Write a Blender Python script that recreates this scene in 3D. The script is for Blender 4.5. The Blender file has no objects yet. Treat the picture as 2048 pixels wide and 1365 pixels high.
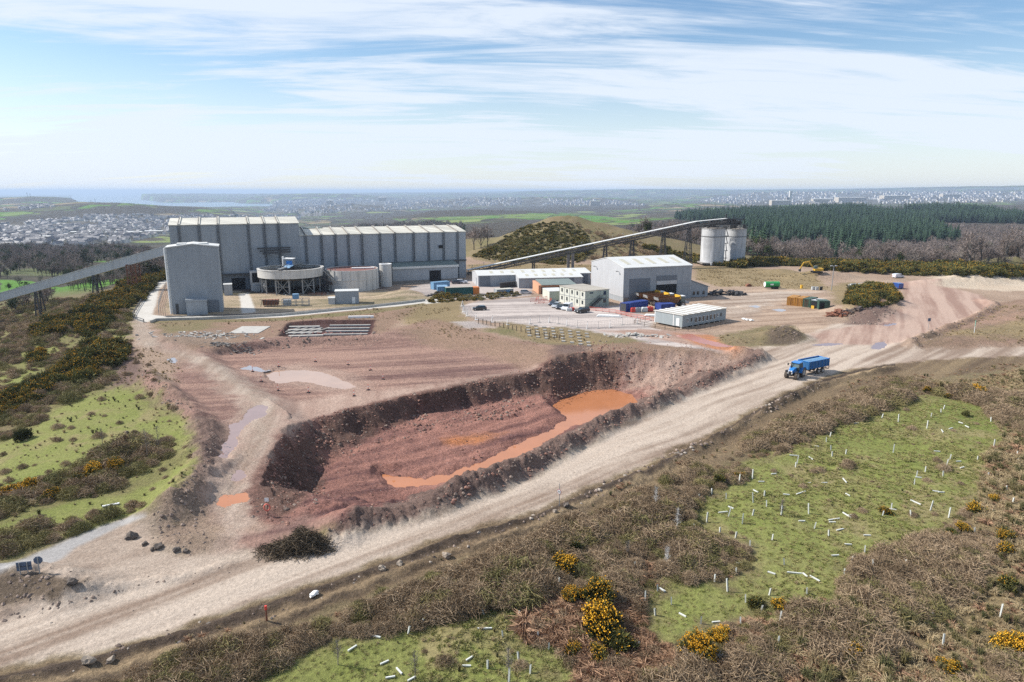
import bpy, math, random
import numpy as np
from math import radians as R, sin, cos, pi, tan, atan2, hypot, sqrt

# ------------------------------------------------------------------ camera, sky, sun, exposure
sc = bpy.context.scene
COL = sc.collection
CAM_H = 35.0
PITCH = R(12.41)
cam_d = bpy.data.cameras.new('camera')
cam_d.sensor_width = 36.0
cam_d.lens = 24.0
cam_d.clip_start = 0.5
cam_d.clip_end = 90000.0
cam = bpy.data.objects.new('camera', cam_d)
COL.objects.link(cam)
cam.location = (0, 0, CAM_H)
cam.rotation_euler = (pi / 2 - PITCH, 0, 0)
sc.camera = cam

SUN_EL = R(41.0)
SUN_AZ = R(8.0)                       # degrees the sun stands behind the picture's left side
sun_dir = (-cos(SUN_AZ) * cos(SUN_EL), sin(SUN_AZ) * cos(SUN_EL), sin(SUN_EL))
sd_ = bpy.data.lights.new('sun', 'SUN')
sd_.energy = 5.0
sd_.angle = R(0.5)
sd_.color = (1.0, 0.955, 0.89)
sun = bpy.data.objects.new('sun', sd_)
COL.objects.link(sun)
from mathutils import Vector, Matrix
sun.rotation_euler = Vector(sun_dir).to_track_quat('Z', 'Y').to_euler()
sun.location = (0, 0, 80)

w = bpy.data.worlds.new('World')
sc.world = w
w.use_nodes = True
nt = w.node_tree
for n in list(nt.nodes): nt.nodes.remove(n)
def N(t, **k):
    n = nt.nodes.new(t)
    for a, b in k.items(): setattr(n, a, b)
    return n
L = nt.links.new
out = N('ShaderNodeOutputWorld')
bg = N('ShaderNodeBackground'); bg.inputs['Strength'].default_value = 0.088
L(bg.outputs[0], out.inputs[0])
sky = N('ShaderNodeTexSky', sky_type='NISHITA', sun_disc=False)
sky.sun_elevation = SUN_EL
sky.sun_rotation = atan2(sun_dir[0], sun_dir[1])
sky.altitude = 200; sky.air_density = 1.0; sky.dust_density = 0.5; sky.ozone_density = 1.4
tc = N('ShaderNodeTexCoord')
sep = N('ShaderNodeSeparateXYZ'); L(tc.outputs['Generated'], sep.inputs[0])
def M(op, a, b=None, c=None, clamp=False):
    n = N('ShaderNodeMath', operation=op); n.use_clamp = clamp
    for i, v in enumerate((a, b, c)):
        if v is None: continue
        if isinstance(v, (int, float)): n.inputs[i].default_value = v
        else: L(v, n.inputs[i])
    return n.outputs[0]
zc = M('MAXIMUM', sep.outputs[2], 0.0)
zz = M('ADD', zc, 0.10)
px = M('DIVIDE', sep.outputs[0], zz); py = M('DIVIDE', sep.outputs[1], zz)
def vec(a, b, c):
    n = N('ShaderNodeCombineXYZ')
    for i, v in enumerate((a, b, c)):
        if isinstance(v, (int, float)): n.inputs[i].default_value = v
        else: L(v, n.inputs[i])
    return n.outputs[0]
def noise(v, scale, detail, rough, dist=0.0):
    n = N('ShaderNodeTexNoise'); n.inputs['Scale'].default_value = scale; n.inputs['Detail'].default_value = detail
    n.inputs['Roughness'].default_value = rough; n.inputs['Distortion'].default_value = dist
    L(v, n.inputs['Vector']); return n.outputs['Fac']
def ramp(f, lo, hi):
    n = N('ShaderNodeMapRange', interpolation_type='SMOOTHSTEP'); L(f, n.inputs[0])
    n.inputs[1].default_value = lo; n.inputs[2].default_value = hi; return n.outputs[0]
# thin high cloud, streaked across the view, and a few hard contrail streaks
rx = M('ADD', M('MULTIPLY', px, 0.97), M('MULTIPLY', py, 0.22))
ry = M('SUBTRACT', M('MULTIPLY', py, 0.97), M('MULTIPLY', px, 0.10))
v1 = vec(M('MULTIPLY', rx, 0.30), M('MULTIPLY', ry, 0.62), 3.1)
big = noise(v1, 0.95, 7, 0.60, 0.55)
v2 = vec(M('MULTIPLY', rx, 0.55), M('MULTIPLY', ry, 2.6), 7.7)
fine = noise(v2, 1.0, 9, 0.66, 0.9)
v3 = vec(M('MULTIPLY', rx, 0.25), M('MULTIPLY', ry, 0.32), 1.3)
huge = noise(v3, 0.8, 3, 0.5, 0.2)
s = M('ADD', M('MULTIPLY', big, 0.52), M('MULTIPLY', fine, 0.48))
s = M('ADD', s, M('MULTIPLY', M('SUBTRACT', huge, 0.5), 0.7))
cl = ramp(s, 0.42, 0.57)
low = M('SUBTRACT', 1.0, ramp(sep.outputs[2], 0.02, 0.20))
cl = M('MAXIMUM', cl, M('MULTIPLY', low, 0.66))
cl = M('MULTIPLY', cl, 0.90)
mx = N('ShaderNodeMix', data_type='RGBA')
hs = N('ShaderNodeHueSaturation'); hs.inputs['Saturation'].default_value = 1.15; hs.inputs['Value'].default_value = 1.3; L(sky.outputs[0], hs.inputs['Color'])
L(cl, mx.inputs[0]); L(hs.outputs[0], mx.inputs[6])
CLOUD_COL = (7.4, 8.1, 9.1, 1)
mx.inputs[7].default_value = CLOUD_COL
L(mx.outputs[2], bg.inputs[0])

sc.view_settings.view_transform = 'Standard'
sc.view_settings.look = 'None'
sc.view_settings.gamma = 1.0
sc.view_settings.exposure = 0.38
sc.render.engine = 'CYCLES'
sc.cycles.max_bounces = 5
sc.cycles.diffuse_bounces = 3
sc.cycles.glossy_bounces = 2
sc.cycles.volume_bounces = 0
sc.cycles.sample_clamp_indirect = 3.0
sc.cycles.use_adaptive_sampling = False
sc.cycles.transparent_max_bounces = 4
sc.cycles.use_denoising = False

# ------------------------------------------------------------------ geometry helpers
FPX = 1365.33
CP, SP = cos(PITCH), sin(PITCH)
def ray(u, v):
    x = (u - 1024) / FPX; y = -(v - 682.5) / FPX
    return x, CP + y * SP, -SP + y * CP
def G(u, v, z=0.0):
    """point of level z seen at that place of the 2048 px photograph"""
    x, y, d = ray(u, v); t = (z - CAM_H) / d
    return (x * t, y * t)
def GY(u, v, Y):
    x, y, d = ray(u, v); t = Y / y
    return (x * t, Y, CAM_H + d * t)
def project(X, Y, Z):
    dz = Z - CAM_H
    dep = Y * CP - dz * SP
    dep = np.maximum(dep, 0.1) if isinstance(dep, np.ndarray) else max(dep, 0.1)
    up = Y * SP + dz * CP
    return 1024 + FPX * X / dep, 682.5 - FPX * up / dep

_rt = np.random.RandomState(11).rand(256, 256).astype(np.float32)
def vnoise(x, y):
    xi = np.floor(x).astype(np.int64); yi = np.floor(y).astype(np.int64)
    fx = (x - xi); fy = (y - yi)
    fx = fx * fx * (3 - 2 * fx); fy = fy * fy * (3 - 2 * fy)
    a = _rt[xi & 255, yi & 255]; b = _rt[(xi + 1) & 255, yi & 255]
    c = _rt[xi & 255, (yi + 1) & 255]; d = _rt[(xi + 1) & 255, (yi + 1) & 255]
    return (a * (1 - fx) + b * fx) * (1 - fy) + (c * (1 - fx) + d * fx) * fy
def fbm(x, y, octv=4, gain=0.5):
    """about -1 .. 1"""
    s = 0; a = 1; t = 0
    for i in range(octv):
        s = s + a * (vnoise(x + 17.3 * i, y + 9.1 * i) - 0.5); t += a
        a *= gain; x = x * 2.03; y = y * 2.03
    return 2 * s / t
def sstep(a, b, x):
    t = np.clip((x - a) / (b - a), 0, 1); return t * t * (3 - 2 * t)
def sdist(poly, X, Y, closed=True, pad=60.0, far=-1e4):
    """signed distance to a polygon (inside > 0), or minus the distance to a polyline"""
    P = np.array(poly, dtype=np.float64)
    shp = X.shape; X = X.ravel(); Y = Y.ravel()
    res = np.full(X.shape, far, dtype=np.float64)
    m = (X > P[:, 0].min() - pad) & (X < P[:, 0].max() + pad) & (Y > P[:, 1].min() - pad) & (Y < P[:, 1].max() + pad)
    if not m.any(): return res.reshape(shp)
    x = X[m]; y = Y[m]
    d2 = np.full(x.shape, 1e18); ins = np.zeros(x.shape, bool)
    n = len(P)
    for i in range(n if closed else n - 1):
        ax, ay = P[i]; bx, by = P[(i + 1) % n]
        ex, ey = bx - ax, by - ay
        L2 = ex * ex + ey * ey + 1e-12
        t = np.clip(((x - ax) * ex + (y - ay) * ey) / L2, 0, 1)
        d2 = np.minimum(d2, (x - ax - t * ex) ** 2 + (y - ay - t * ey) ** 2)
        if closed:
            c = ((ay > y) != (by > y))
            with np.errstate(divide='ignore', invalid='ignore'):
                ins ^= c & (x < (bx - ax) * (y - ay) / (by - ay + 1e-30) + ax)
    d = np.sqrt(d2)
    res[m] = np.where(ins, d, -d) if closed else -d
    return res.reshape(shp)
def GP(pts, z=0.0):
    return [G(u, v, z) for u, v in pts]
# ------------------------------------------------------------------ height of the ground
PLATEAU = GP([(-900, 1330), (-300, 1190), (0, 1110), (150, 1065), (262, 1018), (330, 985), (372, 930), (384, 850), (372, 808), (290, 735), (262, 690),
              (225, 640), (238, 600), (330, 528), (420, 515), (1000, 505), (1500, 512), (2048, 540), (2700, 560), (2900, 1365), (1800, 3000), (-1500, 3000)])
TAB_U = [-500, 0, 150, 300, 450, 600, 750, 900, 1050, 1200, 1350, 1500, 1700, 1900, 2048, 2600]
TAB_R = [350, 500, 700, 1000, 1500, 2200, 3200, 4500, 6500, 9000, 13000, 20000, 32000, 60000]
TAB = {
 0:    [628, 574, 536, 510, 492, 468, 444, 428, 411, 398, 398, 395, 393, 390],
 150:  [604, 564, 532, 508, 490, 468, 445, 424, 409, 400, 399, 396, 393, 390],
 300:  [574, 550, 524, 504, 488, 468, 446, 426, 414, 408, 403, 388, 391, 390],
 450:  [560, 542, 518, 500, 485, 468, 450, 432, 420, 412, 409, 388, 390, 388],
 600:  [556, 538, 512, 494, 478, 464, 450, 440, 431, 417, 403, 389, 388, 386],
 750:  [556, 538, 510, 486, 462, 450, 443, 435, 425, 412, 402, 389, 386, 385],
 900:  [556, 538, 508, 480, 457, 443, 434, 428, 420, 410, 400, 388, 385, 384],
 1050: [556, 536, 506, 478, 456, 441, 431, 424, 416, 408, 398, 388, 383, 383],
 1200: [556, 534, 504, 474, 455, 442, 433, 424, 415, 406, 397, 387, 381, 382],
 1350: [556, 532, 504, 474, 452, 437, 427, 418, 411, 404, 396, 386, 380, 381],
 1500: [556, 538, 516, 478, 449, 430, 425, 416, 409, 402, 394, 385, 380, 381],
 1700: [560, 542, 520, 484, 452, 426, 421, 414, 406, 399, 392, 384, 379, 380],
 1900: [566, 546, 522, 492, 458, 430, 420, 411, 404, 397, 390, 382, 377, 379],
 2048: [570, 550, 526, 496, 462, 436, 422, 412, 405, 397, 389, 380, 375, 378]}
TAB[-500] = TAB[0]; TAB[2600] = TAB[2048]
_tabz = np.zeros((len(TAB_U), len(TAB_R)))
for i, uu in enumerate(TAB_U):
    for j, rr in enumerate(TAB_R):
        x, y, d = ray(uu, TAB[uu][j])
        _tabz[i, j] = CAM_H + d / hypot(x, y) * rr
_taba = np.array([atan2(ray(uu, 450)[0], ray(uu, 450)[1]) for uu in TAB_U])
_tabr = np.log(np.array(TAB_R))
# crests of the far hills: distance, depth front to back, crest seen at these pixels
CRESTS = [(4300, 650, [(-260, 409), (0, 415), (60, 412), (130, 406), (190, 403), (260, 405), (330, 410), (400, 416), (470, 424)]), (8000, 1100, [(-260, 393), (0, 396), (60, 393), (110, 394), (150, 399), (195, 407)]),
          (20000, 1500, [(255, 402), (285, 395), (320, 390), (360, 388), (420, 389), (450, 393), (485, 400)]), (14000, 1300, [(455, 404), (500, 395), (560, 389), (620, 387), (700, 388), (740, 391), (810, 397)]),
          (19000, 2500, [(740, 394), (850, 388), (920, 387), (1000, 388), (1060, 382), (1200, 380), (1300, 378), (1500, 380), (1700, 378), (1900, 374), (2048, 372), (2600, 371)]), (3400, 420, [(780, 438), (860, 424), (960, 420), (1060, 424), (1240, 437)]),
          (9000, 900, [(820, 408), (900, 398), (1000, 396), (1100, 394), (1220, 396), (1330, 404)]), (6500, 700, [(540, 430), (640, 412), (700, 408), (780, 414), (840, 424)]), (5200, 500, [(1250, 420), (1330, 409), (1420, 407), (1500, 412)]), (12000, 1200, [(1380, 394), (1500, 386), (1700, 384), (1850, 386), (2048, 380), (2600, 380)])]
CR = []
for r_, dp_, pts_ in CRESTS:
    aa = [atan2(ray(u, v)[0], ray(u, v)[1]) for u, v in pts_]; zz_ = [CAM_H + ray(u, v)[2] / hypot(*ray(u, v)[:2]) * r_ for u, v in pts_]; CR.append((r_, dp_, aa, zz_))
def far_h(X, Y):
    r = np.hypot(X, Y); a = np.arctan2(X, Y)
    fi = np.interp(a, _taba, np.arange(len(TAB_U))); fj = np.interp(np.log(np.maximum(r, 350)), _tabr, np.arange(len(TAB_R)))
    i = np.minimum(fi.astype(int), len(TAB_U) - 2); j = np.minimum(fj.astype(int), len(TAB_R) - 2)
    fi = fi - i; fj = fj - j
    fi = fi * fi * (3 - 2 * fi)
    z = (_tabz[i, j] * (1 - fi) + _tabz[i + 1, j] * fi) * (1 - fj) + (_tabz[i, j + 1] * (1 - fi) + _tabz[i + 1, j + 1] * fi) * fj
    amp = np.interp(r, [300, 700, 1500, 3000, 8000, 20000], [0.5, 4, 9, 13, 22, 34])
    z = z + amp * fbm(X / 420.0 + 5.1, Y / 520.0, 4)
    for r_, dp_, aa, zz_ in CR:
        zc_ = np.interp(a, aa, zz_); k = ((a > aa[0]) & (a < aa[-1])) * np.exp(-((r - r_ * (1 + .03 * fbm(a * 14, a * 3, 2))) / dp_) ** 2)
        z = z + np.maximum(zc_ - z + .25 * amp * fbm(X / 300, Y / 300, 2), 0) * k
    return np.maximum(z, -172.0)
PIT_RIM = [G(u, v, z) for u, v, z in [(512, 1018, -.2), (507, 984, -.6), (544, 926, -1.2), (570, 879, -1.6), (631, 838, -1.8), (719, 815, -1.8), (850, 787, -1.8), (938, 770, -1.8), (1014, 752, -1.7), (1085, 736, -1.4), (1112, 720, -1),
              (1150, 711, -.6), (1200, 706, -.4), (1300, 702, 0), (1400, 702, 0), (1480, 706, 0), (1520, 716, 0), (1450, 750, 0), (1330, 797, 0), (1230, 840, 0), (1100, 892, 0), (980, 937, 0), (860, 986, 0), (760, 1018, 0), (690, 1040, 0), (600, 1052, 0), (540, 1046, 0)]]
BANKFOOT = GP([(640, 985), (652, 938), (740, 882), (850, 826), (940, 812), (1000, 802), (1075, 790)], -5.1)
PIT_FLOOR = GP([(650, 1012), (637, 985), (650, 938), (740, 882), (850, 826), (940, 812), (1000, 802), (1075, 790)], -5.1) + GP([(1120, 800), (1190, 776), (1250, 780), (1280, 802), (1262, 820), (1150, 856), (1000, 915), (860, 968), (770, 992), (700, 1020)], -6.5)
POND_POLY = GP([(1104, 810), (1125, 798), (1150, 790), (1190, 782), (1225, 779), (1254, 786), (1272, 799), (1266, 812), (1235, 826), (1190, 838), (1148, 851), (1090, 886), (1020, 925),
                (950, 950), (900, 963), (840, 975), (795, 974), (766, 962), (765, 951), (800, 951), (850, 958), (900, 948), (960, 925), (1040, 888), (1100, 860), (1136, 838), (1118, 824)], -6.9)
TERR_OUT = GP([(395, 700), (470, 688), (560, 676), (700, 672), (765, 668), (800, 655), (850, 640), (905, 648), (960, 665), (1030, 682), (1110, 692), (1135, 712), (1120, 760), (1000, 800), (850, 840), (700, 880), (650, 912), (600, 950), (560, 930), (575, 870), (560, 825), (480, 780), (430, 745)])
TERR_IN = GP([(445, 712), (540, 698), (640, 692), (760, 690), (840, 700), (930, 712), (1000, 728), (1050, 742), (1000, 756), (850, 785), (700, 812), (645, 842), (622, 838), (600, 800), (540, 770)], -1.8)
BERM = GP([(672, 1052), (700, 1040), (760, 1024), (873, 990), (1000, 940), (1143, 872), (1260, 815), (1400, 759), (1490, 722), (1524, 706), (1515, 700), (1480, 694)], 1.3)
LBERM = GP([(290, 746), (322, 770), (360, 800), (396, 830)], 1.0)
LBANK = GP([(404, 850), (408, 890), (400, 930), (386, 965), (352, 1005)], 0.8)
S_EDGE = [(-300, 1415), (0, 1352), (200, 1308), (400, 1251), (600, 1184), (717, 1143), (873, 1085), (1069, 1030), (1186, 978), (1244, 955), (1400, 884), (1540, 803), (1640, 760), (1700, 741), (1790, 726)]
SR1 = GP([(u, v + 9) for u, v in S_EDGE], 0.3)
SR2 = GP([(u, v + 9 + (v - 640) * 0.045) for u, v in S_EDGE], 0.2)
RBERM = GP([(1826, 690), (1822, 682), (1850, 672), (1900, 652), (1950, 632), (1985, 616), (1988, 606), (1960, 598)], 0.8)
RBANK = GP([(1850, 696), (1842, 684), (1900, 662), (1960, 638), (2000, 614), (2100, 600), (2500, 600), (2500, 700), (2060, 692)])
NWBANK = GP([(-60, 1146), (0, 1150), (60, 1150), (110, 1156), (150, 1168)], 0.9)
SILLS = GP([(-200, 1262), (0, 1225), (120, 1200), (260, 1168), (400, 1144), (460, 1128)], 0.2)
# mounds: centre pixel (foot level), half sizes along x / y in metres, height, tilt
MOUNDS = [(1566, 676, 7.5, 6.5, 2.6, 0.3), (1490, 680, 9, 5, 0.9, 0.2), (1745, 632, 11, 8, 2.6, 0.5), (1700, 622, 9, 8, 2.0, 0.3), (1770, 608, 8, 9, 2.2, 0.0),
          (1640, 556, 18, 8, 3.0, 0), (1560, 545, 10, 6, 1.6, 0), (1930, 566, 16, 9, 3.2, 0), (2010, 560, 22, 10, 4.5, 0), (1860, 570, 12, 7, 2.0, 0), (2040, 532, 40, 12, 7.0, 0), (1760, 545, 26, 8, 2.2, 0),
          (1640, 640, 7, 4, 0.6, 0), (150, 664, 10, 10, 0.8, 0), (700, 1045, 4.5, 2.5, 1.5, 0.2), (330, 690, 10, 9, 1.4, 0), (806, 590, 9, 8, 1.7, 0), (1900, 690, 20, 5, .8, 0.2),
          (320, 1040, 3.5, 3, 1.0, 0), (370, 1085, 5, 2, 0.7, 0)]
MOUNDS = [G(m[0], m[1]) + m[2:] for m in MOUNDS]
HILL = [(G(1115, 509)[0] + 1, 388.0, 56, 92, 46, 21.5), (-34, 395.0, 24, 24, 20, 7), (118, 372.0, 60, 60, 22, 4.0)]
PUDDLES = [  # name, pixels, ground level
 ('tan_puddle', [(528, 748), (552, 742), (600, 741), (640, 744), (672, 755), (700, 768), (712, 774), (690, 778), (655, 774), (625, 766), (590, 762), (560, 768), (545, 760)], -1.85, 'tan'),
 ('lilac_puddle', [(456, 850), (478, 846), (490, 830), (496, 818), (520, 811), (538, 815), (524, 836), (505, 842), (486, 855), (474, 876), (478, 890), (462, 905), (450, 920), (438, 922), (446, 890), (460, 872)], 0.0, 'lilac'),
 ('orange_puddle', [(430, 998), (445, 990), (470, 990), (485, 984), (495, 988), (493, 1003), (470, 1006), (450, 1014), (436, 1010)], 0.0, 'orange'),
 ('red_puddle', [(455, 962), (470, 950), (478, 942), (490, 944), (486, 954), (474, 962)], 0.0, 'lilac'),
 ('small_puddle', [(334, 720), (345, 716), (358, 720), (350, 726), (338, 725)], 0.0, 'sky'),
 ('ditch_puddle', [(484, 738), (500, 732), (520, 736), (535, 742), (520, 745), (500, 740)], -1.5, 'sky'),
 ('pink_puddle', [(1625, 691), (1650, 687), (1690, 688), (1660, 692)], 0.0, 'lilac'),
 ('forked_puddle', [(1742, 698), (1750, 688), (1768, 684), (1774, 692), (1758, 699)], 0.0, 'lilac'),
 ('track_puddle', [(1754, 650), (1770, 645), (1795, 648), (1776, 652)], 0.0, 'lilac'),
 ('yard_puddle', [(1352, 672), (1380, 668), (1420, 682), (1470, 694), (1440, 694), (1400, 686)], 0.0, 'red'),
 ('slick_puddle', [(1545, 620), (1560, 618), (1574, 621), (1560, 624)], 0.0, 'sky'),
 ('slick_puddle', [(1500, 613), (1512, 611), (1522, 614), (1512, 616)], 0.0, 'sky'),
 ('gorse_pool', [(243, 606), (250, 602), (258, 606), (254, 613), (246, 612)], -1.2, 'sky'),
]
PUDDLES = [(n, GP(p, z), z, c) for n, p, z, c in PUDDLES]
def ridge(h, X, Y, line, ht, hw, rough=0.35, sc_=0.8):
    d = -sdist(line, X + .55 * fbm(X / 2.6, Y / 2.6, 3), Y + .55 * fbm(X / 2.6 + 7, Y / 2.6, 3), closed=False, pad=hw * 2.5 + 2)
    k = np.clip(1 - d / hw, 0, 1)
    k = k * k * (3 - 2 * k)
    n = np.clip(1 + rough * fbm(X * sc_, Y * sc_, 4, .65) + 0.7 * fbm(X * .16, Y * .16, 2), .1, 2)
    return h + ht * k * n
def base_h(X, Y):
    r = np.hypot(X, Y)
    d = -sdist(PLATEAU, X, Y, pad=320, far=-330)        # outside > 0
    h = 0.25 * fbm(X / 22, Y / 22, 3)
    left = X < 0
    dl = np.clip(d, 0, 400)
    drop = np.where(dl < 25, dl * dl / 50 * 0.17, (dl - 12.5) * 0.17)
    drop = drop + 5.5 * sstep(190, 250, r) * sstep(15, 60, dl)
    drop = np.where(left & (Y < 330), drop, 0)
    h = h - drop + np.where(d > 8, np.minimum((d - 8) / 20, 1), 0) * 1.1 * fbm(X / 30 + 3, Y / 34, 3) * np.where(X < 0, 1, 0.3)
    # the land beyond the site
    fz = far_h(X, Y)
    ang = np.arctan2(X, Y)
    r0 = np.interp(ang, [-0.62, -0.42, -0.30, 0.0, 0.35, 0.7], [215, 330, 345, 400, 345, 345])
    wf = sstep(0, 1, (r - r0) / 130.0)
    h = h * (1 - wf) + fz * wf
    for (cx, cy, axl, axr, ay, ht) in HILL:
        wx = 3 * fbm(X / 14, Y / 14, 3); dx = X - cx + wx
        q = np.sqrt((dx / np.where(dx < 0, axl, axr)) ** 2 + ((Y - cy) / ay) ** 2 + 0.03)
        h = h + ht * np.clip(1.17 - q, 0, 1) ** 1.25 * (1 + 0.06 * fbm(X / 9, Y / 9, 3))
    return h
def hgt(X, Y, water=True):
    X = np.asarray(X, dtype=np.float64); Y = np.asarray(Y, dtype=np.float64)
    h = base_h(X, Y)
    near = (np.hypot(X, Y) < 420)
    if not near.any(): return h
    xs = X[near]; ys = Y[near]; z = h[near]
    # lower terrace
    do = sdist(TERR_OUT, xs, ys, pad=10); di = -sdist(TERR_IN, xs, ys, pad=80)
    t = np.where(do > 0, np.clip(do / (do + np.maximum(di, 0) + 1e-6), 0, 1), 0)
    t = np.where(di < 0, 1, t)
    t = t * t * (3 - 2 * t)
    t = np.where(di < 0, 1, t)
    z = z - 1.8 * np.where(di < -1e3, 0, t)
    # pit
    wx = 1.1 * fbm(xs / 3.2, ys / 3.2, 4); wy = 1.1 * fbm(xs / 3.2 + 40, ys / 3.2, 4)
    do = sdist(PIT_RIM, xs + wx, ys + wy, pad=10); di = -sdist(PIT_FLOOR, xs + wx, ys + wy, pad=80)
    t = np.where(do > 0, np.clip(do / (do + np.maximum(di, 0) + 1e-6), 0, 1), 0)
    t = np.where((di < 0) & (do > -1e3), 1, t)
    e = G(560, 1046)
    zf = (-6.5 + 1.2 * sstep(13, 1, -sdist(BANKFOOT, xs, ys, closed=False, pad=18))) * sstep(4, 20, np.hypot(xs - e[0], ys - e[1]))
    pr = np.where(t < .85, 1.08 * (1 - (1 - t / .85) ** 1.25) * .926, 1.0)
    rough = 4 * t * (1 - t)
    z = z * (1 - pr) + zf * pr + rough * (0.55 * fbm(xs / 1.3, ys / 1.3, 4, .65) + .9 * fbm(xs / 4.2, ys / 4.2, 3))
    inpit = (t > 0.98)
    z = z + np.where(inpit, 0.28 * fbm(xs / 2.3, ys / 2.3, 3), 0)
    # rutted ridges of soil pushed up along the pit floor
    q = (xs * 0.78 + ys * 0.62); p = (-xs * 0.62 + ys * 0.78)
    z = z + np.where(inpit, 0.55 * np.abs(fbm(p / 1.6, q / 9.0, 3)), 0)
    # banks and mounds
    z = ridge(z, xs, ys, BERM, 1.5, 3.3, 0.5, 0.9)
    z = ridge(z, xs, ys, LBERM, 1.7, 3.4, 0.3)
    z = ridge(z, xs, ys, LBANK, 1.6, 5.5, 0.4)
    z = ridge(z, xs, ys, SR1, 0.5, 1.3, 0.8, .7)
    z = ridge(z, xs, ys, SR2, 0.4, 1.3, 0.8, .6)
    z = ridge(z, xs, ys, RBERM, 1.1, 2.6, 0.5)
    z = ridge(z, xs, ys, NWBANK, 1.2, 4.6, 0.35)
    z = ridge(z, xs, ys, SILLS, 0.22, 1.2, 1.0)
    b = sdist(RBANK, xs, ys, pad=20)
    z = z + 1.3 * sstep(-2, 7, b) * (1 + .6 * fbm(xs / 7, ys / 7, 3))
    for (cx, cy, ax, ay, ht, rot) in MOUNDS:
        dx = xs - cx; dy = ys - cy
        a = dx * cos(rot) + dy * sin(rot); bb = -dx * sin(rot) + dy * cos(rot)
        k = np.clip(1 - np.sqrt((a / ax) ** 2 + (bb / ay) ** 2) * 0.8, 0, 1)
        z = z + ht * k * k * (3 - 2 * k) * (1 + 0.18 * fbm(xs / 1.5, ys / 1.5, 3))
    # wheel ruts
    a_ = RD_; q = xs * cos(a_) + ys * sin(a_); p = -xs * sin(a_) + ys * cos(a_) + .8 * fbm(xs / 25, ys / 25, 2)
    z = z + 0.05 * fbm(p / .9, q / 30, 3) * (sdist(ROADP, xs, ys, pad=3) > 0)
    # foundation trench
    f = sdist(FOUND, xs, ys, pad=6)
    z = z - 0.9 * sstep(0, 1.2, f + .4 * fbm(xs, ys, 2))
    # clods on rough ground between the road and the scrub, and in front of the scrub
    s = sdist(SCRUBS_ALL, xs, ys, pad=12)
    z = z + sstep(0, 4, s) * (0.3 * fbm(xs / 4, ys / 4, 3) + (0.75 * np.maximum(0, fbm(xs / 6.5, ys / 6.5, 3) + .1)) * (sdist(F_G1, xs, ys, pad=9) < -1) * (sdist(F_G2, xs, ys, pad=9) < -1))
    if water:
        for nm, poly, wz, c in PUDDLES + [('orange_pond', POND_POLY, -6.9, 'orange')]:
            amp = 0.9 if nm == 'orange_pond' else 0.55
            s = sdist(poly, xs, ys, pad=8) + amp * fbm(xs / 1.6, ys / 1.6, 3)
            if (s > -6).any():
                z = np.where(s > 0, wz - 0.10 - 0.08 * np.minimum(s, 5),
                    np.where((s > -2) & (z > wz - .3), wz + 0.02 + np.clip(-s / 2, 0, 1) * np.maximum(z - wz, 0.05),
                             np.where((s > -4) & (z > wz - .3), np.maximum(z, wz + 0.05), z)))
    h[near] = z
    return h
FOUND = GP([(556, 672), (575, 645), (640, 640), (752, 640), (746, 668), (690, 672), (620, 674)])
RD_ = atan2(G(1540, 770)[1] - G(200, 1260)[1], G(1540, 770)[0] - G(200, 1260)[0])
ROADP = GP([(-300, 1300), (0, 1230), (540, 1112), (873, 1030), (1260, 842), (1480, 745), (1600, 700), (2300, 690), (2300, 708), (1700, 735), (1540, 798), (1244, 948), (873, 1076), (400, 1242), (0, 1342), (-300, 1410)])
F_G1 = GP([(610, 1295), (690, 1268), (900, 1236), (1060, 1228), (1150, 1292), (1120, 1400), (600, 1500), (480, 1380)])
F_G2 = GP([(1290, 1262), (1275, 1205), (1330, 1150), (1500, 1130), (1390, 1020), (1430, 970), (1560, 905), (1700, 845), (1850, 790), (1950, 800), (2010, 850), (2010, 930), (1940, 1010), (1800, 1100), (1700, 1130), (1720, 1180), (1560, 1220), (1350, 1300)])
SCRUBS_ALL = GP([(-200, 1500), (300, 1330), (700, 1195), (1000, 1095), (1300, 985), (1600, 870), (1800, 780), (2048, 740), (2600, 740), (2900, 1500), (1000, 2200)])
_gt = {}
def GT_batch(all_pts):
    pts = [p for p in dict.fromkeys(all_pts) if p not in _gt]
    if not pts: return
    rr = np.exp(np.linspace(np.log(28), np.log(2500), 420))
    UV = np.array(pts, dtype=np.float64)
    x, y, d = ray(UV[:, 0:1], UV[:, 1:2]); q = np.hypot(x, y)
    X = x / q * rr; Y = y / q * rr; Z = CAM_H + d / q * rr
    dd = Z - hgt(X, Y, False)
    neg = dd < 0
    k = np.where(neg.any(1), neg.argmax(1), len(rr) - 1); k = np.maximum(k, 1)
    for i, p in enumerate(pts):
        a = dd[i, k[i] - 1]; b = dd[i, k[i]]; f = min(max(a / (a - b + 1e-9), 0), 1)
        _gt[p] = (float(X[i, k[i] - 1] + (X[i, k[i]] - X[i, k[i] - 1]) * f), float(Y[i, k[i] - 1] + (Y[i, k[i]] - Y[i, k[i] - 1]) * f))
def GT(pts):
    """where the sight lines through these photo pixels meet the ground"""
    GT_batch([tuple(p) for p in pts])
    return [_gt[tuple(p)] for p in pts]
def h1(x, y):
    return float(hgt(np.array([float(x)]), np.array([float(y)]))[0])
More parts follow.
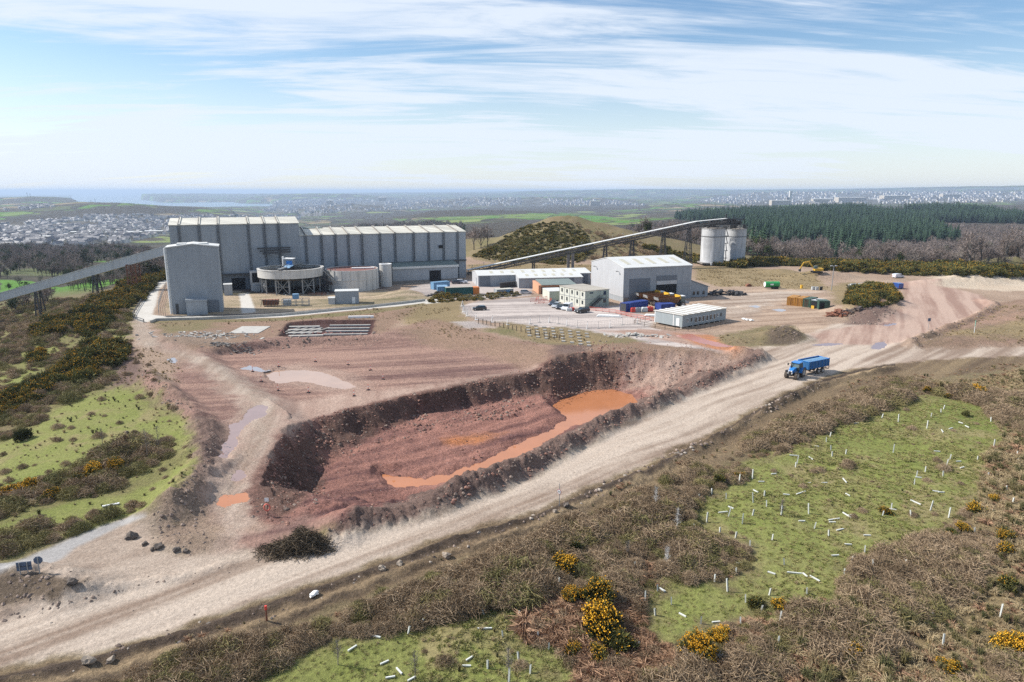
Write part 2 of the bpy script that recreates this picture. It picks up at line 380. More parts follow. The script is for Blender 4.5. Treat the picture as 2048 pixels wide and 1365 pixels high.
# ------------------------------------------------------------------ colours of the ground, region by region
C_ROAD = ((.43, .35, .28), (.285, .215, .165)); C_PINK = ((.40, .285, .225), (.31, .205, .16)); C_RED = ((.31, .155, .12), (.16, .08, .07))
C_TERR = ((.32, .20, .155), (.195, .115, .095)); C_TAN = ((.40, .295, .215), (.28, .195, .14)); C_LOT = ((.46, .40, .36), (.32, .275, .25))
C_GRAVEL = ((.16, .12, .085), (.085, .064, .046)); C_GRASS = ((.17, .20, .045), (.235, .225, .085)); C_DRY = ((.30, .225, .125), (.21, .16, .085))
C_SCRUB = ((.21, .155, .09), (.14, .105, .06)); C_GREY = ((.36, .345, .33), (.29, .275, .26)); C_CONC = ((.56, .53, .48), (.46, .43, .38))
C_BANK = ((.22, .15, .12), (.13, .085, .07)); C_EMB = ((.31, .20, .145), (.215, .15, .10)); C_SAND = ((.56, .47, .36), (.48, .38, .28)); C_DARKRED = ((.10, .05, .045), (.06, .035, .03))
C_ORANGE = ((.50, .19, .075), (.36, .17, .09)); C_MIX = ((.17, .155, .07), (.245, .18, .11)); C_WOOD = ((.085, .068, .05), (.065, .055, .038))
C_GRAVROCK = ((.33, .24, .175), (.19, .135, .10))
# label, pixels, colours, soft edge m, edge wobble m, (streak direction, strength)
RD = atan2(G(1540, 770)[1] - G(200, 1260)[1], G(1540, 770)[0] - G(200, 1260)[0])
REG = [
 ('ground', [(150, 655), (230, 640), (300, 520), (2600, 500), (2900, 1400), (0, 1400), (-600, 1400), (-300, 1200), (262, 1020), (380, 940), (384, 850), (290, 740)], C_MIX, 3, 3, None),
 # left slopes
 ('ground', [(-500, 1500), (-500, 600), (0, 600), (150, 600), (262, 610), (262, 680), (300, 740), (384, 830), (384, 950), (300, 1010), (0, 1110), (-300, 1200)], ((.19, .20, .06), (.19, .15, .08)), 3, 4, None),
 ('grass', [(-300, 960), (0, 885), (60, 855), (130, 812), (230, 772), (285, 760), (330, 790), (378, 835), (380, 900), (330, 885), (250, 895), (180, 915), (110, 950), (0, 985), (-300, 1060)], C_GRASS, 2, 1.5, None),
 ('grass', [(-300, 1140), (0, 1050), (60, 1028), (160, 1000), (250, 990), (330, 955), (372, 910), (388, 925), (365, 985), (300, 1015), (250, 1035), (170, 1065), (60, 1100), (0, 1118), (-300, 1220)], C_GRASS, 1, 1.0, None),
 ('grass', [(0, 790), (90, 762), (150, 720), (200, 690), (245, 655), (262, 690), (205, 742), (110, 800), (0, 840)], C_GRASS, 2, 2.5, None),
 ('grass', [(45, 720), (40, 680), (62, 655), (80, 680), (85, 715), (60, 730)], C_GRASS, 2, 3, None),
 ('grass', [(100, 665), (130, 700), (60, 760), (-40, 790), (-40, 765), (50, 740)], C_GRASS, 2, 2.5, None),
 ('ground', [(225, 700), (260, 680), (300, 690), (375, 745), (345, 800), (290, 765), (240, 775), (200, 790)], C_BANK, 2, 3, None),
 ('ground', [(255, 775), (300, 745), (345, 800), (380, 838), (350, 842), (290, 810)], C_MIX, 2, 3, None),
 # site soil
 ('ground', [(262, 648), (300, 590), (345, 528), (935, 515), (1000, 528), (1400, 522), (1480, 528), (1560, 525), (1900, 540), (2100, 540), (2600, 560), (2600, 730), (2048, 714), (1700, 740), (1530, 712), (1300, 690), (1100, 690), (560, 1060), (420, 1110),
             (380, 1040), (400, 930), (385, 830), (300, 745), (262, 690)], C_TAN, 1.5, 1.5, None),
 ('ground', [(1390, 532), (1500, 535), (1600, 545), (1640, 560), (1660, 580), (1560, 580), (1530, 572), (1440, 575), (1390, 560)], C_DRY, 2, 2, None),
 ('ground', [(935, 530), (1000, 527), (1190, 530), (1190, 545), (940, 548)], C_DRY, 2, 2, None),
 ('ground', [(1660, 575), (1700, 560), (1740, 575), (1780, 600), (1700, 640), (1670, 610)], C_DRY, 2, 2, None),
 ('ground', [(300, 640), (640, 625), (860, 605), (900, 600), (905, 625), (800, 640), (780, 680), (560, 690), (400, 700), (310, 680)], C_EMB, 2, 2, None),
 ('ground', [(310, 668), (450, 660), (470, 675), (430, 690), (330, 690)], C_GRAVROCK, 1, 2, None),
 ('ground', [(440, 690), (560, 672), (575, 680), (450, 705)], C_GRAVROCK, 1, 2, None),
 ('ground', [(860, 600), (930, 592), (930, 640), (960, 650), (900, 665), (820, 660), (800, 640)], C_DRY, 2, 2, None),
 # terrace, embankment
 ('ground', [(400, 700), (560, 674), (765, 666), (800, 655), (860, 640), (905, 650), (960, 662), (1040, 682), (1110, 690), (1130, 700), (1100, 740), (938, 772), (700, 816), (600, 850), (520, 1000), (470, 1080), (420, 1050), (420, 960), (450, 850), (385, 830), (330, 770), (360, 720)], C_TERR, 2, 2, (R(12), .8)),
 ('ground', [(790, 660), (870, 640), (930, 655), (1040, 684), (1112, 696), (1092, 742), (1040, 735), (950, 705), (860, 690)], C_EMB, 3, 2.5, None),
 ('ground', [(480, 742), (560, 735), (600, 728), (700, 750), (735, 775), (705, 790), (610, 775), (530, 765)], C_PINK, 3, 2, None),
 ('quarry_track', [(280, 650), (300, 645), (320, 680), (380, 700), (440, 730), (540, 790), (600, 800), (850, 770), (1080, 730), (1090, 736), (860, 785), (640, 830), (580, 870), (545, 920), (510, 985), (500, 1050), (530, 1100), (420, 1110), (430, 1050), (400, 960), (430, 900), (455, 850), (490, 820), (440, 760), (390, 720), (330, 705), (290, 690)], C_PINK, 2.5, 1.6, (R(100), .5)),
 ('ground', [(290, 742), (330, 766), (400, 825), (386, 838), (340, 810), (280, 765)], C_TERR, 1, 1, None),
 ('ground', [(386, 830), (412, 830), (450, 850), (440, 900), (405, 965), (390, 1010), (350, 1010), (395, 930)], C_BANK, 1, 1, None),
 ('quarry_track', [(325, 700), (370, 702), (440, 728), (540, 800), (560, 850), (530, 900), (490, 960), (480, 1110), (440, 1100), (440, 960), (500, 850), (500, 810), (440, 765), (380, 725)], C_ROAD, 3, 2, (R(100), .5)),
 ('ground', [(305, 1040), (330, 1000), (395, 960), (420, 1050), (430, 1100), (370, 1110), (320, 1100)], C_GRAVROCK, 2, 2, None),
 ('ground', [(262, 640), (285, 638), (300, 660), (320, 690), (300, 700), (275, 690)], C_ROAD, 1.5, 1, None),
 # pit
 ('quarry_pit', [(505, 1022), (500, 985), (540, 926), (563, 877), (628, 838), (717, 813), (850, 784), (938, 767), (1014, 750), (1082, 735), (1105, 715), (1115, 690), (1200, 680), (1300, 685), (1400, 690), (1500, 700), (1530, 712), (1450, 757), (1330, 803), (1230, 847), (1100, 900), (980, 950), (860, 1000), (760, 1030), (690, 1052), (600, 1062), (540, 1056)], C_RED, 1.0, 1.0, (R(40), .7)),
 ('quarry_pit', [(505, 1012), (505, 985), (548, 922), (571, 877), (640, 836), (719, 812), (850, 784), (1014, 748), (1085, 735), (1110, 712), (1160, 705), (1250, 705), (1240, 770), (1130, 785), (1000, 803), (850, 826), (740, 876), (660, 925), (640, 975), (600, 1010), (560, 1040)], ((.175, .105, .08), (.075, .045, .036)), 1.5, 1.0, None),  # steep pit banks: their shade is painted in as a darker soil colour
 ('quarry_pit', [(640, 1000), (660, 920), (760, 885), (900, 850), (1100, 800), (1120, 830), (1040, 870), (950, 925), (850, 948), (760, 950), (760, 985), (700, 1020)], C_RED, 3, 3, (R(40), 1.0)),
 ('quarry_pit', [(1115, 690), (1200, 682), (1400, 690), (1500, 700), (1500, 715), (1300, 712), (1190, 704), (1112, 722)], C_EMB, 2, 2, None),
 ('quarry_pit', [(1250, 715), (1400, 705), (1490, 710), (1440, 740), (1330, 790), (1290, 780), (1250, 770)], C_PINK, 3, 3, (R(60), .5)),
 ('quarry_pit', [(890, 880), (930, 872), (1000, 868), (960, 885), (900, 890)], C_ORANGE, 2, 1.5, None),
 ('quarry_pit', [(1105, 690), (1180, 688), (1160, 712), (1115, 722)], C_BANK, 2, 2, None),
 ('quarry_track', [(430, 1110), (470, 1080), (530, 1050), (600, 1030), (700, 1030), (640, 1062), (560, 1085), (530, 1112)], C_TERR, 2, 1.2, (R(25), .5)),
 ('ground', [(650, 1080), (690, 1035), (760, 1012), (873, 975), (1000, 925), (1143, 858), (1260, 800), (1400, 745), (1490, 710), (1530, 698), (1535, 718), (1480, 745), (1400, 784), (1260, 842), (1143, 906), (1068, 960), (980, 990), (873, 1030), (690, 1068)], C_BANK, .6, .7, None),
 # roads and yards
 ('gravel_apron', [(-300, 1215), (0, 1150), (100, 1105), (250, 1040), (310, 1042), (330, 1090), (380, 1106), (440, 1100), (560, 1112), (640, 1100), (580, 1140), (400, 1170), (0, 1250), (-300, 1320)], C_ROAD, 1.5, .8, (RD, .25)),
 ('haul_road', [(-400, 1300), (0, 1222), (150, 1186), (400, 1140), (540, 1108), (690, 1064), (873, 1026), (980, 986), (1068, 956), (1143, 902), (1260, 838), (1400, 780), (1480, 742), (1530, 716), (1524, 700), (1480, 690), (1440, 680), (1500, 665), (1620, 668), (1660, 650), (1740, 640), (1830, 640), (1850, 672), (1822, 690), (1850, 699), (2048, 694), (2600, 680),
               (2600, 712), (2048, 712), (1860, 721), (1700, 738), (1640, 757), (1540, 800), (1400, 881), (1244, 952), (1186, 974), (1069, 1026), (873, 1081), (717, 1139), (600, 1178), (400, 1247), (200, 1304), (0, 1347), (-400, 1440)], C_ROAD, 1.0, .7, (RD, .95)),
 ('haul_road', [(1620, 668), (1720, 650), (1800, 615), (1812, 590), (1800, 572), (1790, 560), (1850, 556), (1900, 575), (1960, 590), (1995, 606), (1960, 622), (1880, 656), (1830, 676), (1760, 690), (1640, 690)], C_PINK, 1.5, 1, (R(62), 1.0)),
 ('yard', [(1080, 600), (1190, 605), (1250, 608), (1420, 586), (1530, 577), (1640, 580), (1660, 600), (1660, 640), (1640, 660), (1500, 665), (1400, 660), (1300, 650), (1230, 640)], C_TAN, 2, 2, (R(10), .9)),
 ('yard', [(1430, 590), (1560, 582), (1650, 584), (1560, 600), (1500, 640), (1450, 640)], C_ROAD, 3, 3, (R(16), .9)),
 ('car_park', [(922, 612), (960, 602), (1080, 594), (1120, 600), (1190, 612), (1250, 612), (1310, 640), (1300, 655), (1360, 670), (1480, 690), (1460, 704), (1330, 692), (1180, 668), (1050, 652), (960, 640), (925, 628)], C_LOT, 1, .6, (R(8), .9)),
 ('yard', [(1190, 660), (1300, 660), (1400, 665), (1500, 700), (1460, 706), (1320, 680)], C_PINK, 1.5, 1.5, (R(-30), .4)),
 ('yard', [(1350, 668), (1420, 672), (1500, 698), (1470, 704), (1390, 688)], C_ORANGE, 2, 1.5, (R(-30), .4)),
 ('yard', [(870, 565), (935, 560), (1190, 570), (1190, 578), (1060, 580), (1060, 592), (960, 600), (880, 600), (850, 592), (818, 580), (830, 572)], C_LOT, 1, .6, None),
 ('ground', [(1010, 652), (1130, 655), (1230, 672), (1300, 684), (1190, 690), (1100, 690), (1040, 678), (960, 660)], C_MIX, 1.5, 1.5, None),
 ('ground', [(1000, 643), (1180, 668), (1220, 676), (1200, 690), (1110, 688), (1040, 672)], C_DRY, 1.5, 1.5, None),
 ('ground', [(900, 645), (950, 642), (985, 655), (940, 658)], C_LOT, 1.5, 1.0, None),
 ('ground', [(1440, 690), (1436, 672), (1480, 662), (1530, 652), (1590, 652), (1618, 680), (1560, 692), (1500, 694)], C_MIX, 1.5, 1.5, None),
 ('ground', [(1530, 690), (1548, 655), (1580, 650), (1612, 678), (1590, 690)], C_GRAVEL, 1.5, 1.0, None),
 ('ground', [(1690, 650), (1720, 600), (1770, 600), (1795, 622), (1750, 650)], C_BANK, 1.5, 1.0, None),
 # inner plant: concrete paths and ground
 ('ground', [(330, 620), (345, 585), (470, 575), (640, 585), (760, 580), (870, 595), (830, 604), (560, 625), (345, 632)], ((.43, .33, .23), (.20, .17, .10)), 1.5, 1, (R(15), .5)),
 ('concrete_road', [(262, 636), (285, 600), (308, 572), (332, 553), (338, 560), (318, 580), (312, 610), (305, 630), (345, 634), (560, 628), (740, 612), (850, 600), (900, 596), (880, 606), (740, 618), (560, 635), (345, 641), (285, 645)], C_CONC, .5, .25, None),
 ('concrete_road', [(478, 588), (498, 586), (512, 625), (484, 627)], C_CONC, .4, .2, None),
 ('ground', [(330, 632), (560, 626), (740, 610), (850, 598), (848, 601), (740, 613), (560, 629), (330, 635)], ((.10, .10, .10), (.08, .08, .08)), .2, .1, None),
 ('ground', [(300, 642), (560, 636), (740, 620), (850, 606), (850, 612), (740, 628), (560, 642), (300, 648)], C_MIX, .6, .4, None),
 ('ground', [(455, 560), (520, 556), (760, 560), (780, 577), (640, 590), (520, 588), (460, 580)], ((.14, .10, .085), (.10, .075, .065)), 1.0, .5, None),  # ground under the round tanks, shade put into the colour
 ('quarry_pit', [(556, 672), (575, 645), (640, 640), (752, 640), (746, 668), (690, 672), (620, 674)], C_DARKRED, .6, .5, None),
 ('ground', [(300, 650), (420, 645), (440, 655), (340, 668)], C_MIX, 2, 2, None),
 # right bank
 ('ground', [(1800, 694), (1822, 690), (1826, 676), (1880, 655), (1960, 622), (1998, 606), (2100, 590), (2600, 580), (2600, 684), (2048, 690), (1860, 698)], C_EMB, 1.5, 2, (R(30), .3)),
 ('ground', [(1900, 668), (2048, 640), (2500, 620), (2500, 660), (2048, 672), (1950, 680)], C_DRY, 3, 3, None),
 ('ground', [(1860, 545), (2060, 536), (2500, 540), (2500, 590), (2000, 582), (1880, 572)], C_SAND, 3, 3, None),
 ('ground', [(1640, 540), (1800, 545), (1880, 556), (1780, 566), (1680, 565)], C_TAN, 3, 3, None),
 # left bank by the signs and the grey lane
 ('ground', [(-200, 1160), (0, 1142), (60, 1144), (130, 1152), (160, 1166), (120, 1196), (0, 1215), (-200, 1240)], C_GRAVEL, .6, .8, None),
 ('lane', [(-300, 1205), (0, 1127), (120, 1087), (200, 1052), (262, 1032), (290, 1036), (240, 1054), (150, 1097), (60, 1125), (0, 1148), (-300, 1220)], C_GREY, .5, .3, None),
 # south side of the road
 ('ground', [(-400, 1440), (0, 1347), (200, 1304), (400, 1247), (600, 1178), (717, 1139), (873, 1081), (1069, 1026), (1186, 974), (1244, 952), (1400, 881), (1540, 800), (1640, 757), (1700, 738), (1860, 721), (2048, 712), (2600, 712), (2600, 770), (2048, 735), (1860, 760), (1700, 805), (1560, 860), (1400, 945), (1200, 1030), (900, 1130), (600, 1240), (300, 1345), (0, 1450), (-400, 1560)], ((.235, .17, .10), (.15, .105, .065)), .8, 1.0, (RD, .6)),
 ('ground', [(0, 1450), (300, 1345), (600, 1245), (900, 1135), (1200, 1035), (1400, 950), (1560, 865), (1700, 808), (1860, 765), (2048, 740), (2700, 760), (3000, 1600), (0, 2600), (-900, 1700)], C_SCRUB, 1.0, 1.0, None),
 ('grass', [(610, 1290), (690, 1262), (780, 1262), (900, 1232), (1010, 1216), (1060, 1225), (1060, 1290), (1150, 1290), (1120, 1400), (600, 1500), (480, 1380)], C_GRASS, 2.0, 2.6, None),
 ('grass', [(1300, 1250), (1280, 1200), (1330, 1150), (1440, 1170), (1500, 1130), (1500, 1090), (1400, 1060), (1390, 1020), (1430, 970), (1480, 930), (1560, 905), (1640, 870), (1700, 845), (1760, 820), (1850, 790), (1950, 800), (2010, 850), (2010, 930), (1940, 1010), (1880, 1060), (1800, 1100), (1700, 1130), (1720, 1180), (1640, 1200), (1560, 1220), (1440, 1250), (1350, 1300)], C_GRASS, 2.2, 2.6, None),
 ('ground', [(1980, 900), (2060, 860), (2400, 860), (2600, 1100), (2300, 1500), (1700, 1500), (1650, 1300), (1800, 1200), (1950, 1150), (1940, 1020)], C_DRY, 2.5, 3, None),
 ('ground', [(1860, 770), (2048, 745), (2500, 760), (2500, 870), (2040, 870), (1960, 800)], C_DRY, 2.5, 3, None),
]
def _band(a, b, c, d): return [(u, v + a + (v - 640) * b) for u, v in S_EDGE] + [(u, v + c + (v - 640) * d) for u, v in S_EDGE[::-1]]
REG += [('ground', _band(1, .0, 4, .032), ((.10, .072, .052), (.035, .026, .02)), .35, .7, None), ('ground', _band(5, .052, 6, .070), ((.11, .08, .056), (.045, .034, .025)), .35, .6, None), ('ground', _band(4, .030, 5, .050), ((.34, .25, .15), (.22, .155, .095)), .8, .8, (RD, .6))]
MASKS = {  # land far off, in pixels
 'wood': [[(1350, 460), (1390, 470), (1500, 425), (1600, 412), (2048, 412), (2600, 420), (2600, 560), (2048, 540), (1500, 530), (1250, 520), (1230, 470)],
          [(0, 540), (0, 490), (200, 495), (335, 500), (335, 525), (200, 520), (130, 535)], [(0, 443), (120, 425), (200, 412), (330, 416), (400, 420), (340, 428), (200, 432), (60, 446)],
          [(640, 462), (760, 432), (830, 450), (1000, 447), (1300, 452), (1230, 470), (1000, 478), (930, 470), (930, 500), (600, 500)], [(-500, 560), (-500, 490), (0, 490), (0, 560)],
          [(640, 440), (700, 430), (1000, 414), (1300, 410), (1300, 418), (1000, 430), (760, 440)]],
 'town': [[(-400, 500), (-400, 450), (60, 442), (200, 430), (340, 430), (600, 432), (600, 440), (340, 470), (240, 490), (100, 497)], [(520, 425), (560, 402), (760, 400), (900, 398), (1000, 396), (1250, 404), (1290, 412), (1000, 412), (760, 422), (640, 428)],
          [(1400, 402), (1500, 386), (1700, 384), (2048, 384), (2600, 384), (2600, 402), (2048, 404), (1800, 408), (1480, 412)], [(0, 420), (90, 410), (110, 414), (20, 424)]],
 'green': [[(180, 524), (200, 516), (300, 511), (338, 507), (338, 520), (262, 526)], [(0, 545), (0, 525), (52, 528), (42, 538)], [(0, 590), (0, 560), (60, 562), (120, 575), (200, 560), (230, 552), (250, 560), (180, 585), (90, 600)],
           [(690, 448), (740, 439), (800, 437), (790, 447), (720, 456)], [(800, 432), (900, 421), (1000, 422), (1060, 426), (1200, 432), (1240, 438), (1200, 446), (1120, 440), (960, 436), (860, 440)], [(1185, 444), (1200, 440), (1262, 440), (1255, 446)],
           [(0, 430), (40, 424), (80, 427), (20, 434)], [(945, 480), (1000, 468), (1040, 470), (980, 490)], [(255, 426), (280, 420), (310, 425), (290, 431)]],
}
def paint(X, Y, r):
    n0 = fbm(X / 3.1, Y / 3.1, 4, .6); n1 = fbm(X / 14, Y / 14 + 7, 4); n2 = fbm(X / .9, Y / .9, 3, .6)
    col = np.zeros(X.shape + (3,)); lab = np.zeros(X.shape, np.int32)
    names = ['ground']
    gr = np.zeros(X.shape); rg = np.full(X.shape, 1.0)
    def tone(C, streak):
        f = 0.5 + 0.9 * (0.5 * n1 + 0.35 * n0 + 0.25 * n2)
        if streak:
            a, k = streak
            q = X * cos(a) + Y * sin(a); p = -X * sin(a) + Y * cos(a) + 0.8 * fbm(X / 25, Y / 25, 2)
            f = f + 1.6 * k * (fbm(p / 1.1, q / 26, 4, .62)) + 1.5 * k * fbm(p / 3.4, q / 60, 3)
        f = np.clip(f, -0.25, 1.25)[..., None]
        return np.array(C[0]) * (1 - f) + np.array(C[1]) * f
    col[:] = tone(C_MIX, None)
    wob = [fbm(X / 2.2, Y / 2.2, 4, .6), fbm(X / 2.2 + 31, Y / 2.2, 4, .6)]
    nearm = r < 520
    GT_batch([tuple(p) for rg_ in REG for p in rg_[1]])
    for (nm, px, C, soft, wb, st) in REG:
        if nm not in names: names.append(nm)
        poly = GT(px)
        s = sdist(poly, X + wb * 1.3 * wob[0], Y + wb * 1.3 * wob[1], pad=soft + 12)
        k = sstep(-soft, soft, s) * nearm
        k = np.clip(k, 0, 1)
        kk = k[..., None]
        col = col * (1 - kk) + tone(C, st) * kk
        lab = np.where(k > 0.5, names.index(nm), lab)
        gr = gr * (1 - k) + k * (nm == 'grass')
        rough = {'haul_road': .35, 'concrete_road': .08, 'car_park': .22, 'lane': .2, 'yard': .45, 'grass': .6, 'quarry_track': .6, 'gravel_apron': .45, 'quarry_pit': 1.3}.get(nm, 1.0)
        rg = rg * (1 - k) + rough * k
    col = np.clip(col, 0.02, 0.9)
    # patches of dead grass among the grass, darker tussocks
    t = sstep(.0, .45, fbm(X / 5.3, Y / 5.3 + 3, 4, .6)) * gr
    col = col * (1 - .75 * t[..., None]) + np.array((.27, .215, .11)) * .75 * t[..., None]
    t = sstep(.1, .6, fbm(X / 26, Y / 26 + 3, 3, .5)) * gr
    col = col * (1 - .35 * t[..., None]) + np.array((.075, .125, .018)) * .35 * t[..., None]
    return col, lab, names, gr, rg

def make_mat(name, base=(.5, .5, .5), rough=.8, metal=0.0, spec=.5, vary=0.0, vscale=1.0, bump=0.0, bscale=8.0, coat=0.0):
    m = bpy.data.materials.new(name); m.use_nodes = True
    t = m.node_tree; b = t.nodes['Principled BSDF']
    b.inputs['Base Color'].default_value = (*base, 1); b.inputs['Roughness'].default_value = rough
    b.inputs['Metallic'].default_value = metal; b.inputs['Specular IOR Level'].default_value = spec
    b.inputs['Coat Weight'].default_value = coat
    if vary or bump:
        g = t.nodes.new('ShaderNodeNewGeometry')
    if vary:
        n = t.nodes.new('ShaderNodeTexNoise'); n.inputs['Scale'].default_value = vscale; n.inputs['Detail'].default_value = 6; n.inputs['Roughness'].default_value = .65
        t.links.new(g.outputs['Position'], n.inputs['Vector'])
        mr = t.nodes.new('ShaderNodeMapRange'); t.links.new(n.outputs[0], mr.inputs[0])
        mr.inputs[1].default_value = .25; mr.inputs[2].default_value = .75; mr.inputs[3].default_value = 1 - vary; mr.inputs[4].default_value = 1 + vary * .6
        mm = t.nodes.new('ShaderNodeVectorMath'); mm.operation = 'SCALE'; mm.inputs[0].default_value = base
        t.links.new(mr.outputs[0], mm.inputs['Scale']); t.links.new(mm.outputs[0], b.inputs['Base Color'])
    if bump:
        n = t.nodes.new('ShaderNodeTexNoise'); n.inputs['Scale'].default_value = bscale; n.inputs['Detail'].default_value = 4
        t.links.new(g.outputs['Position'], n.inputs['Vector'])
        bp = t.nodes.new('ShaderNodeBump'); bp.inputs['Distance'].default_value = bump
        t.links.new(n.outputs[0], bp.inputs['Height']); t.links.new(bp.outputs[0], b.inputs['Normal'])
    return m

def ground_material():
    m = bpy.data.materials.new('ground'); m.use_nodes = True
    t = m.node_tree; b = t.nodes['Principled BSDF']; K = t.links.new
    def n(ty, **k):
        x = t.nodes.new(ty)
        for a, c in k.items(): setattr(x, a, c)
        return x
    g = n('ShaderNodeNewGeometry')
    ca = n('ShaderNodeAttribute', attribute_name='Col'); ma = n('ShaderNodeAttribute', attribute_name='Msk')
    sp = n('ShaderNodeSeparateColor'); K(ma.outputs['Color'], sp.inputs[0])
    far, wood, town = sp.outputs
    rgh = n('ShaderNodeAttribute', attribute_name='Rgh').outputs['Fac']
    grn = n('ShaderNodeAttribute', attribute_name='Grn').outputs['Fac']
    def noise_(scale, det=5, ro=.6, v=None):
        x = n('ShaderNodeTexNoise'); x.inputs['Scale'].default_value = scale; x.inputs['Detail'].default_value = det; x.inputs['Roughness'].default_value = ro
        K(v or g.outputs['Position'], x.inputs['Vector']); return x.outputs[0]
    def mp(f, a, c, d, e, sm=False):
        x = n('ShaderNodeMapRange'); K(f, x.inputs[0])
        if sm: x.interpolation_type = 'SMOOTHSTEP'
        for i, q in enumerate((a, c, d, e)):
            if isinstance(q, (int, float)): x.inputs[i + 1].default_value = q
            else: K(q, x.inputs[i + 1])
        return x.outputs[0]
    def mth(op, a, c):
        x = n('ShaderNodeMath', operation=op)
        for i, q in enumerate((a, c)):
            if isinstance(q, (int, float)): x.inputs[i].default_value = q
            else: K(q, x.inputs[i])
        return x.outputs[0]
    def mix(f, a, c):
        x = n('ShaderNodeMix', data_type='RGBA')
        if isinstance(f, (int, float)): x.inputs[0].default_value = f
        else: K(f, x.inputs[0])
        for i, q in ((6, a), (7, c)):
            if isinstance(q, tuple): x.inputs[i].default_value = (*q, 1)
            else: K(q, x.inputs[i])
        return x.outputs[2]
    def scale(c, f):
        x = n('ShaderNodeVectorMath', operation='SCALE'); K(c, x.inputs[0]); K(f, x.inputs['Scale']); return x.outputs[0]
    # near ground: grain of soil, stones and grass
    f1 = noise_(2.6, 8, .72); f2 = noise_(9.0, 5, .7)
    gr1 = mp(f1, .28, .72, .5, 1.5); gr2 = mp(f2, .3, .7, .62, 1.38)
    amt = mp(rgh, 0, 1, .35, 1.0)
    mul = mth('MULTIPLY', gr1, gr2)
    mul = mth('ADD', mth('MULTIPLY', mth('SUBTRACT', mul, 1.0), amt), 1.0)
    cn = scale(ca.outputs['Color'], mul)
    vo = n('ShaderNodeTexVoronoi'); vo.inputs['Scale'].default_value = 1.7; K(g.outputs['Position'], vo.inputs['Vector'])
    stone = mth('MULTIPLY', mp(vo.outputs['Distance'], .10, .17, 1, 0), mth('MULTIPLY', mp(rgh, 1.05, 1.3, 0, .6), mth('SUBTRACT', 1.0, grn)))
    vs = n('ShaderNodeSeparateColor'); K(vo.outputs['Color'], vs.inputs[0])
    stone = mth('MULTIPLY', stone, mp(vs.outputs[0], .55, .6, 0, 1))
    cn = mix(stone, cn, (.42, .37, .33))
    # far country: fields, hedges, woods, built-up land
    wp = n('ShaderNodeVectorMath', operation='MULTIPLY'); K(g.outputs['Position'], wp.inputs[0]); wp.inputs[1].default_value = (1, 1, 0)
    wn = n('ShaderNodeTexNoise'); wn.inputs['Scale'].default_value = .004; wn.inputs['Detail'].default_value = 2; K(wp.outputs[0], wn.inputs['Vector'])
    wv = n('ShaderNodeVectorMath', operation='MULTIPLY_ADD'); K(wn.outputs['Color'], wv.inputs[0]); wv.inputs[1].default_value = (150, 150, 0); K(wp.outputs[0], wv.inputs[2])
    fv = n('ShaderNodeTexVoronoi'); fv.inputs['Scale'].default_value = 1 / 210.; K(wv.outputs[0], fv.inputs['Vector'])
    fe = n('ShaderNodeTexVoronoi', feature='DISTANCE_TO_EDGE'); fe.inputs['Scale'].default_value = 1 / 210.; K(wv.outputs[0], fe.inputs['Vector'])
    fs = n('ShaderNodeSeparateColor'); K(fv.outputs['Color'], fs.inputs[0])
    cr = n('ShaderNodeValToRGB'); K(fs.outputs[0], cr.inputs[0]); cr.color_ramp.interpolation = 'CONSTANT'
    els = [(0, (.10, .115, .05)), (.16, (.11, .19, .035)), (.34, (.075, .068, .045)), (.5, (.19, .23, .07)), (.62, (.24, .19, .11)), (.72, (.09, .18, .03)), (.88, (.06, .055, .04))]
    cr.color_ramp.elements[0].color = (*els[0][1], 1)
    cr.color_ramp.elements[1].position = els[1][0]; cr.color_ramp.elements[1].color = (*els[1][1], 1)
    for p_, c_ in els[2:]:
        e = cr.color_ramp.elements.new(p_); e.color = (*c_, 1)
    cf = cr.outputs[0]
    w2 = noise_(.0042, 5, .62, wp.outputs[0])
    wmask = mp(w2, .50, .54, 0, 1)
    spots = noise_(.055, 4, .7, wp.outputs[0])
    woodc = mix(mp(spots, .35, .65, 0, 1), (.045, .040, .030), (.105, .088, .065))
    cf = mix(mth('MULTIPLY', mp(fe.outputs[0], .05, .09, 1, 0), 1.0), cf, (.05, .048, .032))
    cf = mix(grn, mix(wmask, cf, woodc), mix(mp(fe.outputs[0], .02, .05, 1, 0), scale(cr.outputs[0], mp(spots, 0, 1, .95, 1.05)), (.06, .07, .03)))
    greenc = mix(mp(fs.outputs[1], .3, .7, 0, 1), (.085, .19, .028), (.15, .21, .05))
    cf = mix(mth('MULTIPLY', grn, mp(fe.outputs[0], .03, .06, 0, 1)), cf, greenc)
    cf = mix(wood, cf, woodc)
    tv = n('ShaderNodeTexVoronoi'); tv.inputs['Scale'].default_value = 1 / 26.; K(wp.outputs[0], tv.inputs['Vector'])
    ts = n('ShaderNodeSeparateColor'); K(tv.outputs['Color'], ts.inputs[0])
    tcol = mix(mp(ts.outputs[0], .4, .6, 0, 1), (.19, .18, .175), (.09, .095, .06))
    cf = mix(town, cf, mix(mp(w2, .42, .5, 0, 1), tcol, woodc))
    K(mix(far, cn, cf), b.inputs['Base Color'])
    b.inputs['Roughness'].default_value = .95; b.inputs['Specular IOR Level'].default_value = .15
    hh = mth('ADD', mth('MULTIPLY', f1, 1.0), mth('MULTIPLY', f2, .35))
    bp = n('ShaderNodeBump'); K(hh, bp.inputs['Height']); K(mth('MULTIPLY', mp(rgh, 0, 1.3, .04, .42), mth('SUBTRACT', 1.0, far)), bp.inputs['Distance'])
    bp.inputs['Strength'].default_value = .9
    bf = n('ShaderNodeBump'); K(spots, bf.inputs['Height']); K(mth('MULTIPLY', far, mp(wood, 0, 1, 3, 14)), bf.inputs['Distance']); K(bp.outputs[0], bf.inputs['Normal'])
    K(bf.outputs[0], b.inputs['Normal'])
    return m

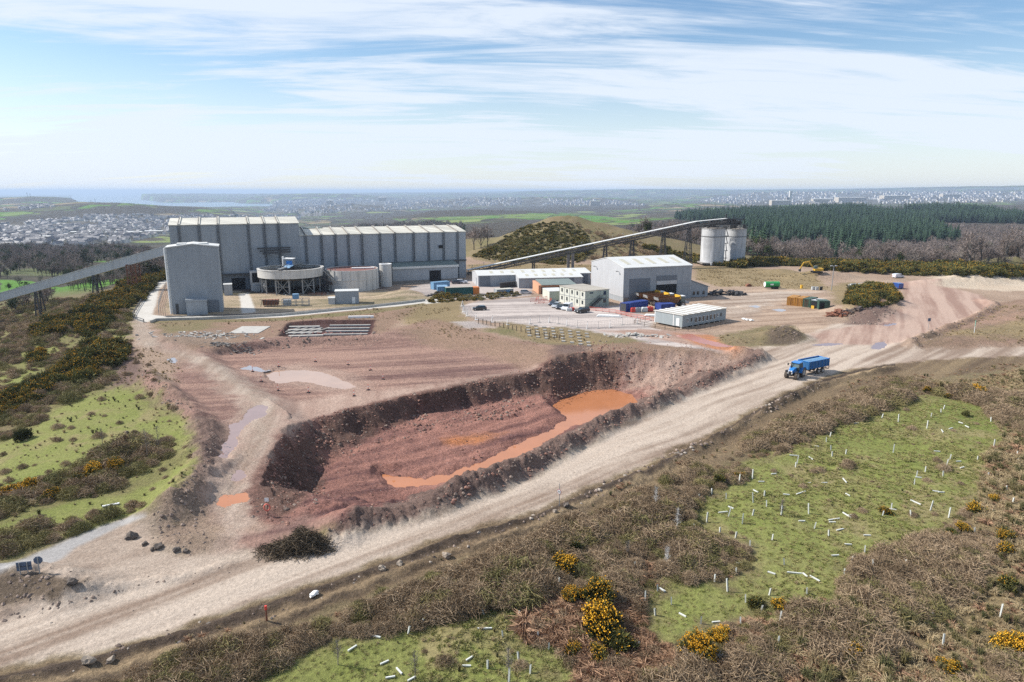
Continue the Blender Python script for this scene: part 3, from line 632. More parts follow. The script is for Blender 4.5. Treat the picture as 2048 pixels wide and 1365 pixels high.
def tag(o, label=None, cat=None, group=None, kind=None):
    if label: o['label'] = label
    if cat: o['category'] = cat
    if group: o['group'] = group
    if kind: o['kind'] = kind
    return o

def build_ground():
    az = np.concatenate([np.linspace(-62, -44, 40, endpoint=False), np.arange(-44, 44, 0.105), np.linspace(44, 62, 40)])
    az = np.radians(az)
    rr = [22.0]
    while rr[-1] < 62000:
        r = rr[-1]
        rr.append(r * (1 + (0.0040 if r < 420 else 0.008 if r < 1500 else 0.012 if r < 6000 else 0.03)))
    rr = np.array(rr)
    A, RR_ = np.meshgrid(az, rr)
    X = RR_ * np.sin(A); Y = RR_ * np.cos(A)
    Z = hgt(X, Y)
    col, lab, names, gr, rg = paint(X, Y, RR_)
    U, V = project(X, Y, Z)
    far = sstep(360, 470, RR_)
    wn_ = fbm(X / 60, Y / 60, 3) * 6
    def mask(polys, w_):
        k = np.zeros(X.shape)
        for p in polys:
            s = sdist(p, U + wn_, V + wn_ * .35, pad=20)
            k = np.maximum(k, sstep(-w_, w_, s))
        return k * far
    wood = mask(MASKS['wood'], 1.0); town = mask(MASKS['town'], 1.5); green = mask(MASKS['green'], .7)
    GRN = np.maximum(gr * (1 - far), green)
    Z[RR_ > 45000] -= 30
    # bay and river bed
    for p in SEA_PX:
        s = sdist(p, U, V, pad=30)
        Z = np.where((s > 0) & (RR_ > 3000), np.minimum(Z, -186), Z)
    nr, na = X.shape
    P = np.stack([X, Y, Z], -1).reshape(-1, 3)
    colv = np.concatenate([col, np.ones(X.shape + (1,))], -1).reshape(-1, 4)
    msk = np.stack([far, wood, town, np.ones(X.shape)], -1).reshape(-1, 4)
    idx = np.arange(nr * na).reshape(nr, na)
    quads = np.stack([idx[:-1, :-1], idx[:-1, 1:], idx[1:, 1:], idx[1:, :-1]], -1).reshape(-1, 4)[:, ::-1]
    fl = lab[:-1, :-1].ravel().copy()
    rf = RR_[:-1, :-1].ravel()
    names = names + ['far_hills']
    fl[rf > 480] = len(names) - 1
    mat = ground_material()
    nice = {'grass': 'grass_field'}
    for k, nm in enumerate(names):
        q = quads[fl == k]
        if not len(q): continue
        used, inv = np.unique(q.ravel(), return_inverse=True)
        me = bpy.data.meshes.new(nice.get(nm, nm))
        me.vertices.add(len(used)); me.vertices.foreach_set('co', P[used].astype(np.float32).ravel())
        nf = len(q)
        me.loops.add(nf * 4); me.loops.foreach_set('vertex_index', inv.astype(np.int32))
        me.polygons.add(nf); me.polygons.foreach_set('loop_start', np.arange(0, nf * 4, 4, dtype=np.int32))
        me.polygons.foreach_set('use_smooth', np.ones(nf, bool))
        me.update(calc_edges=True)
        for an, data in (('Col', colv), ('Msk', msk)):
            a = me.attributes.new(an, 'FLOAT_COLOR', 'POINT'); a.data.foreach_set('color', data[used].astype(np.float32).ravel())
        for an, data in (('Rgh', rg), ('Grn', GRN)):
            a = me.attributes.new(an, 'FLOAT', 'POINT'); a.data.foreach_set('value', data.ravel()[used].astype(np.float32))
        me.materials.append(mat)
        o = bpy.data.objects.new(nice.get(nm, nm), me); COL.objects.link(o); tag(o, kind='structure')
SEA_PX = [[(140, 396), (150, 386), (270, 386), (340, 401), (470, 401), (545, 402), (548, 412), (420, 414), (330, 412), (250, 406), (160, 404)],
          [(588, 428), (608, 423), (640, 422), (656, 427), (640, 432), (606, 433)]]
build_ground()

def water_sheet(name, poly, z, mat, grow=1.5):
    cx = sum(p[0] for p in poly) / len(poly); cy = sum(p[1] for p in poly) / len(poly)
    pts = []
    n = len(poly)
    ar = sum(poly[i][0] * poly[(i + 1) % n][1] - poly[(i + 1) % n][0] * poly[i][1] for i in range(n))
    sg = 1 if ar > 0 else -1
    for i in range(n):
        ax, ay = poly[i - 1]; bx, by = poly[i]; cx_, cy_ = poly[(i + 1) % n]
        tx, ty = cx_ - ax, cy_ - ay; l = hypot(tx, ty) or 1
        pts.append((bx + sg * ty / l * grow, by - sg * tx / l * grow, z))
    me = bpy.data.meshes.new(name); me.from_pydata(pts, [], [list(range(n))] if sg > 0 else [list(range(n))[::-1]]); me.update()
    me.materials.append(mat)
    o = bpy.data.objects.new(name, me); COL.objects.link(o); tag(o, kind='structure'); return o
WM = {'orange': make_mat('orange_silt_water', (.43, .175, .08), .12, spec=.35, vary=.12, vscale=.25),
      'lilac': make_mat('lilac_silt_water', (.27, .175, .155), .05, spec=.8, vary=.15, vscale=.4),
      'tan': make_mat('tan_silt_water', (.42, .27, .19), .06, spec=.8, vary=.2, vscale=.15),
      'red': make_mat('red_silt_water', (.42, .17, .12), .2, spec=.4, vary=.2, vscale=.3),
      'sky': make_mat('clear_water', (.25, .24, .26), .06, spec=.9)}
water_sheet('orange_pond', POND_POLY, -6.9, WM['orange'], 1.2)
for nm, poly, z, c in PUDDLES: water_sheet(nm, poly, z, WM[c], .7)
ms = make_mat('sea_water', (.10, .16, .20), .25, spec=.5)
me = bpy.data.meshes.new('sea')
me.from_pydata([(-60000, 3000, -180), (60000, 3000, -180), (60000, 75000, -180), (-60000, 75000, -180)], [], [(0, 1, 2, 3)]); me.materials.append(ms)
o = bpy.data.objects.new('sea', me); COL.objects.link(o); tag(o, kind='structure')
# ------------------------------------------------------------------ kit for building things
class MB:
    def __init__(s): s.v = []; s.f = []; s.m = []; s.k = 0
    def mat(s, k): s.k = k; return s
    def add(s, vs, fs):
        o = len(s.v); s.v += [tuple(p) for p in vs]; s.f += [tuple(i + o for i in f) for f in fs]; s.m += [s.k] * len(fs); return s
    def box(s, x0, y0, z0, x1, y1, z1):
        return s.add([(x0, y0, z0), (x1, y0, z0), (x1, y1, z0), (x0, y1, z0), (x0, y0, z1), (x1, y0, z1), (x1, y1, z1), (x0, y1, z1)],
                     [(0, 3, 2, 1), (4, 5, 6, 7), (0, 1, 5, 4), (1, 2, 6, 5), (2, 3, 7, 6), (3, 0, 4, 7)])
    def prof(s, pts, a0, a1, axis='x'):
        """closed profile in the plane across the axis, extruded from a0 to a1"""
        n = len(pts)
        if axis == 'x': A = [(a0, p, q) for p, q in pts] + [(a1, p, q) for p, q in pts]
        elif axis == 'y': A = [(p, a0, q) for p, q in pts] + [(p, a1, q) for p, q in pts]
        else: A = [(p, q, a0) for p, q in pts] + [(p, q, a1) for p, q in pts]
        return s.add(A, [tuple(range(n))[::-1], tuple(range(n, 2 * n))] + [(i, (i + 1) % n, n + (i + 1) % n, n + i) for i in range(n)])
    def cyl(s, p, q, r, n=10, r2=None, cap=True):
        p = Vector(p); q = Vector(q); d = (q - p)
        if d.length < 1e-6: return s
        d.normalize(); a = d.orthogonal().normalized(); b = d.cross(a); r2 = r if r2 is None else r2
        V = [p + (a * cos(2 * pi * i / n) + b * sin(2 * pi * i / n)) * r for i in range(n)] + [q + (a * cos(2 * pi * i / n) + b * sin(2 * pi * i / n)) * r2 for i in range(n)]
        F = [(i, (i + 1) % n, n + (i + 1) % n, n + i) for i in range(n)]
        if cap: F += [tuple(range(n))[::-1], tuple(range(n, 2 * n))]
        return s.add(V, F)
    def bar(s, p, q, w_, h_=None):
        p = Vector(p); q = Vector(q); d = q - p
        if d.length < 1e-6: return s
        d.normalize(); h_ = h_ or w_
        up = Vector((0, 0, 1)) if abs(d.z) < .95 else Vector((0, 1, 0))
        a = d.cross(up).normalized() * w_ / 2; b = a.normalized().cross(d).normalized() * h_ / 2
        V = [p - a - b, p + a - b, p + a + b, p - a + b, q - a - b, q + a - b, q + a + b, q - a + b]
        return s.add(V, [(0, 1, 2, 3)[::-1], (4, 5, 6, 7), (0, 1, 5, 4), (1, 2, 6, 5), (2, 3, 7, 6), (3, 0, 4, 7)])
    def path(s, pts, w_, h_=None):
        for i in range(len(pts) - 1): s.bar(pts[i], pts[i + 1], w_, h_)
        return s
    def ring(s, c, r0, r1, z0, z1, n=48):
        cx, cy = c; V = []
        for r, z in ((r1, z0), (r1, z1), (r0, z1), (r0, z0)):
            V += [(cx + r * cos(2 * pi * i / n), cy + r * sin(2 * pi * i / n), z) for i in range(n)]
        F = []
        for k in range(4):
            a = k * n; b = ((k + 1) % 4) * n
            F += [(a + i, a + (i + 1) % n, b + (i + 1) % n, b + i) for i in range(n)]
        return s.add(V, F)
    def blob(s, c, rx, ry, rz, seed=0, sub=2, jag=.25, flat=-.3):
        me_ = _ico(sub); rnd = random.Random(seed); ph = [rnd.uniform(0, 9) for _ in range(6)]
        V = []
        for (x, y, z) in me_[0]:
            k = 1 + jag * (sin(3.1 * x + ph[0]) * cos(2.7 * y + ph[1]) + .6 * sin(5.3 * z + ph[2] + 4 * x) + .35 * rnd.uniform(-1, 1))
            V.append((c[0] + x * rx * k, c[1] + y * ry * k, c[2] + max(z, flat) * rz * k))
        return s.add(V, me_[1])
    def build(s, name, mats, parent=None, smooth=False, bevel=0):
        me_ = bpy.data.meshes.new(name); me_.from_pydata(s.v, [], s.f)
        if not isinstance(mats, (list, tuple)): mats = [mats]
        for m_ in mats: me_.materials.append(m_)
        if len(mats) > 1: me_.polygons.foreach_set('material_index', s.m)
        if smooth:
            me_.polygons.foreach_set('use_smooth', [True] * len(me_.polygons))
            if smooth == 'auto': me_.set_sharp_from_angle(angle=R(38))
        me_.update()
        o_ = bpy.data.objects.new(name, me_); COL.objects.link(o_)
        if parent: o_.parent = parent
        if bevel:
            b_ = o_.modifiers.new('bevel', 'BEVEL'); b_.width = bevel; b_.segments = 2; b_.limit_method = 'ANGLE'
        return o_
_icoc = {}
def _ico(sub):
    if sub in _icoc: return _icoc[sub]
    import bmesh
    b = bmesh.new(); bmesh.ops.create_icosphere(b, subdivisions=sub, radius=1)
    r = ([tuple(v.co) for v in b.verts], [tuple(v.index for v in f.verts) for f in b.faces]); b.free()
    _icoc[sub] = r; return r
def thing(name, label, cat, loc=(0, 0, 0), rz=0.0, group=None):
    o_ = bpy.data.objects.new(name, None); COL.objects.link(o_); o_.location = loc; o_.rotation_euler = (0, 0, rz); o_.empty_display_size = .5
    return tag(o_, label, cat, group)
def dup(root, loc, rz=None, label=None, scale=None, rot=None):
    c = root.copy(); COL.objects.link(c); c.location = loc
    if rz is not None: c.rotation_euler = (0, 0, rz)
    if rot is not None: c.rotation_euler = rot
    if scale is not None: c.scale = scale
    if label: c['label'] = label
    for ch in root.children:
        d = ch.copy(); COL.objects.link(d); d.parent = c
        for g_ in ch.children:
            e = g_.copy(); COL.objects.link(e); e.parent = d
    return c
def cladding(name, base, rough=.55, period=1.0, depth=.25, stain=.18, metal=0.0):
    """profiled sheet steel: fine ribs, faint panel joints and rain streaks, in the building's own axes"""
    m = bpy.data.materials.new(name); m.use_nodes = True; t = m.node_tree; b = t.nodes['Principled BSDF']; K = t.links.new
    tc_ = t.nodes.new('ShaderNodeTexCoord'); sp = t.nodes.new('ShaderNodeSeparateXYZ'); K(tc_.outputs['Object'], sp.inputs[0])
    ad = t.nodes.new('ShaderNodeMath'); ad.operation = 'ADD'; K(sp.outputs[0], ad.inputs[0]); K(sp.outputs[1], ad.inputs[1])
    def vn(sx, sz, det):
        c_ = t.nodes.new('ShaderNodeCombineXYZ')
        a_ = t.nodes.new('ShaderNodeMath'); a_.operation = 'MULTIPLY'; K(ad.outputs[0], a_.inputs[0]); a_.inputs[1].default_value = sx
        b_ = t.nodes.new('ShaderNodeMath'); b_.operation = 'MULTIPLY'; K(sp.outputs[2], b_.inputs[0]); b_.inputs[1].default_value = sz
        K(a_.outputs[0], c_.inputs[0]); K(b_.outputs[0], c_.inputs[1])
        n_ = t.nodes.new('ShaderNodeTexNoise'); n_.inputs['Detail'].default_value = det; n_.inputs['Scale'].default_value = 1; n_.inputs['Roughness'].default_value = .65
        K(c_.outputs[0], n_.inputs['Vector']); return n_.outputs[0]
    def mr(f, a_, b_, c_, d_):
        x = t.nodes.new('ShaderNodeMapRange'); K(f, x.inputs[0])
        for i_, q_ in enumerate((a_, b_, c_, d_)): x.inputs[i_ + 1].default_value = q_
        return x.outputs[0]
    def mu(a_, b_, op='MULTIPLY'):
        x = t.nodes.new('ShaderNodeMath'); x.operation = op
        for i_, q_ in enumerate((a_, b_)):
            if isinstance(q_, (int, float)): x.inputs[i_].default_value = q_
            else: K(q_, x.inputs[i_])
        return x.outputs[0]
    st = mu(mr(vn(.9, .07, 5), .3, .7, 1 - stain, 1 + stain * .5), mr(vn(.12, .12, 4), .3, .7, 1 - stain * .6, 1 + stain * .4))
    fn = t.nodes.new('ShaderNodeMath'); fn.operation = 'FRACT'; K(mu(ad.outputs[0], 1 / period), fn.inputs[0])
    seam = mr(fn.outputs[0], .04, .10, .92, 1.0)
    tot = mu(st, seam)
    s_ = t.nodes.new('ShaderNodeVectorMath'); s_.operation = 'SCALE'; s_.inputs[0].default_value = base; K(tot, s_.inputs['Scale'])
    K(s_.outputs[0], b.inputs['Base Color'])
    b.inputs['Roughness'].default_value = rough; b.inputs['Specular IOR Level'].default_value = .35; b.inputs['Metallic'].default_value = metal
    sn = t.nodes.new('ShaderNodeMath'); sn.operation = 'SINE'; K(mu(ad.outputs[0], 2 * pi / .33), sn.inputs[0])
    bp = t.nodes.new('ShaderNodeBump'); bp.inputs['Distance'].default_value = .02 * depth / .25; K(sn.outputs[0], bp.inputs['Height']); K(bp.outputs[0], b.inputs['Normal'])
    return m
MT = {
 'clad': cladding('grey_cladding', (.31, .335, .355), stain=.13), 'clad_light': cladding('light_cladding', (.55, .55, .54)), 'clad_mid': cladding('mid_cladding', (.35, .375, .395), stain=.14),
 'clad_cream': cladding('cream_cladding', (.58, .58, .50), depth=.1, stain=.1), 'clad_green': cladding('pale_green_cladding', (.40, .45, .37), depth=.1, stain=.1), 'clad_blue': cladding('cabin_cladding', (.33, .37, .38), depth=.1, stain=.12),
 'clad_pale': cladding('pale_cladding', (.47, .475, .485), stain=.08),
 'roof': cladding('weathered_roof', (.62, .59, .50), stain=.32, period=2.0), 'roof_white': cladding('white_roof', (.64, .64, .61), stain=.10, period=1.0), 'roof_tan': cladding('felt_roof', (.46, .42, .35), stain=.3),
 'roof_dark': cladding('dark_roof', (.20, .24, .22), stain=.2), 'sky_light': make_mat('rooflight', (.50, .47, .36), .4),
 'door': cladding('shutter_steel', (.17, .19, .215), depth=.3, stain=.08), 'black': make_mat('dark_opening', (.012, .012, .014), .9), 'darksteel': make_mat('dark_steel', (.06, .06, .062), .6, vary=.4, vscale=1.5),
 'ribgrey': make_mat('rib_steel', (.12, .13, .14), .6, vary=.3), 'steel': make_mat('galvanised_steel', (.34, .35, .35), .5, metal=.3, vary=.2, vscale=2), 'pipe': make_mat('rusty_pipework', (.11, .085, .075), .7, vary=.4), 'white': make_mat('white_paint', (.78, .78, .76), .5, vary=.06), 'rust': make_mat('rusty_steel', (.22, .09, .05), .8, vary=.4, vscale=2),
 'concrete': make_mat('concrete', (.44, .42, .38), .9, vary=.25, vscale=.8, bump=.02), 'conc_dark': make_mat('stained_concrete', (.22, .20, .18), .9, vary=.3, vscale=.5), 'silo': cladding('silo_steel', (.53, .535, .54), stain=.34, period=3.0, depth=.05),
 'tank': cladding('tank_steel', (.60, .58, .54), stain=.25, period=2.5, depth=.05), 'redcover': make_mat('red_brown_sludge', (.22, .10, .08), .6, vary=.2, vscale=.5), 'brownwater': make_mat('brown_water', (.10, .075, .055), .15, vary=.3, vscale=.3),
 'blue': make_mat('blue_paint', (.02, .20, .55), .35, vary=.1, coat=.3), 'blue_cont': cladding('blue_container', (.04, .075, .30), depth=.6, stain=.2), 'blue_light': cladding('light_blue_container', (.20, .38, .58), depth=.6, stain=.2), 'green_cont': cladding('green_container', (.03, .13, .12), depth=.6, stain=.4),
 'green_dull': cladding('olive_container', (.06, .115, .085), depth=.6, stain=.3), 'yellow_cont': cladding('yellow_container', (.52, .25, .05), depth=.6, stain=.3), 'orange': make_mat('orange_paint', (.62, .20, .04), .6, vary=.15), 'brick': make_mat('orange_brick', (.52, .23, .13), .9, vary=.2, vscale=2), 'salmon': make_mat('salmon_render', (.58, .29, .17), .85, vary=.1),
 'tyre': make_mat('tyre_rubber', (.035, .033, .032), .85, vary=.4, vscale=6), 'mudtyre': make_mat('dusty_tyre', (.13, .105, .085), .95, vary=.4, vscale=5, bump=.02), 'rim': make_mat('wheel_rim', (.45, .45, .45), .4, metal=.4), 'glass': make_mat('dark_glass', (.03, .04, .045), .08, spec=.8), 'glass_cab': make_mat('cab_glass', (.10, .15, .15), .08, spec=.8),
 'lamp': make_mat('lamp_glass', (.75, .76, .76), .15), 'redlamp': make_mat('red_lamp', (.5, .02, .02), .3), 'yellow': make_mat('yellow_machine_paint', (.72, .42, .04), .45, vary=.15), 'brown_body': make_mat('muddy_yellow_steel', (.20, .085, .03), .7, vary=.4, vscale=1.2), 'red': make_mat('red_plastic', (.62, .07, .05), .55, vary=.1), 'redmesh': make_mat('orange_red_barrier', (.66, .16, .11), .6),
 'green': make_mat('green_paint', (.03, .30, .08), .4, vary=.15), 'carblack': make_mat('car_black', (.012, .014, .018), .18, coat=.6), 'carnavy': make_mat('car_navy', (.02, .03, .055), .2, coat=.6), 'carsilver': make_mat('car_silver', (.50, .52, .54), .3, metal=.4, coat=.5), 'carwhite': make_mat('van_white', (.66, .68, .72), .3, coat=.4), 'carblue': make_mat('van_blue', (.03, .08, .28), .3, coat=.4),
 'sign_back': make_mat('sign_back', (.085, .125, .19), .5, vary=.1), 'wood': make_mat('weathered_post', (.13, .105, .08), .9, vary=.3), 'tube': make_mat('shelter_plastic', (.66, .67, .62), .5, vary=.12, vscale=3), 'rock': make_mat('pale_rock', (.30, .245, .19), .95, vary=.3, vscale=1.2, bump=.06, bscale=3), 'darkrock': make_mat('dark_rock', (.12, .098, .082), .95, vary=.4, vscale=1.5, bump=.06, bscale=3),
 'blackp': make_mat('black_plastic', (.02, .02, .022), .5), 'ibc': make_mat('white_plastic_tank', (.62, .64, .62), .4, vary=.1), 'bag': make_mat('white_sack', (.74, .73, .70), .8, vary=.15, bump=.04, bscale=4), 'ladder': make_mat('blue_ladder', (.05, .14, .48), .5),
}
def uat(O, ang, u, z):
    """distance along a wall line from O at which height z shows at column u"""
    k = (u - 1024) / FPX; c = cos(ang); s_ = sin(ang)
    return (k * (O[1] * CP - (z - CAM_H) * SP) - O[0]) / (c - k * s_ * CP)
def zat(x, y, v):
    """height above a ground point that shows at row v"""
    y_ = -(v - 682.5) / FPX
    # up/dep = y_ ; up = Y SP + dz CP ; dep = Y CP - dz SP
    return CAM_H + (y_ * y * CP - y * SP) / (CP + y_ * SP)
def frame2(p1, p2, z=0.0):
    a = G(*p1, z); b = G(*p2, z); return a, atan2(b[1] - a[1], b[0] - a[0]), hypot(b[0] - a[0], b[1] - a[1])
# ------------------------------------------------------------------ the processing plant
A0 = R(22.5)
O_MAIN = G(445, 581); _c, _s = cos(A0), sin(A0)
t0 = uat(O_MAIN, A0, 337, 23.4)
O_MAIN = (O_MAIN[0] + t0 * _c, O_MAIN[1] + t0 * _s)
W_T = uat(O_MAIN, A0, 597, 23.3); W_L = uat(O_MAIN, A0, 931, 18.8)
def gable_shed(name, label, O, ang, x0, x1, dep, ze, zr, wallm, roofm, z0=-1.0, group=None, over=.35, parent=None, cat='shed'):
    """ridge runs along local x; walls as one closed body under a two-slope roof"""
    r_ = parent or thing(name, label, cat, (O[0], O[1], 0), ang, group)
    m = MB(); m.prof([(0, z0), (dep, z0), (dep, ze), (dep / 2, zr), (0, ze)], x0, x1); w_ = m.build('wall', wallm, r_)
    m = MB(); th = .22
    sl = (zr - ze) / (dep / 2)
    for sgn in (0, 1):
        ya, yb = (-over, dep / 2) if sgn == 0 else (dep + over, dep / 2)
        za = ze - over * sl
        m.add([(x0 - .2, ya, za + .03), (x1 + .2, ya, za + .03), (x1 + .2, yb, zr + .03), (x0 - .2, yb, zr + .03), (x0 - .2, ya, za + th), (x1 + .2, ya, za + th), (x1 + .2, yb, zr + th), (x0 - .2, yb, zr + th)],
              [(0, 3, 2, 1), (4, 5, 6, 7), (0, 1, 5, 4), (1, 2, 6, 5), (2, 3, 7, 6), (3, 0, 4, 7)])
    rf = m.build('roof', roofm, r_)
    return r_, rf
def ribs(par, xs, ze, zr, dep, z0, rf, wide=.55):
    for x in xs:
        m = MB(); m.box(x - .45, -.38, z0, x - .25, -.003, ze); m.box(x + .2, -.38, z0, x + .4, -.003, ze)
        for q in range(int((ze - z0) / 2.2)): m.box(x - .25, -.3, z0 + 1 + q * 2.2, x + .2, -.12, z0 + 1.18 + q * 2.2)
        m.build('downpipe', MT['ribgrey'], par)
        m = MB()
        m.prof([(-.5, ze + .22), (dep / 2, zr + .25), (dep / 2, zr + .72), (-.5, ze + .55)], x - wide / 2, x - wide / 2 + .22); m.build('roof_rib', MT['conc_dark'], rf)
        m = MB(); m.prof([(-.5, ze + .22), (dep / 2, zr + .25), (dep / 2, zr + .60), (-.5, ze + .45)], x, x + .4); m.build('roof_rib', MT['roof'], rf)
DEP = 28.0
mainb, rf = gable_shed('process_building', 'tall grey metal clad processing building, highest block with weathered pale roof', O_MAIN, A0, 0, W_T, DEP, 23.3, 25.1, MT['clad'], MT['roof'], cat='industrial building')
ribs(mainb, [uat(O_MAIN, A0, u, 18) for u in (360, 400, 438, 498, 530, 558)], 23.3, 25.1, DEP, 0, rf)
m = MB(); zr0 = 0
xd0, xd1 = uat(O_MAIN, A0, 446, 2), uat(O_MAIN, A0, 502, 2)
m.box(xd0, -.35, 0, xd1, -.01, 5.4); m.build('lower_panel', MT['door'], mainb)
m = MB(); m.box(xd0 + 3, -.5, 0, xd0 + 7.5, -.36, 4.2); m.build('door', MT['black'], mainb)
m = MB(); m.box(xd0 - 4, -1.6, 5.5, xd1 + 1, -.01, 5.9); m.build('canopy', MT['darksteel'], mainb)
m = MB()
for k in range(3): m.bar((uat(O_MAIN, A0, 514 + k * 5, 14), -1.2 - k * .5, 14.6 - .9 * k), (uat(O_MAIN, A0, 580, 14), -1.4 - k * .6, 14.7 - .7 * k), .35 + .1 * k, .5)
m.build('pipe_bridge', MT['darksteel'], mainb)
m = MB()
for k in range(7): m.bar((uat(O_MAIN, A0, 545 + k * 4, 10), -.8, 3 + k), (uat(O_MAIN, A0, 590, 10), -1.5, 10.5 - k * .8), .22)
m.build('pipework', MT['pipe'], mainb)
longb, rf = gable_shed('long_process_hall', 'long lower grey clad hall with ribbed pale roof, right of the tallest block', (O_MAIN[0] + _c * (W_T + .02), O_MAIN[1] + _s * (W_T + .02)), A0, 0, W_L - W_T, DEP, 18.8, 20.7, MT['clad_mid'], MT['roof'], cat='industrial building')
OL = (O_MAIN[0] + _c * W_T, O_MAIN[1] + _s * W_T)
ribs(longb, [uat(OL, A0, u, 15) for u in (612, 643, 671, 697, 724, 760, 790, 827, 857, 887, 915)], 18.8, 20.7, DEP, 0, rf)
m = MB(); xa = uat(OL, A0, 881, 14); m.box(xa - .8, -.5, 12.6, xa + .9, -.01, 13.7); m.build('vent', MT['black'], longb)
m = MB(); m.box(uat(OL, A0, 762, 8), -.8, 7.2, W_L - W_T, -.02, 7.7); m.build('gutter', MT['darksteel'], longb)
m = MB(); m.box(2, DEP * .5 - 1.5, 20.7, 10, DEP * .5 + 6, 21.0); m.build('lower_roof_patch', MT['roof_dark'], longb)
# mast behind
mp_ = GY(766, 470, 330); mast = thing('radio_mast', 'thin pale mast rising behind the long hall roof', 'mast', (mp_[0], 330, h1(mp_[0], 330)))
m = MB(); zt = zat(mp_[0], 330, 427) - h1(mp_[0], 330); m.cyl((0, 0, 0), (0, 0, zt), .28, 6, .16); m.build('pole', MT['steel'], mast)
m = MB(); m.box(-.6, -.1, zt - 1.6, .6, .1, zt - 1.3); m.build('aerial', MT['steel'], mast)
# front tower shed (gable end towards us, ridge running back)
O1, a1, w1 = frame2((346, 629), (449, 628)); a1 = R(21)
w1 = uat(O1, a1, 446.5, 1.0)
zt = zat(O1[0], O1[1], 497); zr = zat(O1[0] + cos(a1) * w1 / 2, O1[1] + sin(a1) * w1 / 2, 489.5)
tw = thing('tower_shed', 'tall narrow grey metal clad shed with gable end standing in front of the main building', 'industrial building', (*O1, 0), a1)
m = MB(); m.prof([(0, -1), (w1, -1), (w1, zt), (w1 / 2, zr), (0, zt)], 0, 8, 'y'); m.build('wall', MT['clad'], tw)
m = MB()
for s_ in (0, 1):
    xa, xb = (-.3, w1 / 2) if s_ == 0 else (w1 + .3, w1 / 2)
    m.add([(xa, -.3, zt), (xa, 8.3, zt), (xb, 8.3, zr + .03), (xb, -.3, zr + .03), (xa, -.3, zt + .3), (xa, 8.3, zt + .3), (xb, 8.3, zr + .3), (xb, -.3, zr + .3)],
          [(0, 3, 2, 1), (4, 5, 6, 7), (0, 1, 5, 4), (1, 2, 6, 5), (2, 3, 7, 6), (3, 0, 4, 7)])
rf = m.build('roof', MT['roof_white'], tw)
for xv in (.28, .70):
    m = MB(); m.box(w1 * xv - 1.2, 2, zt + .4, w1 * xv + 1.2, 6, zt + 1.1); m.build('roof_vent', MT['roof_white'], rf)
m = MB(); m.box(w1 * .29, -3.2, -.5, w1 * .69, -.01, 3.9); m.prof([(w1 * .28, 3.9), (w1 * .70, 3.9), (w1 * .70, 4.2), (w1 * .28, 4.6)], -3.4, 0, 'y'); m.build('porch', MT['clad_mid'], tw)
m = MB(); m.box(w1 * .70, -.12, 0, w1 * .93, -.01, 3.6); m.build('roller_door', MT['door'], tw)
m = MB(); m.box(w1 * .07, -.15, 0, w1 * .12, -.01, 3.0); m.build('louvre', MT['darksteel'], tw)
m = MB(); m.cyl((-.5, 1.0, 0), (-.5, 1.0, zt), .28, 8); m.cyl((-.5, 3.0, 0), (-.5, 3.0, zt), .2, 8); m.build('downpipe', MT['white'], tw)
# switch cabin beside tower
def cabin(name, label, uv, ang, w_, d_, h_, wm, rm, cat='cabin', door=True, group=None, slope=.25):
    o_ = G(*uv); c_ = thing(name, label, cat, (o_[0], o_[1], h1(*o_) - .05), ang, group)
    m = MB(); m.prof([(0, 0), (d_, 0), (d_, h_ - slope), (d_ / 2, h_), (0, h_ - slope)], 0, w_); m.build('wall', wm, c_)
    m = MB(); m.prof([(-.15, h_ - slope), (d_ / 2, h_ + .02), (d_ + .15, h_ - slope), (d_ + .15, h_ - slope + .15), (d_ / 2, h_ + .18), (-.15, h_ - slope + .15)], -.12, w_ + .12); m.build('roof', rm, c_)
    if door:
        m = MB(); m.box(w_ * .72, -.05, .05, w_ * .72 + .95, -.004, 2.1); m.build('door', MT['white'], c_)
    return c_
cabin('substation_cabin', 'small pale grey cabin with pitched white roof on the plant ground', (671, 608), R(10), 7.2, 4.5, 4.2, MT['clad_mid'], MT['roof_white'])
cabin('generator_box', 'low pale grey box against the left side of the white roofed cabin', (657, 609), R(10), 2.0, 2.2, 2.2, MT['clad_light'], MT['roof_white'], 'box', False)
cabin('silver_cabinet', 'tall silver cabinet standing right beside the narrow tower shed', (449, 592), R(20), 2.6, 2.4, 4.0, MT['clad_mid'], MT['roof_white'], 'cabinet', False)
# elevated thickener tank on legs
cx, cy = GY(583, 560, 243)[:2]; cy = 243.0
rad = 63.5 / FPX * (243 * CP + 26 * SP); zt_ = zat(cx, cy, 535)
th = thing('thickener_tank', 'wide pale round settling tank raised on braced steel legs', 'tank', (cx, cy, 0), 0)
m = MB(); m.ring((0, 0), rad - .25, rad, zt_ - 2.9, zt_, 72); m.ring((0, 0), rad - .8, rad + .12, zt_ - .25, zt_ + .02, 72); m.build('drum', MT['tank'], th)
m = MB(); m.cyl((0, 0, zt_ - 1.3), (0, 0, zt_ - 1.0), rad - .26, 72); m.build('liquid', MT['brownwater'], th)
m = MB(); m.cyl((0, 0, zt_ - 4.6), (0, 0, zt_ - 3.3), rad * .3, 40, rad - .3, False); m.build('cone_base', MT['conc_dark'], th)
for k in range(14):
    a = 2 * pi * k / 14; r_ = rad - 1.2; x, y = r_ * cos(a), r_ * sin(a); a2 = 2 * pi * (k + 1) / 14; x2, y2 = r_ * cos(a2), r_ * sin(a2)
    m = MB(); m.bar((x, y, -.3), (x, y, zt_ - 3.0), .38)
    if k % 2 == 0:
        m.bar((x, y, 0), (x2, y2, zt_ - 3.3), .16); m.bar((x2, y2, 0), (x, y, zt_ - 3.3), .16); m.bar((x, y, (zt_ - 3.1) / 2), (x2, y2, (zt_ - 3.1) / 2), .16)
    m.build('leg', MT['steel'], th)
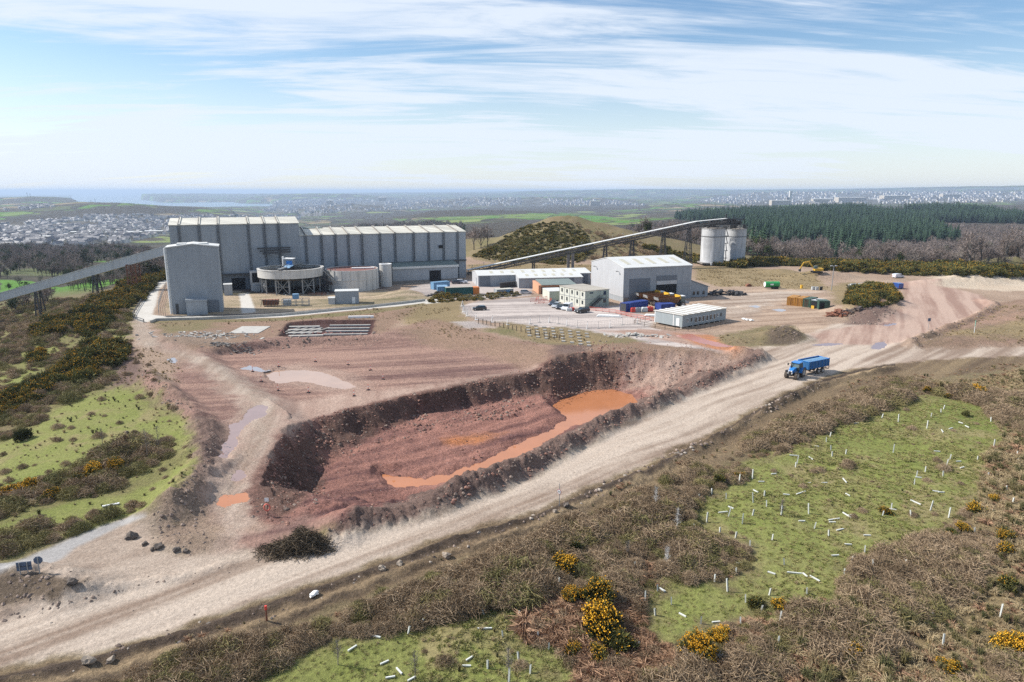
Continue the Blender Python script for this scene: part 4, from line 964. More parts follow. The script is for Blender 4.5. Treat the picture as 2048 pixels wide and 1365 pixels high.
for k in range(8):
    m = MB(); a = 2 * pi * k / 8 + .2; m.bar((rad * .5 * cos(a), rad * .5 * sin(a), -.3), (rad * .5 * cos(a), rad * .5 * sin(a), zt_ - 4), .3); m.build('inner_leg', MT['steel'], th)
m = MB(); m.bar((-.4, -rad, zt_ + .5), (.2, rad, zt_ + .5), 1.3, .25)
for s_ in (-.8, .8):
    m.bar((s_ - .4, -rad, zt_ + 1.5), (s_ + .2, rad, zt_ + 1.5), .08)
    for k in range(9): m.bar((s_ - .3, -rad + k * rad / 4, zt_ + .5), (s_ - .3, -rad + k * rad / 4, zt_ + 1.5), .07)
m.build('walkway', MT['steel'], th)
m = MB(); m.box(-1.6, -1.6, zt_ + .7, 1.3, 1.2, zt_ + 3.0); m.mat(1).prof([(-1.9, zt_ + 3.0), (1.5, zt_ + 3.0), (1.5, zt_ + 3.2), (-1.9, zt_ + 3.3)], -1.9, 1.5, 'y'); m.mat(2).box(-.9, -1.65, zt_ + 1.0, 1.2, -1.6, zt_ + 2.5)
m.mat(1).cyl((-2.2, -1.0, zt_ + .6), (-2.2, -1.0, zt_ + 3.9), .35, 8)
m.build('drive_house', [MT['steel'], MT['white'], MT['blue']], th)
m = MB(); m.add([(-1.1, -5.6, zt_ + .4), (1.5, -6.4, zt_ + .4), (1.9, -1.7, zt_ + 1.1), (-.9, -1.7, zt_ + 1.1)], [(0, 1, 2, 3)]); m.add([(-1.1, -5.6, zt_ + .3), (1.5, -6.4, zt_ + .3), (1.9, -1.7, zt_ + 1.0), (-.9, -1.7, zt_ + 1.0)], [(3, 2, 1, 0)]); m.build('blue_cover', MT['blue_light'], th)
# second, ground standing thickener
cx, cy = GY(707, 560, 252)[:2]; cy = 250.0; rad = 51.5 / FPX * (cy * CP + 28 * SP); zt_ = zat(cx, cy, 537)
t2 = thing('settling_tank', 'wide pale round tank on the ground with flat red brown top', 'tank', (cx, cy, 0), 0)
m = MB(); m.ring((0, 0), rad - .3, rad, -.5, zt_, 72); m.ring((0, 0), rad - .3, rad + .15, zt_ * .52, zt_ * .56, 72)
for k in range(20): m.bar(((rad + .08) * cos(k * pi / 10 + .15), (rad + .08) * sin(k * pi / 10 + .15), -.3), ((rad + .08) * cos(k * pi / 10 + .15), (rad + .08) * sin(k * pi / 10 + .15), zt_), .14)
m.build('shell', MT['tank'], t2)
m = MB(); m.cyl((0, 0, zt_ - .5), (0, 0, zt_ - .15), rad - .31, 72); m.build('cover', MT['redcover'], t2)
m = MB(); m.bar((0, 0, zt_ + .1), (rad * .85, rad * .15, zt_ + .1), 1.6, .3); m.build('walkway', MT['white'], t2)
cx, cy = GY(772, 560, 256)[:2]; cy = 256.0; rad = 12 / FPX * (cy * CP + 28 * SP); zt_ = zat(cx, cy, 529)
t3 = thing('vertical_tank', 'narrow upright pale tank between the round tank and the low annex', 'tank', (cx, cy, 0), 0)
m = MB(); m.cyl((0, 0, -.5), (0, 0, zt_), rad, 32); m.build('shell', MT['tank'], t3, smooth='auto')
m = MB(); m.ring((0, 0), rad * .8, rad + .12, zt_, zt_ + .25, 32); m.build('rim', MT['white'], t3)
m = MB(); m.bar((rad + .2, -.3, 0), (rad + .2, -.3, zt_ + 1), .12); m.bar((rad + .2, .3, 0), (rad + .2, .3, zt_ + 1), .12); m.build('ladder', MT['darksteel'], t3)
# pipework tower between the two tanks
p = GY(660, 560, 243); pt = thing('pipe_gantry', 'tangle of dark pipes and stairs between the two round tanks', 'pipework', (p[0], 243, 0), A0)
rnd = random.Random(4)
m = MB()
for k in range(9): m.bar((rnd.uniform(-3, 3), rnd.uniform(-2, 3), 0), (rnd.uniform(-3, 3), rnd.uniform(-2, 3), 7.6), .16)
for k in range(6): m.bar((-3.2, rnd.uniform(-2, 3), 1 + k * 1.1), (3.2, rnd.uniform(-2, 3), 1 + k * 1.1), .2)
m.build('frame', MT['darksteel'], pt)
m = MB()
m.bar((-3, -2.6, 8.3), (3.6, -2.6, 1.2), .8, .25); m.bar((-3, -3.1, 9.3), (3.6, -3.1, 2.2), .07); m.bar((-3, -2.2, 9.3), (3.6, -2.2, 2.2), .07); m.build('stair', MT['steel'], pt)
m = MB()
for k in range(8): m.cyl((rnd.uniform(-3, 3), rnd.uniform(-2, 2), rnd.uniform(1, 6)), (rnd.uniform(-3, 3), rnd.uniform(-2, 2), rnd.uniform(1, 6)), .25, 6)
m.build('pipe', MT['pipe'], pt)
# lift shaft / transformer box left of thickener
p = G(516, 583); lt = thing('grey_plant_box', 'upright pale box with dark opening left of the raised round tank', 'plant box', (*p, 0), A0)
m = MB(); m.box(-2.2, 0, -.3, 2.6, 3, 7.2); m.build('body', MT['clad_light'], lt)
m = MB(); m.box(-1.6, -.1, 3.2, .6, -.01, 6.6); m.build('opening', MT['black'], lt)
m = MB(); m.box(-1.3, -1.6, 0, .7, -.02, 2.2); m.build('cabinet', MT['clad_mid'], lt)
# low annex in front of the long hall
OA, aA, wA = frame2((785, 568), (915, 562)); aA = A0
OA = G(785, 569); wA = uat(OA, A0, 916, 1.0); hA = zat(OA[0], OA[1], 537)
an = thing('low_annex', 'low grey annex with dark doorway in front of the long hall', 'industrial building', (*OA, 0), A0)
m = MB(); m.prof([(0, -1), (9.5, -1), (9.5, hA + 1.6), (0, hA)], 0, wA); m.build('wall', MT['clad_mid'], an)
m = MB(); m.prof([(-.4, hA), (9.5, hA + 1.63), (9.5, hA + 1.9), (-.4, hA + .3)], -.3, wA + .3); m.build('roof', MT['roof_dark'], an)
m = MB(); m.box(-.3, -.55, hA - .4, wA + .3, -.42, hA + .35); m.build('fascia', MT['roof_white'], an)
m = MB(); x0 = uat(OA, A0, 859, 2); x1 = uat(OA, A0, 882, 2); m.box(x0, -.06, 0, x1, -.01, 4.6); m.build('doorway', MT['black'], an)
m = MB(); m.box(.02, -.05, -.3, x0 - .05, -.008, 1.1); m.box(x1 + .05, -.05, -.3, wA - .02, -.008, 1.1); m.build('plinth', MT['conc_dark'], an)
# inclined conveyor galleries
def conveyor(name, label, pts, w_, h_, top, side, lattice):
    r_ = thing(name, label, 'conveyor', (pts[0][0], pts[0][1], 0), 0); o = Vector((pts[0][0], pts[0][1], 0))
    P_ = [Vector(p) - o for p in pts]
    if lattice:
        m = MB()
        for i in range(len(P_) - 1):
            a, b = P_[i], P_[i + 1]; d = (b - a).normalized(); sd = d.cross(Vector((0, 0, 1))).normalized() * w_ / 2; up = sd.cross(d).normalized() * h_
            n = max(1, int((b - a).length / 2.4))
            for s_ in (-1, 1):
                for k2 in (0, 1): m.bar(a + sd * s_ - up * k2, b + sd * s_ - up * k2, .28)
                for k in range(n):
                    p0 = a.lerp(b, k / n) + sd * s_; p1 = a.lerp(b, (k + 1) / n) + sd * s_
                    m.bar(p0, p0 - up, .14); m.bar(p0 - up * (k % 2), p1 - up * ((k + 1) % 2), .12)
        m.build('truss', MT['darksteel'], r_)
        m = MB()
        for i in range(len(P_) - 1):
            a, b = P_[i], P_[i + 1]; m.bar(a + Vector((0, 0, -h_ * .55)), b + Vector((0, 0, -h_ * .55)), w_ * .6, h_ * .3)
        m.build('belt', MT['conc_dark'], r_)
    else:
        m = MB()
        for i in range(len(P_) - 1): m.bar(P_[i] - Vector((0, 0, h_ / 2)), P_[i + 1] - Vector((0, 0, h_ / 2)), w_, h_)
        m.build('gallery', side, r_)
    m = MB()
    for i in range(len(P_) - 1): m.bar(P_[i] + Vector((0, 0, .15)), P_[i + 1] + Vector((0, 0, .15)), w_ + .3, .2)
    m.build('roof', top, r_)
    return r_, o
def on_line(a, b, u):
    lo, hi = 0, 1
    fa = project(a[0], a[1], a[2])[0] < project(b[0], b[1], b[2])[0]
    for _ in range(40):
        mid = (lo + hi) / 2; p = [a[i] + (b[i] - a[i]) * mid for i in range(3)]
        if (project(*p)[0] < u) == fa: lo = mid
        else: hi = mid
    return [a[i] + (b[i] - a[i]) * lo for i in range(3)]
a_ = GY(344, 490, 244); b_ = GY(-120, 622, 256)
cv, o = conveyor('covered_conveyor', 'long pale covered conveyor sloping down to the left from the tall building', [a_, b_], 3.0, 2.9, MT['roof_white'], MT['clad_light'], False)
for u, kind in ((263, 1), (189, 0), (73, 0), (-40, 0)):
    p = on_line(a_, b_, u); q = Vector(p) - o - Vector((0, 0, 2.9)); gz = h1(p[0], p[1]) - .5
    m = MB()
    if kind:
        for sx in (-1.6, 1.6):
            for sy in (-1.4, 1.4): m.bar((q.x + sx, q.y + sy, gz), (q.x + sx, q.y + sy, q.z), .3)
        n = 5
        for k in range(n):
            z0_ = gz + (q.z - gz) * k / n; z1_ = gz + (q.z - gz) * (k + 1) / n
            for sy in (-1.4, 1.4):
                m.bar((q.x - 1.6, q.y + sy, z1_), (q.x + 1.6, q.y + sy, z1_), .2)
                m.bar((q.x - 1.6, q.y + sy, z0_), (q.x + 1.6, q.y + sy, z1_), .16); m.bar((q.x + 1.6, q.y + sy, z0_), (q.x - 1.6, q.y + sy, z1_), .16)
    else:
        for sy in (-1.3, 1.3):
            if sy > 0: m.build('trestle', MT['darksteel'], cv); m = MB()
            m.bar((q.x - 1.0, q.y + sy * 1.3, gz), (q.x - .25, q.y + sy, q.z), .38); m.bar((q.x + 1.0, q.y + sy * 1.3, gz), (q.x + .25, q.y + sy, q.z), .38)
            for k in range(1, 5): zz_ = gz + (q.z - gz) * k / 5; m.bar((q.x - 1 + .15 * k, q.y + sy, zz_), (q.x + 1 - .15 * k, q.y + sy, zz_), .18)
    m.build('trestle', MT['rust'] if kind else MT['darksteel'], cv)
m = MB()
for k in range(5): p = on_line(a_, b_, 335 - k * 7); q = Vector(p) - o; m.bar((q.x, q.y - 1.4, q.z - 3.4), (q.x - 1.5, q.y - 1.4, q.z - 5.0), .15); m.bar((q.x - 1.5, q.y - 1.4, q.z - 5.0), (q.x - 3, q.y - 1.4, q.z - 3.8), .15)
m.build('underside_frame', MT['darksteel'], cv)
a_ = GY(934, 541, 290); b_ = GY(1392, 444, 322); c_ = GY(1452, 438, 326)
cv, o = conveyor('truss_conveyor', 'dark lattice conveyor with thin white roof climbing right to the silos', [a_, b_, c_], 2.4, 2.3, MT['roof_white'], MT['clad'], True)
for u, wb in ((1067, .8), (1137, 2.2), (1146, 2.2), (1211, 1.7), (1265, 1.9), (1328, 2.3), (1379, 2.6)):
    p = on_line(a_, b_, u); q = Vector(p) - o - Vector((0, 0, 2.3)); gz = h1(p[0], p[1]) - .5
    fat = u in (1137, 1146)
    for sy in (-1.1, 1.1):
        m = MB()
        tw_ = .45
        if fat: m.bar((q.x, q.y + sy, gz), (q.x, q.y + sy, q.z), 1.1)
        else:
            for s_ in (-1, 1): m.bar((q.x + s_ * wb * .75, q.y + sy * 1.5, gz), (q.x + s_ * tw_, q.y + sy, q.z), .34)
            n = 6
            for k in range(n):
                f0, f1 = k / n, (k + 1) / n; x0_ = wb * .75 + (tw_ - wb * .75) * f0; x1_ = wb * .75 + (tw_ - wb * .75) * f1; z0_ = gz + (q.z - gz) * f0; z1_ = gz + (q.z - gz) * f1
                m.bar((q.x - x1_, q.y + sy * 1.3, z1_), (q.x + x1_, q.y + sy * 1.3, z1_), .16)
                s2 = 1 if k % 2 else -1; m.bar((q.x - s2 * x0_, q.y + sy * 1.3, z0_), (q.x + s2 * x1_, q.y + sy * 1.3, z1_), .14)
        m.build('trestle', MT['conc_dark'] if fat else MT['darksteel'], cv)
for k in range(22):
    m = MB(); p = Vector(a_).lerp(Vector(b_), (k + .5) / 22) - o; m.bar(p + Vector((0, -1.4, 0)), p + Vector((0, -1.4, 1.7)), .08)
    m.box(p.x - .25, p.y - 1.6, p.z + 1.65, p.x + .25, p.y - 1.2, p.z + 1.85)
    m.build('walkway_light', MT['steel'], cv)
# silos
def silo(label, u, vb, vt, rpx, Y):
    x = GY(u, 500, Y)[0]; z1_ = zat(x, Y, vt); z0_ = zat(x, Y, vb); rad = rpx / FPX * (Y * CP + 25 * SP)
    s_ = thing('storage_silo', label, 'silo', (x, Y, 0), 0, 'white storage silos')
    m = MB(); m.cyl((0, 0, z0_), (0, 0, z1_), rad, 48); m.build('shell', MT['silo'], s_, smooth='auto')
    m = MB(); m.ring((0, 0), rad, rad + .14, z0_ + (z1_ - z0_) * .76, z0_ + (z1_ - z0_) * .775, 48); m.build('band', MT['darksteel'], s_)
    m = MB(); m.cyl((0, 0, z1_), (0, 0, z1_ + 1.1), rad - .1, 48, rad * .25); m.build('roof_cone', MT['conc_dark'], s_)
    m = MB(); n = 16
    for k in range(n):
        a = 2 * pi * k / n; b = 2 * pi * (k + 1) / n; r_ = rad + .5
        m.bar((r_ * cos(a), r_ * sin(a), z1_), (r_ * cos(a), r_ * sin(a), z1_ + 1.2), .1)
        for h_ in (.1, .65, 1.2): m.bar((r_ * cos(a), r_ * sin(a), z1_ + h_), (r_ * cos(b), r_ * sin(b), z1_ + h_), .09)
    m.build('railing', MT['darksteel'], s_)
    rnd_ = random.Random(int(u))
    for k in range(6):
        m = MB(); x_, y_ = rnd_.uniform(-rad * .7, rad * .7), rnd_.uniform(-rad * .6, rad * .5); m.box(x_ - .7, y_ - .6, z1_, x_ + .7, y_ + .6, z1_ + rnd_.uniform(1.2, 2.6)); m.build('roof_machine', MT['darksteel'], s_)
    m = MB()
    for k in range(6):
        a = k * pi / 3 + .3; m.bar((rad * .85 * cos(a), rad * .85 * sin(a), -.5), (rad * .85 * cos(a), rad * .85 * sin(a), z0_), 1.0)
    m.box(-rad - .6, -rad - .4, z0_ - .6, rad + .6, rad + .4, z0_ - .01); m.box(-rad * .6, -rad * .6, -.5, rad * .6, rad * .6, z0_ - .6)
    m.build('concrete_base', MT['conc_dark'], s_)
    m = MB(); m.bar((rad * .05 - rad * .4, -rad - .5, z0_ - 1), (rad * .05 - rad * .4, -rad - .5, z0_ + .2), .6); m.build('base_column', MT['white'], s_)
    return s_, z1_
s1, z1a = silo('left white round silo, sun on its left side, under the end of the conveyor', 1425, 524, 457, 23.0, 330)
s2, z1b = silo('right white round silo standing behind its darker shaded neighbour', 1469.5, 521, 458, 20.5, 338)
p = GY(1450, 450, 331); hh = thing('silo_head_frame', 'dark steel platform and machinery on top of the two white silos', 'platform', (p[0], 331, z1a), 0)
m = MB(); m.box(-8, -2.6, 1.6, 8.5, 2.4, 1.9)
for k in range(9):
    for sy in (-2.5, 2.3): m.bar((-8 + k * 2.05, sy, -.2), (-8 + k * 2.05, sy, 3.0), .14)
for z_ in (2.4, 3.0):
    m.bar((-8, -2.5, z_), (8.5, -2.5, z_), .09); m.bar((-8, 2.3, z_), (8.5, 2.3, z_), .09)
for k in range(9): m.bar((-8 + k * 2.05, -2.5, 1.9), (-8 + ((k + 1) % 9) * 2.05, -2.5, 4.3) if k < 8 else (8.4, -2.5, 4.3), .16); m.bar((-8 + k * 2.05, -2.5, 1.9), (-8 + k * 2.05, -2.5, 4.3), .16)
m.bar((-8, -2.5, 4.3), (8.5, -2.5, 4.3), .25); m.bar((-8, 2.3, 4.3), (8.5, 2.3, 4.3), .25); m.build('deck', MT['darksteel'], hh)
for k, (x_, w_, h_) in enumerate(((-6.8, 1.6, 2.2), (-4.2, 1.8, 1.5), (3.4, 2.2, 2.3), (6.2, 1.5, 1.6))): m = MB(); m.box(x_ - w_ / 2, -2.0, 1.92, x_ + w_ / 2, 1.6, 1.92 + h_); m.build('machine_house', MT['darksteel'], hh)
m = MB(); m.box(-1.6, -1.6, 1.9, 1.8, 1.4, 4.6); m.bar((.3, 0, 4.6), (.3, 0, 6.8), .5); m.bar((-1, -1, 4.6), (-1, -1, 6), .12); m.bar((3.2, -2, 1.9), (3.2, -2, 5.2), .12); m.box(2.8, -2.3, 5.1, 3.7, -1.7, 5.3); m.build('drive_unit', MT['darksteel'], hh)
m = MB(); m.box(-3.6, -3.2, -.4, -1.8, -2.7, 1.5); m.build('control_box', MT['clad_mid'], hh)
m = MB()
for k in range(5): m.bar((-.3 + .15 * k, -3.2, -3.5 * k), (.9 - .15 * k, -3.2, -3.5 * (k + 1)), .3); m.box(-.9, -3.4, -3.5 * k - .1, 1.2, -2.2, -3.5 * k + .1)
m.build('stair_tower', MT['darksteel'], hh)
# ------------------------------------------------------------------ white roofed sheds, workshop
def shed_px(name, label, pl, pr, ang, gdep, ve, vr, wallm, roofm, cat='shed', z0=-.6):
    """pl, pr: pixels of the left and right feet of the front wall"""
    O = G(*pl); W = uat(O, ang, pr[0], 1.0); ze = zat(O[0], O[1], ve)
    xr, yr = O[0] - sin(ang) * gdep / 2, O[1] + cos(ang) * gdep / 2
    zr = zat(xr, yr, vr)
    s_, rf = gable_shed(name, label, O, ang, 0, W, gdep, ze, zr, wallm, roofm, z0, cat=cat)
    return s_, rf, W, ze, zr, O
def rooflights(rf, W, n, dep, ze, zr, x0=.08, x1=.92, a=.35, b=.75, wd=1.2):
    for k in range(n):
        x = W * (x0 + (x1 - x0) * (k + .5) / n); m = MB(); f = dep / 2
        pts = [(f * a, ze + (zr - ze) * a + .24), (f * b, ze + (zr - ze) * b + .24), (f * b, ze + (zr - ze) * b + .28), (f * a, ze + (zr - ze) * a + .28)]
        m.prof(pts, x - wd / 2, x + wd / 2); m.build('rooflight', MT['sky_light'], rf)
AS = R(9.5)
sA, rf, W, ze, zr, OS = shed_px('workshop_unit', 'long low white roofed workshop unit, farther and left one of the pair', (957, 574), (1181, 562), R(12), 15, 552.5, 542, MT['clad_mid'], MT['roof_white'])
rooflights(rf, W, 9, 15, ze, zr)
for (ua, ub, z_) in ((959.5, 980.5, 4.0), (1165, 1176, 3.6)):
    m = MB(); m.box(uat(OS, R(12), ua, 2), -.09, 0, uat(OS, R(12), ub, 2), -.01, z_); m.build('roller_door', MT['door'], sA)
m = MB(); m.box(-.08, 3.2, 0, -.01, 5.4, 2.9); m.build('side_door', MT['clad'], sA)
m = MB(); m.prof([(0, -.5), (15, -.5), (15, ze), (7.5, zr), (0, ze)], -.06, -.015); m.build('gable_sheet', MT['clad_pale'], sA)
sB, rf, W, ze, zr, OS = shed_px('workshop_unit', 'long low white roofed workshop unit, nearer and right one of the pair', (1038, 577), (1165, 570), R(10), 13, 557.5, 548, MT['clad_mid'], MT['roof_white'])
rooflights(rf, W, 6, 13, ze, zr)
for (ua, ub, z_) in ((1109, 1127, 3.6), (1129, 1148, 3.6)):
    m = MB(); m.box(uat(OS, R(10), ua, 2), -.09, 0, uat(OS, R(10), ub, 2), -.01, z_); m.build('roller_door', MT['door'], sB)
m = MB(); m.box(uat(OS, R(10), 1085, 2), -.09, 0, uat(OS, R(10), 1089, 2), -.01, 2.3); m.build('side_door', MT['black'], sB)
m = MB(); m.prof([(0, -.5), (13, -.5), (13, ze), (6.5, zr), (0, ze)], -.06, -.015); m.build('gable_sheet', MT['clad_pale'], sB)
for k in range(8):
    p = G(1003 + k * 3.6, 576.2 - k * .35); q = thing('waste_bin', 'dark upright bin in the row against the white roofed unit', 'bin', (p[0], p[1], h1(*p)), R(12), 'dark bins against the workshop unit')
    m = MB(); m.add([(-.5, -.5, .1), (.5, -.5, .1), (.5, .5, .1), (-.5, .5, .1), (-.62, -.65, 1.7), (.62, -.65, 1.7), (.62, .6, 2.0), (-.62, .6, 2.0)], [(0, 3, 2, 1), (0, 1, 5, 4), (1, 2, 6, 5), (2, 3, 7, 6), (3, 0, 4, 7)]); m.build('bin_body', MT['blackp'], q)
    m = MB(); m.box(-.66, -.7, 1.75, .66, .66, 2.05); m.build('lid', MT['darksteel'], q)
AW = R(20)
sW, rf, W, ze, zr, OS = shed_px('workshop_shed', 'big pale workshop shed with bright white roof and tall shutter doors', (1246, 605), (1381, 597), AW, 23, 537, 516, MT['clad_mid'], MT['roof_white'], 'workshop')
rooflights(rf, W, 5, 23, ze, zr, .04, .98, .25, .75, 1.5)
U = lambda u, z=3: uat(OS, AW, u, z)
m = MB(); m.box(U(1258), -.1, 0, U(1299.5), -.01, 7.4); m.build('roller_door', MT['door'], sW)
m = MB(); m.box(U(1312), -.05, 0, U(1352.5), -.01, 5.1); m.mat(1).box(U(1312), -.14, 5.1, U(1352.5), -.06, 6.3); m.mat(2).box(U(1312), -.1, 6.3, U(1352.5), -.01, 8.0); m.build('open_doorway', [MT['black'], MT['clad_light'], MT['door']], sW)
m = MB(); m.box(U(1354), -.1, 0, U(1379), -.01, 5.2); m.build('side_shutter', MT['clad'], sW)
m = MB(); m.box(.01, -.12, -.4, U(1257), -.02, 1.5); m.build('plinth', MT['conc_dark'], sW)
m = MB(); m.prof([(0, 1.6), (23, 1.6), (23, ze), (11.5, zr), (0, ze)], -.07, -.015); m.build('gable_sheet', MT['clad_pale'], sW)
for y_ in (3, 19):
    m = MB(); m.bar((-.05, y_, ze - 1.5), (-.9, y_, ze - 1.2), .12); m.box(-1.2, y_ - .3, ze - 1.35, -.8, y_ + .3, ze - 1.15); m.build('floodlight', MT['darksteel'], sW)
m = MB(); lx1 = uat(OS, AW, 1421, 2); m.prof([(W + .02, -.6), (W + 7.5, -.6), (W + 7.5, 3.4), (W + .02, 5.9)], 1.0, 17, 'y'); m.build('lean_to', MT['clad_mid'], sW)
m = MB(); m.prof([(W + .02, 5.93), (W + 7.9, 3.3), (W + 7.9, 3.5), (W + .02, 6.13)], .7, 17.3, 'y'); m.build('lean_to_roof', MT['clad'], sW)
for xx in (1.6, 3.2, 5.4):
    m = MB(); m.box(W + xx, .9, .9, W + xx + .8, .99, 2.0); m.build('window', MT['glass'], sW)
# ------------------------------------------------------------------ two storey cream offices
def modular(name, label, corner, v_top, left_px, right_px, nst, nl, nr, lm, fm, roofm, cat='office block'):
    O = G(*corner); L_ = G(*left_px); R_ = G(*right_px)
    al = atan2(L_[1] - O[1], L_[0] - O[0]); dl = hypot(L_[0] - O[0], L_[1] - O[1])
    dr = hypot(R_[0] - O[0], R_[1] - O[1]); ar = atan2(R_[1] - O[1], R_[0] - O[0])
    h_ = zat(O[0], O[1], v_top)
    ar = al - pi / 2                                        # square plan
    return O, ar, dl, dr, h_
O, ar, dl, dr, h_ = modular('', '', (1170, 616), 583.5, (1119, 603.5), (1226.5, 614.0), 2, 5, 4, None, None, None)
print('OFFICE', O, math.degrees(ar), dl, dr, h_)
of = thing('site_offices', 'two storey cream modular office block with outside steel stair', 'office block', (*O, 0), ar)
m = MB()
m.box(0, 0, -.3, dr, dl, h_); wl = m.build('wall', MT['clad_cream'], of)
m = MB(); m.box(.02, -.03, .1, dr - .02, -.004, h_ - .15); m.build('front_wall', MT['clad_green'], of)
m = MB(); m.box(-.15, -.15, h_ + .003, dr + .15, dl + .15, h_ + .18); m.build('roof', MT['roof_tan'], of)
n = 5
for k in range(n + 1):
    m = MB(); y = dl * k / n; m.box(-.05, y - .07, 0, -.003, y + .07, h_); m.build('joint', MT['steel'], of)
m = MB(); m.box(-.05, .1, h_ / 2 - .08, -.004, dl, h_ / 2 + .08); m.box(0, -.07, h_ / 2 - .08, dr, -.035, h_ / 2 + .08)
for k in (0, .52, .62): m.box(dr * k, -.07, 0, dr * k + .1, -.035, h_)
m.build('floor_band', MT['steel'], of)
for k in range(n):
    for st in (0, 1):
        y = dl * (k + .5) / n; z = .9 + st * h_ / 2; m = MB()
        if k == 2 and st == 0: m.box(-.06, y - .3, z + .5, -.01, y + .3, z + .9)
        else: m.box(-.06, y - .38, z, -.01, y + .38, z + 1.15)
        wd = m.build('window', MT['glass'], of)
        m = MB(); m.box(-.09, y - .5, z - .12, -.062, y + .5, z - .04); m.build('sill', MT['white'], wd)
for (fx, st, ww, hh_) in ((.18, 1, 1.3, .4), (.76, 1, 1.0, 1.1), (.76, 0, 1.0, 1.1)):
    m = MB(); z = (1.7 if hh_ < .5 else 1.0) + st * h_ / 2; m.box(dr * fx, -.08, z, dr * fx + ww, -.036, z + hh_); m.build('window', MT['glass'], of)
m = MB()
xs0, xs1, zst = dr * .17, dr * .60, h_ / 2 + .1
for s_ in (-.25, -1.25):
    m.bar((xs0, s_, 0), (xs1, s_, zst), .1, .3); m.bar((xs0, s_, 1.0), (xs1, s_, zst + 1.0), .07)
    for k in range(6): f = k / 5; m.bar((xs0 + (xs1 - xs0) * f, s_, zst * f), (xs0 + (xs1 - xs0) * f, s_, zst * f + 1), .06)
for k in range(12): f = (k + .5) / 12; m.box(xs0 + (xs1 - xs0) * f - .13, -1.25, zst * f - .02, xs0 + (xs1 - xs0) * f + .13, -.25, zst * f + .03)
m.box(xs1, -1.35, zst - .08, xs1 + 1.5, -.08, zst); m.bar((xs1 + 1.5, -1.3, 0), (xs1 + 1.5, -1.3, zst + 1), .1); m.bar((xs1, -1.3, zst + 1), (xs1 + 1.5, -1.3, zst + 1), .07)
m.build('stair', MT['darksteel'], of)
# single storey cabin behind-left of the offices, salmon shed
o2 = G(1099, 601.5); c2 = thing('welfare_cabin', 'small single storey pale green cabin left of the cream offices', 'cabin', (*o2, 0), R(14))
m = MB(); m.box(0, 0, 0, 5.5, 8, 2.9); m.build('wall', MT['clad_green'], c2)
m = MB(); m.box(-.02, 0.01, .01, -.004, 7.99, 2.89); m.build('side_wall', MT['clad_cream'], c2)
m = MB(); m.box(-.1, -.1, 2.903, 5.6, 8.1, 3.05); m.build('roof', MT['roof_white'], c2)
o2 = G(1077, 588.5); c2 = thing('salmon_shed', 'low orange rendered shed with green sheet roof in front of the units', 'shed', (*o2, 0), R(10))
m = MB(); m.box(0, 0, 0, 13, 10, 3.0); m.build('wall', [MT['salmon']], c2)
m = MB(); m.box(1.0, -.06, 0, 12, -.01, 2.4); m.build('open_front', MT['black'], c2)
m = MB(); m.prof([(-.6, 3.0), (10.3, 3.7), (10.3, 3.9), (-.6, 3.2)], 1.0, 13.4); m.build('roof', MT['roof_dark'], c2)
m = MB(); m.prof([(0, 3.0), (10, 3.5), (10, 3.01), (0, 3.005)], -.05, .98); m.build('parapet', MT['salmon'], c2)
# ------------------------------------------------------------------ low ribbed cabin in front right
O, ar, dl, dr, h_ = modular('', '', (1364, 657.5), 631.5, (1303.5, 647), (1451, 641), 1, 3, 8, None, None, None)
al = ar + pi / 2
O = G(1364, 657.5); Rr = G(1451, 641.5); ar = atan2(Rr[1] - O[1], Rr[0] - O[0]); dr = hypot(Rr[0] - O[0], Rr[1] - O[1])
Ll = G(1303.5, 647.5); dl = hypot(Ll[0] - O[0], Ll[1] - O[1])
print('LOWCAB', math.degrees(ar), dr, dl, h_)
lc = thing('portable_classroom_block', 'long low grey modular cabin block with striped tan roof and barred windows', 'cabin block', (*O, 0), ar)
h_ = zat(O[0], O[1], 632)
m = MB(); m.box(0, 0, .35, dr, dl, h_); m.build('wall', MT['clad_blue'], lc)
m = MB()
for k in range(9):
    m.box(-.15, dl * 0 - .15, h_ + .002, dr + .15, dl + .15, h_ + .12) if k == 0 else None
m.build('roof', MT['roof_tan'], lc)
for k in range(9):
    m = MB(); x = dr * k / 8; m.box(x - .32 if 0 < k < 8 else x - .12, -.18, h_ + .123, x + .32 if 0 < k < 8 else x + .12, dl + .18, h_ + .2); m.build('roof_joint', MT['white'], lc)
for k in range(10):
    f = .10 + .085 * k; m = MB(); big_ = 2 <= k <= 7
    m.box(dr * f, -.08, 1.0 if big_ else 1.5, dr * f + (.9 if big_ else .5), -.005, 2.4); w1_ = m.build('window', MT['glass'], lc)
    if k % 2 == 0 or big_:
        m = MB(); x0_, x1_ = dr * f - .08, dr * f + (.98 if big_ else .58); z0_ = .95 if big_ else 1.45
        m.box(x0_, -.12, z0_, x0_ + .1, -.083, 2.5); m.box(x1_ - .1, -.12, z0_, x1_, -.083, 2.5); m.box(x0_ + .1, -.12, 2.4, x1_ - .1, -.083, 2.5); m.box(x0_ + .1, -.12, z0_, x1_ - .1, -.083, z0_ + .1); m.build('frame', MT['white'], w1_)
for f in (.30, .98):
    m = MB(); m.box(-.06, dl * f * .98, .35, -.004, dl * f * .98 + .22, h_); m.build('corner_post', MT['white'], lc)
m = MB(); m.box(-.07, dl * .1, .5, -.01, dl * .1 + 1.0, 2.5); m.build('door', MT['white'], lc)
m = MB()
for k in range(9):
    for y in (.4, dl - .4): m.box(dr * k / 8 - .2 if k else 0.02, y - .2, -.2, dr * k / 8 + .2 if k < 8 else dr - .02, y + .2, .345)
m.build('plinth_block', MT['concrete'], lc)
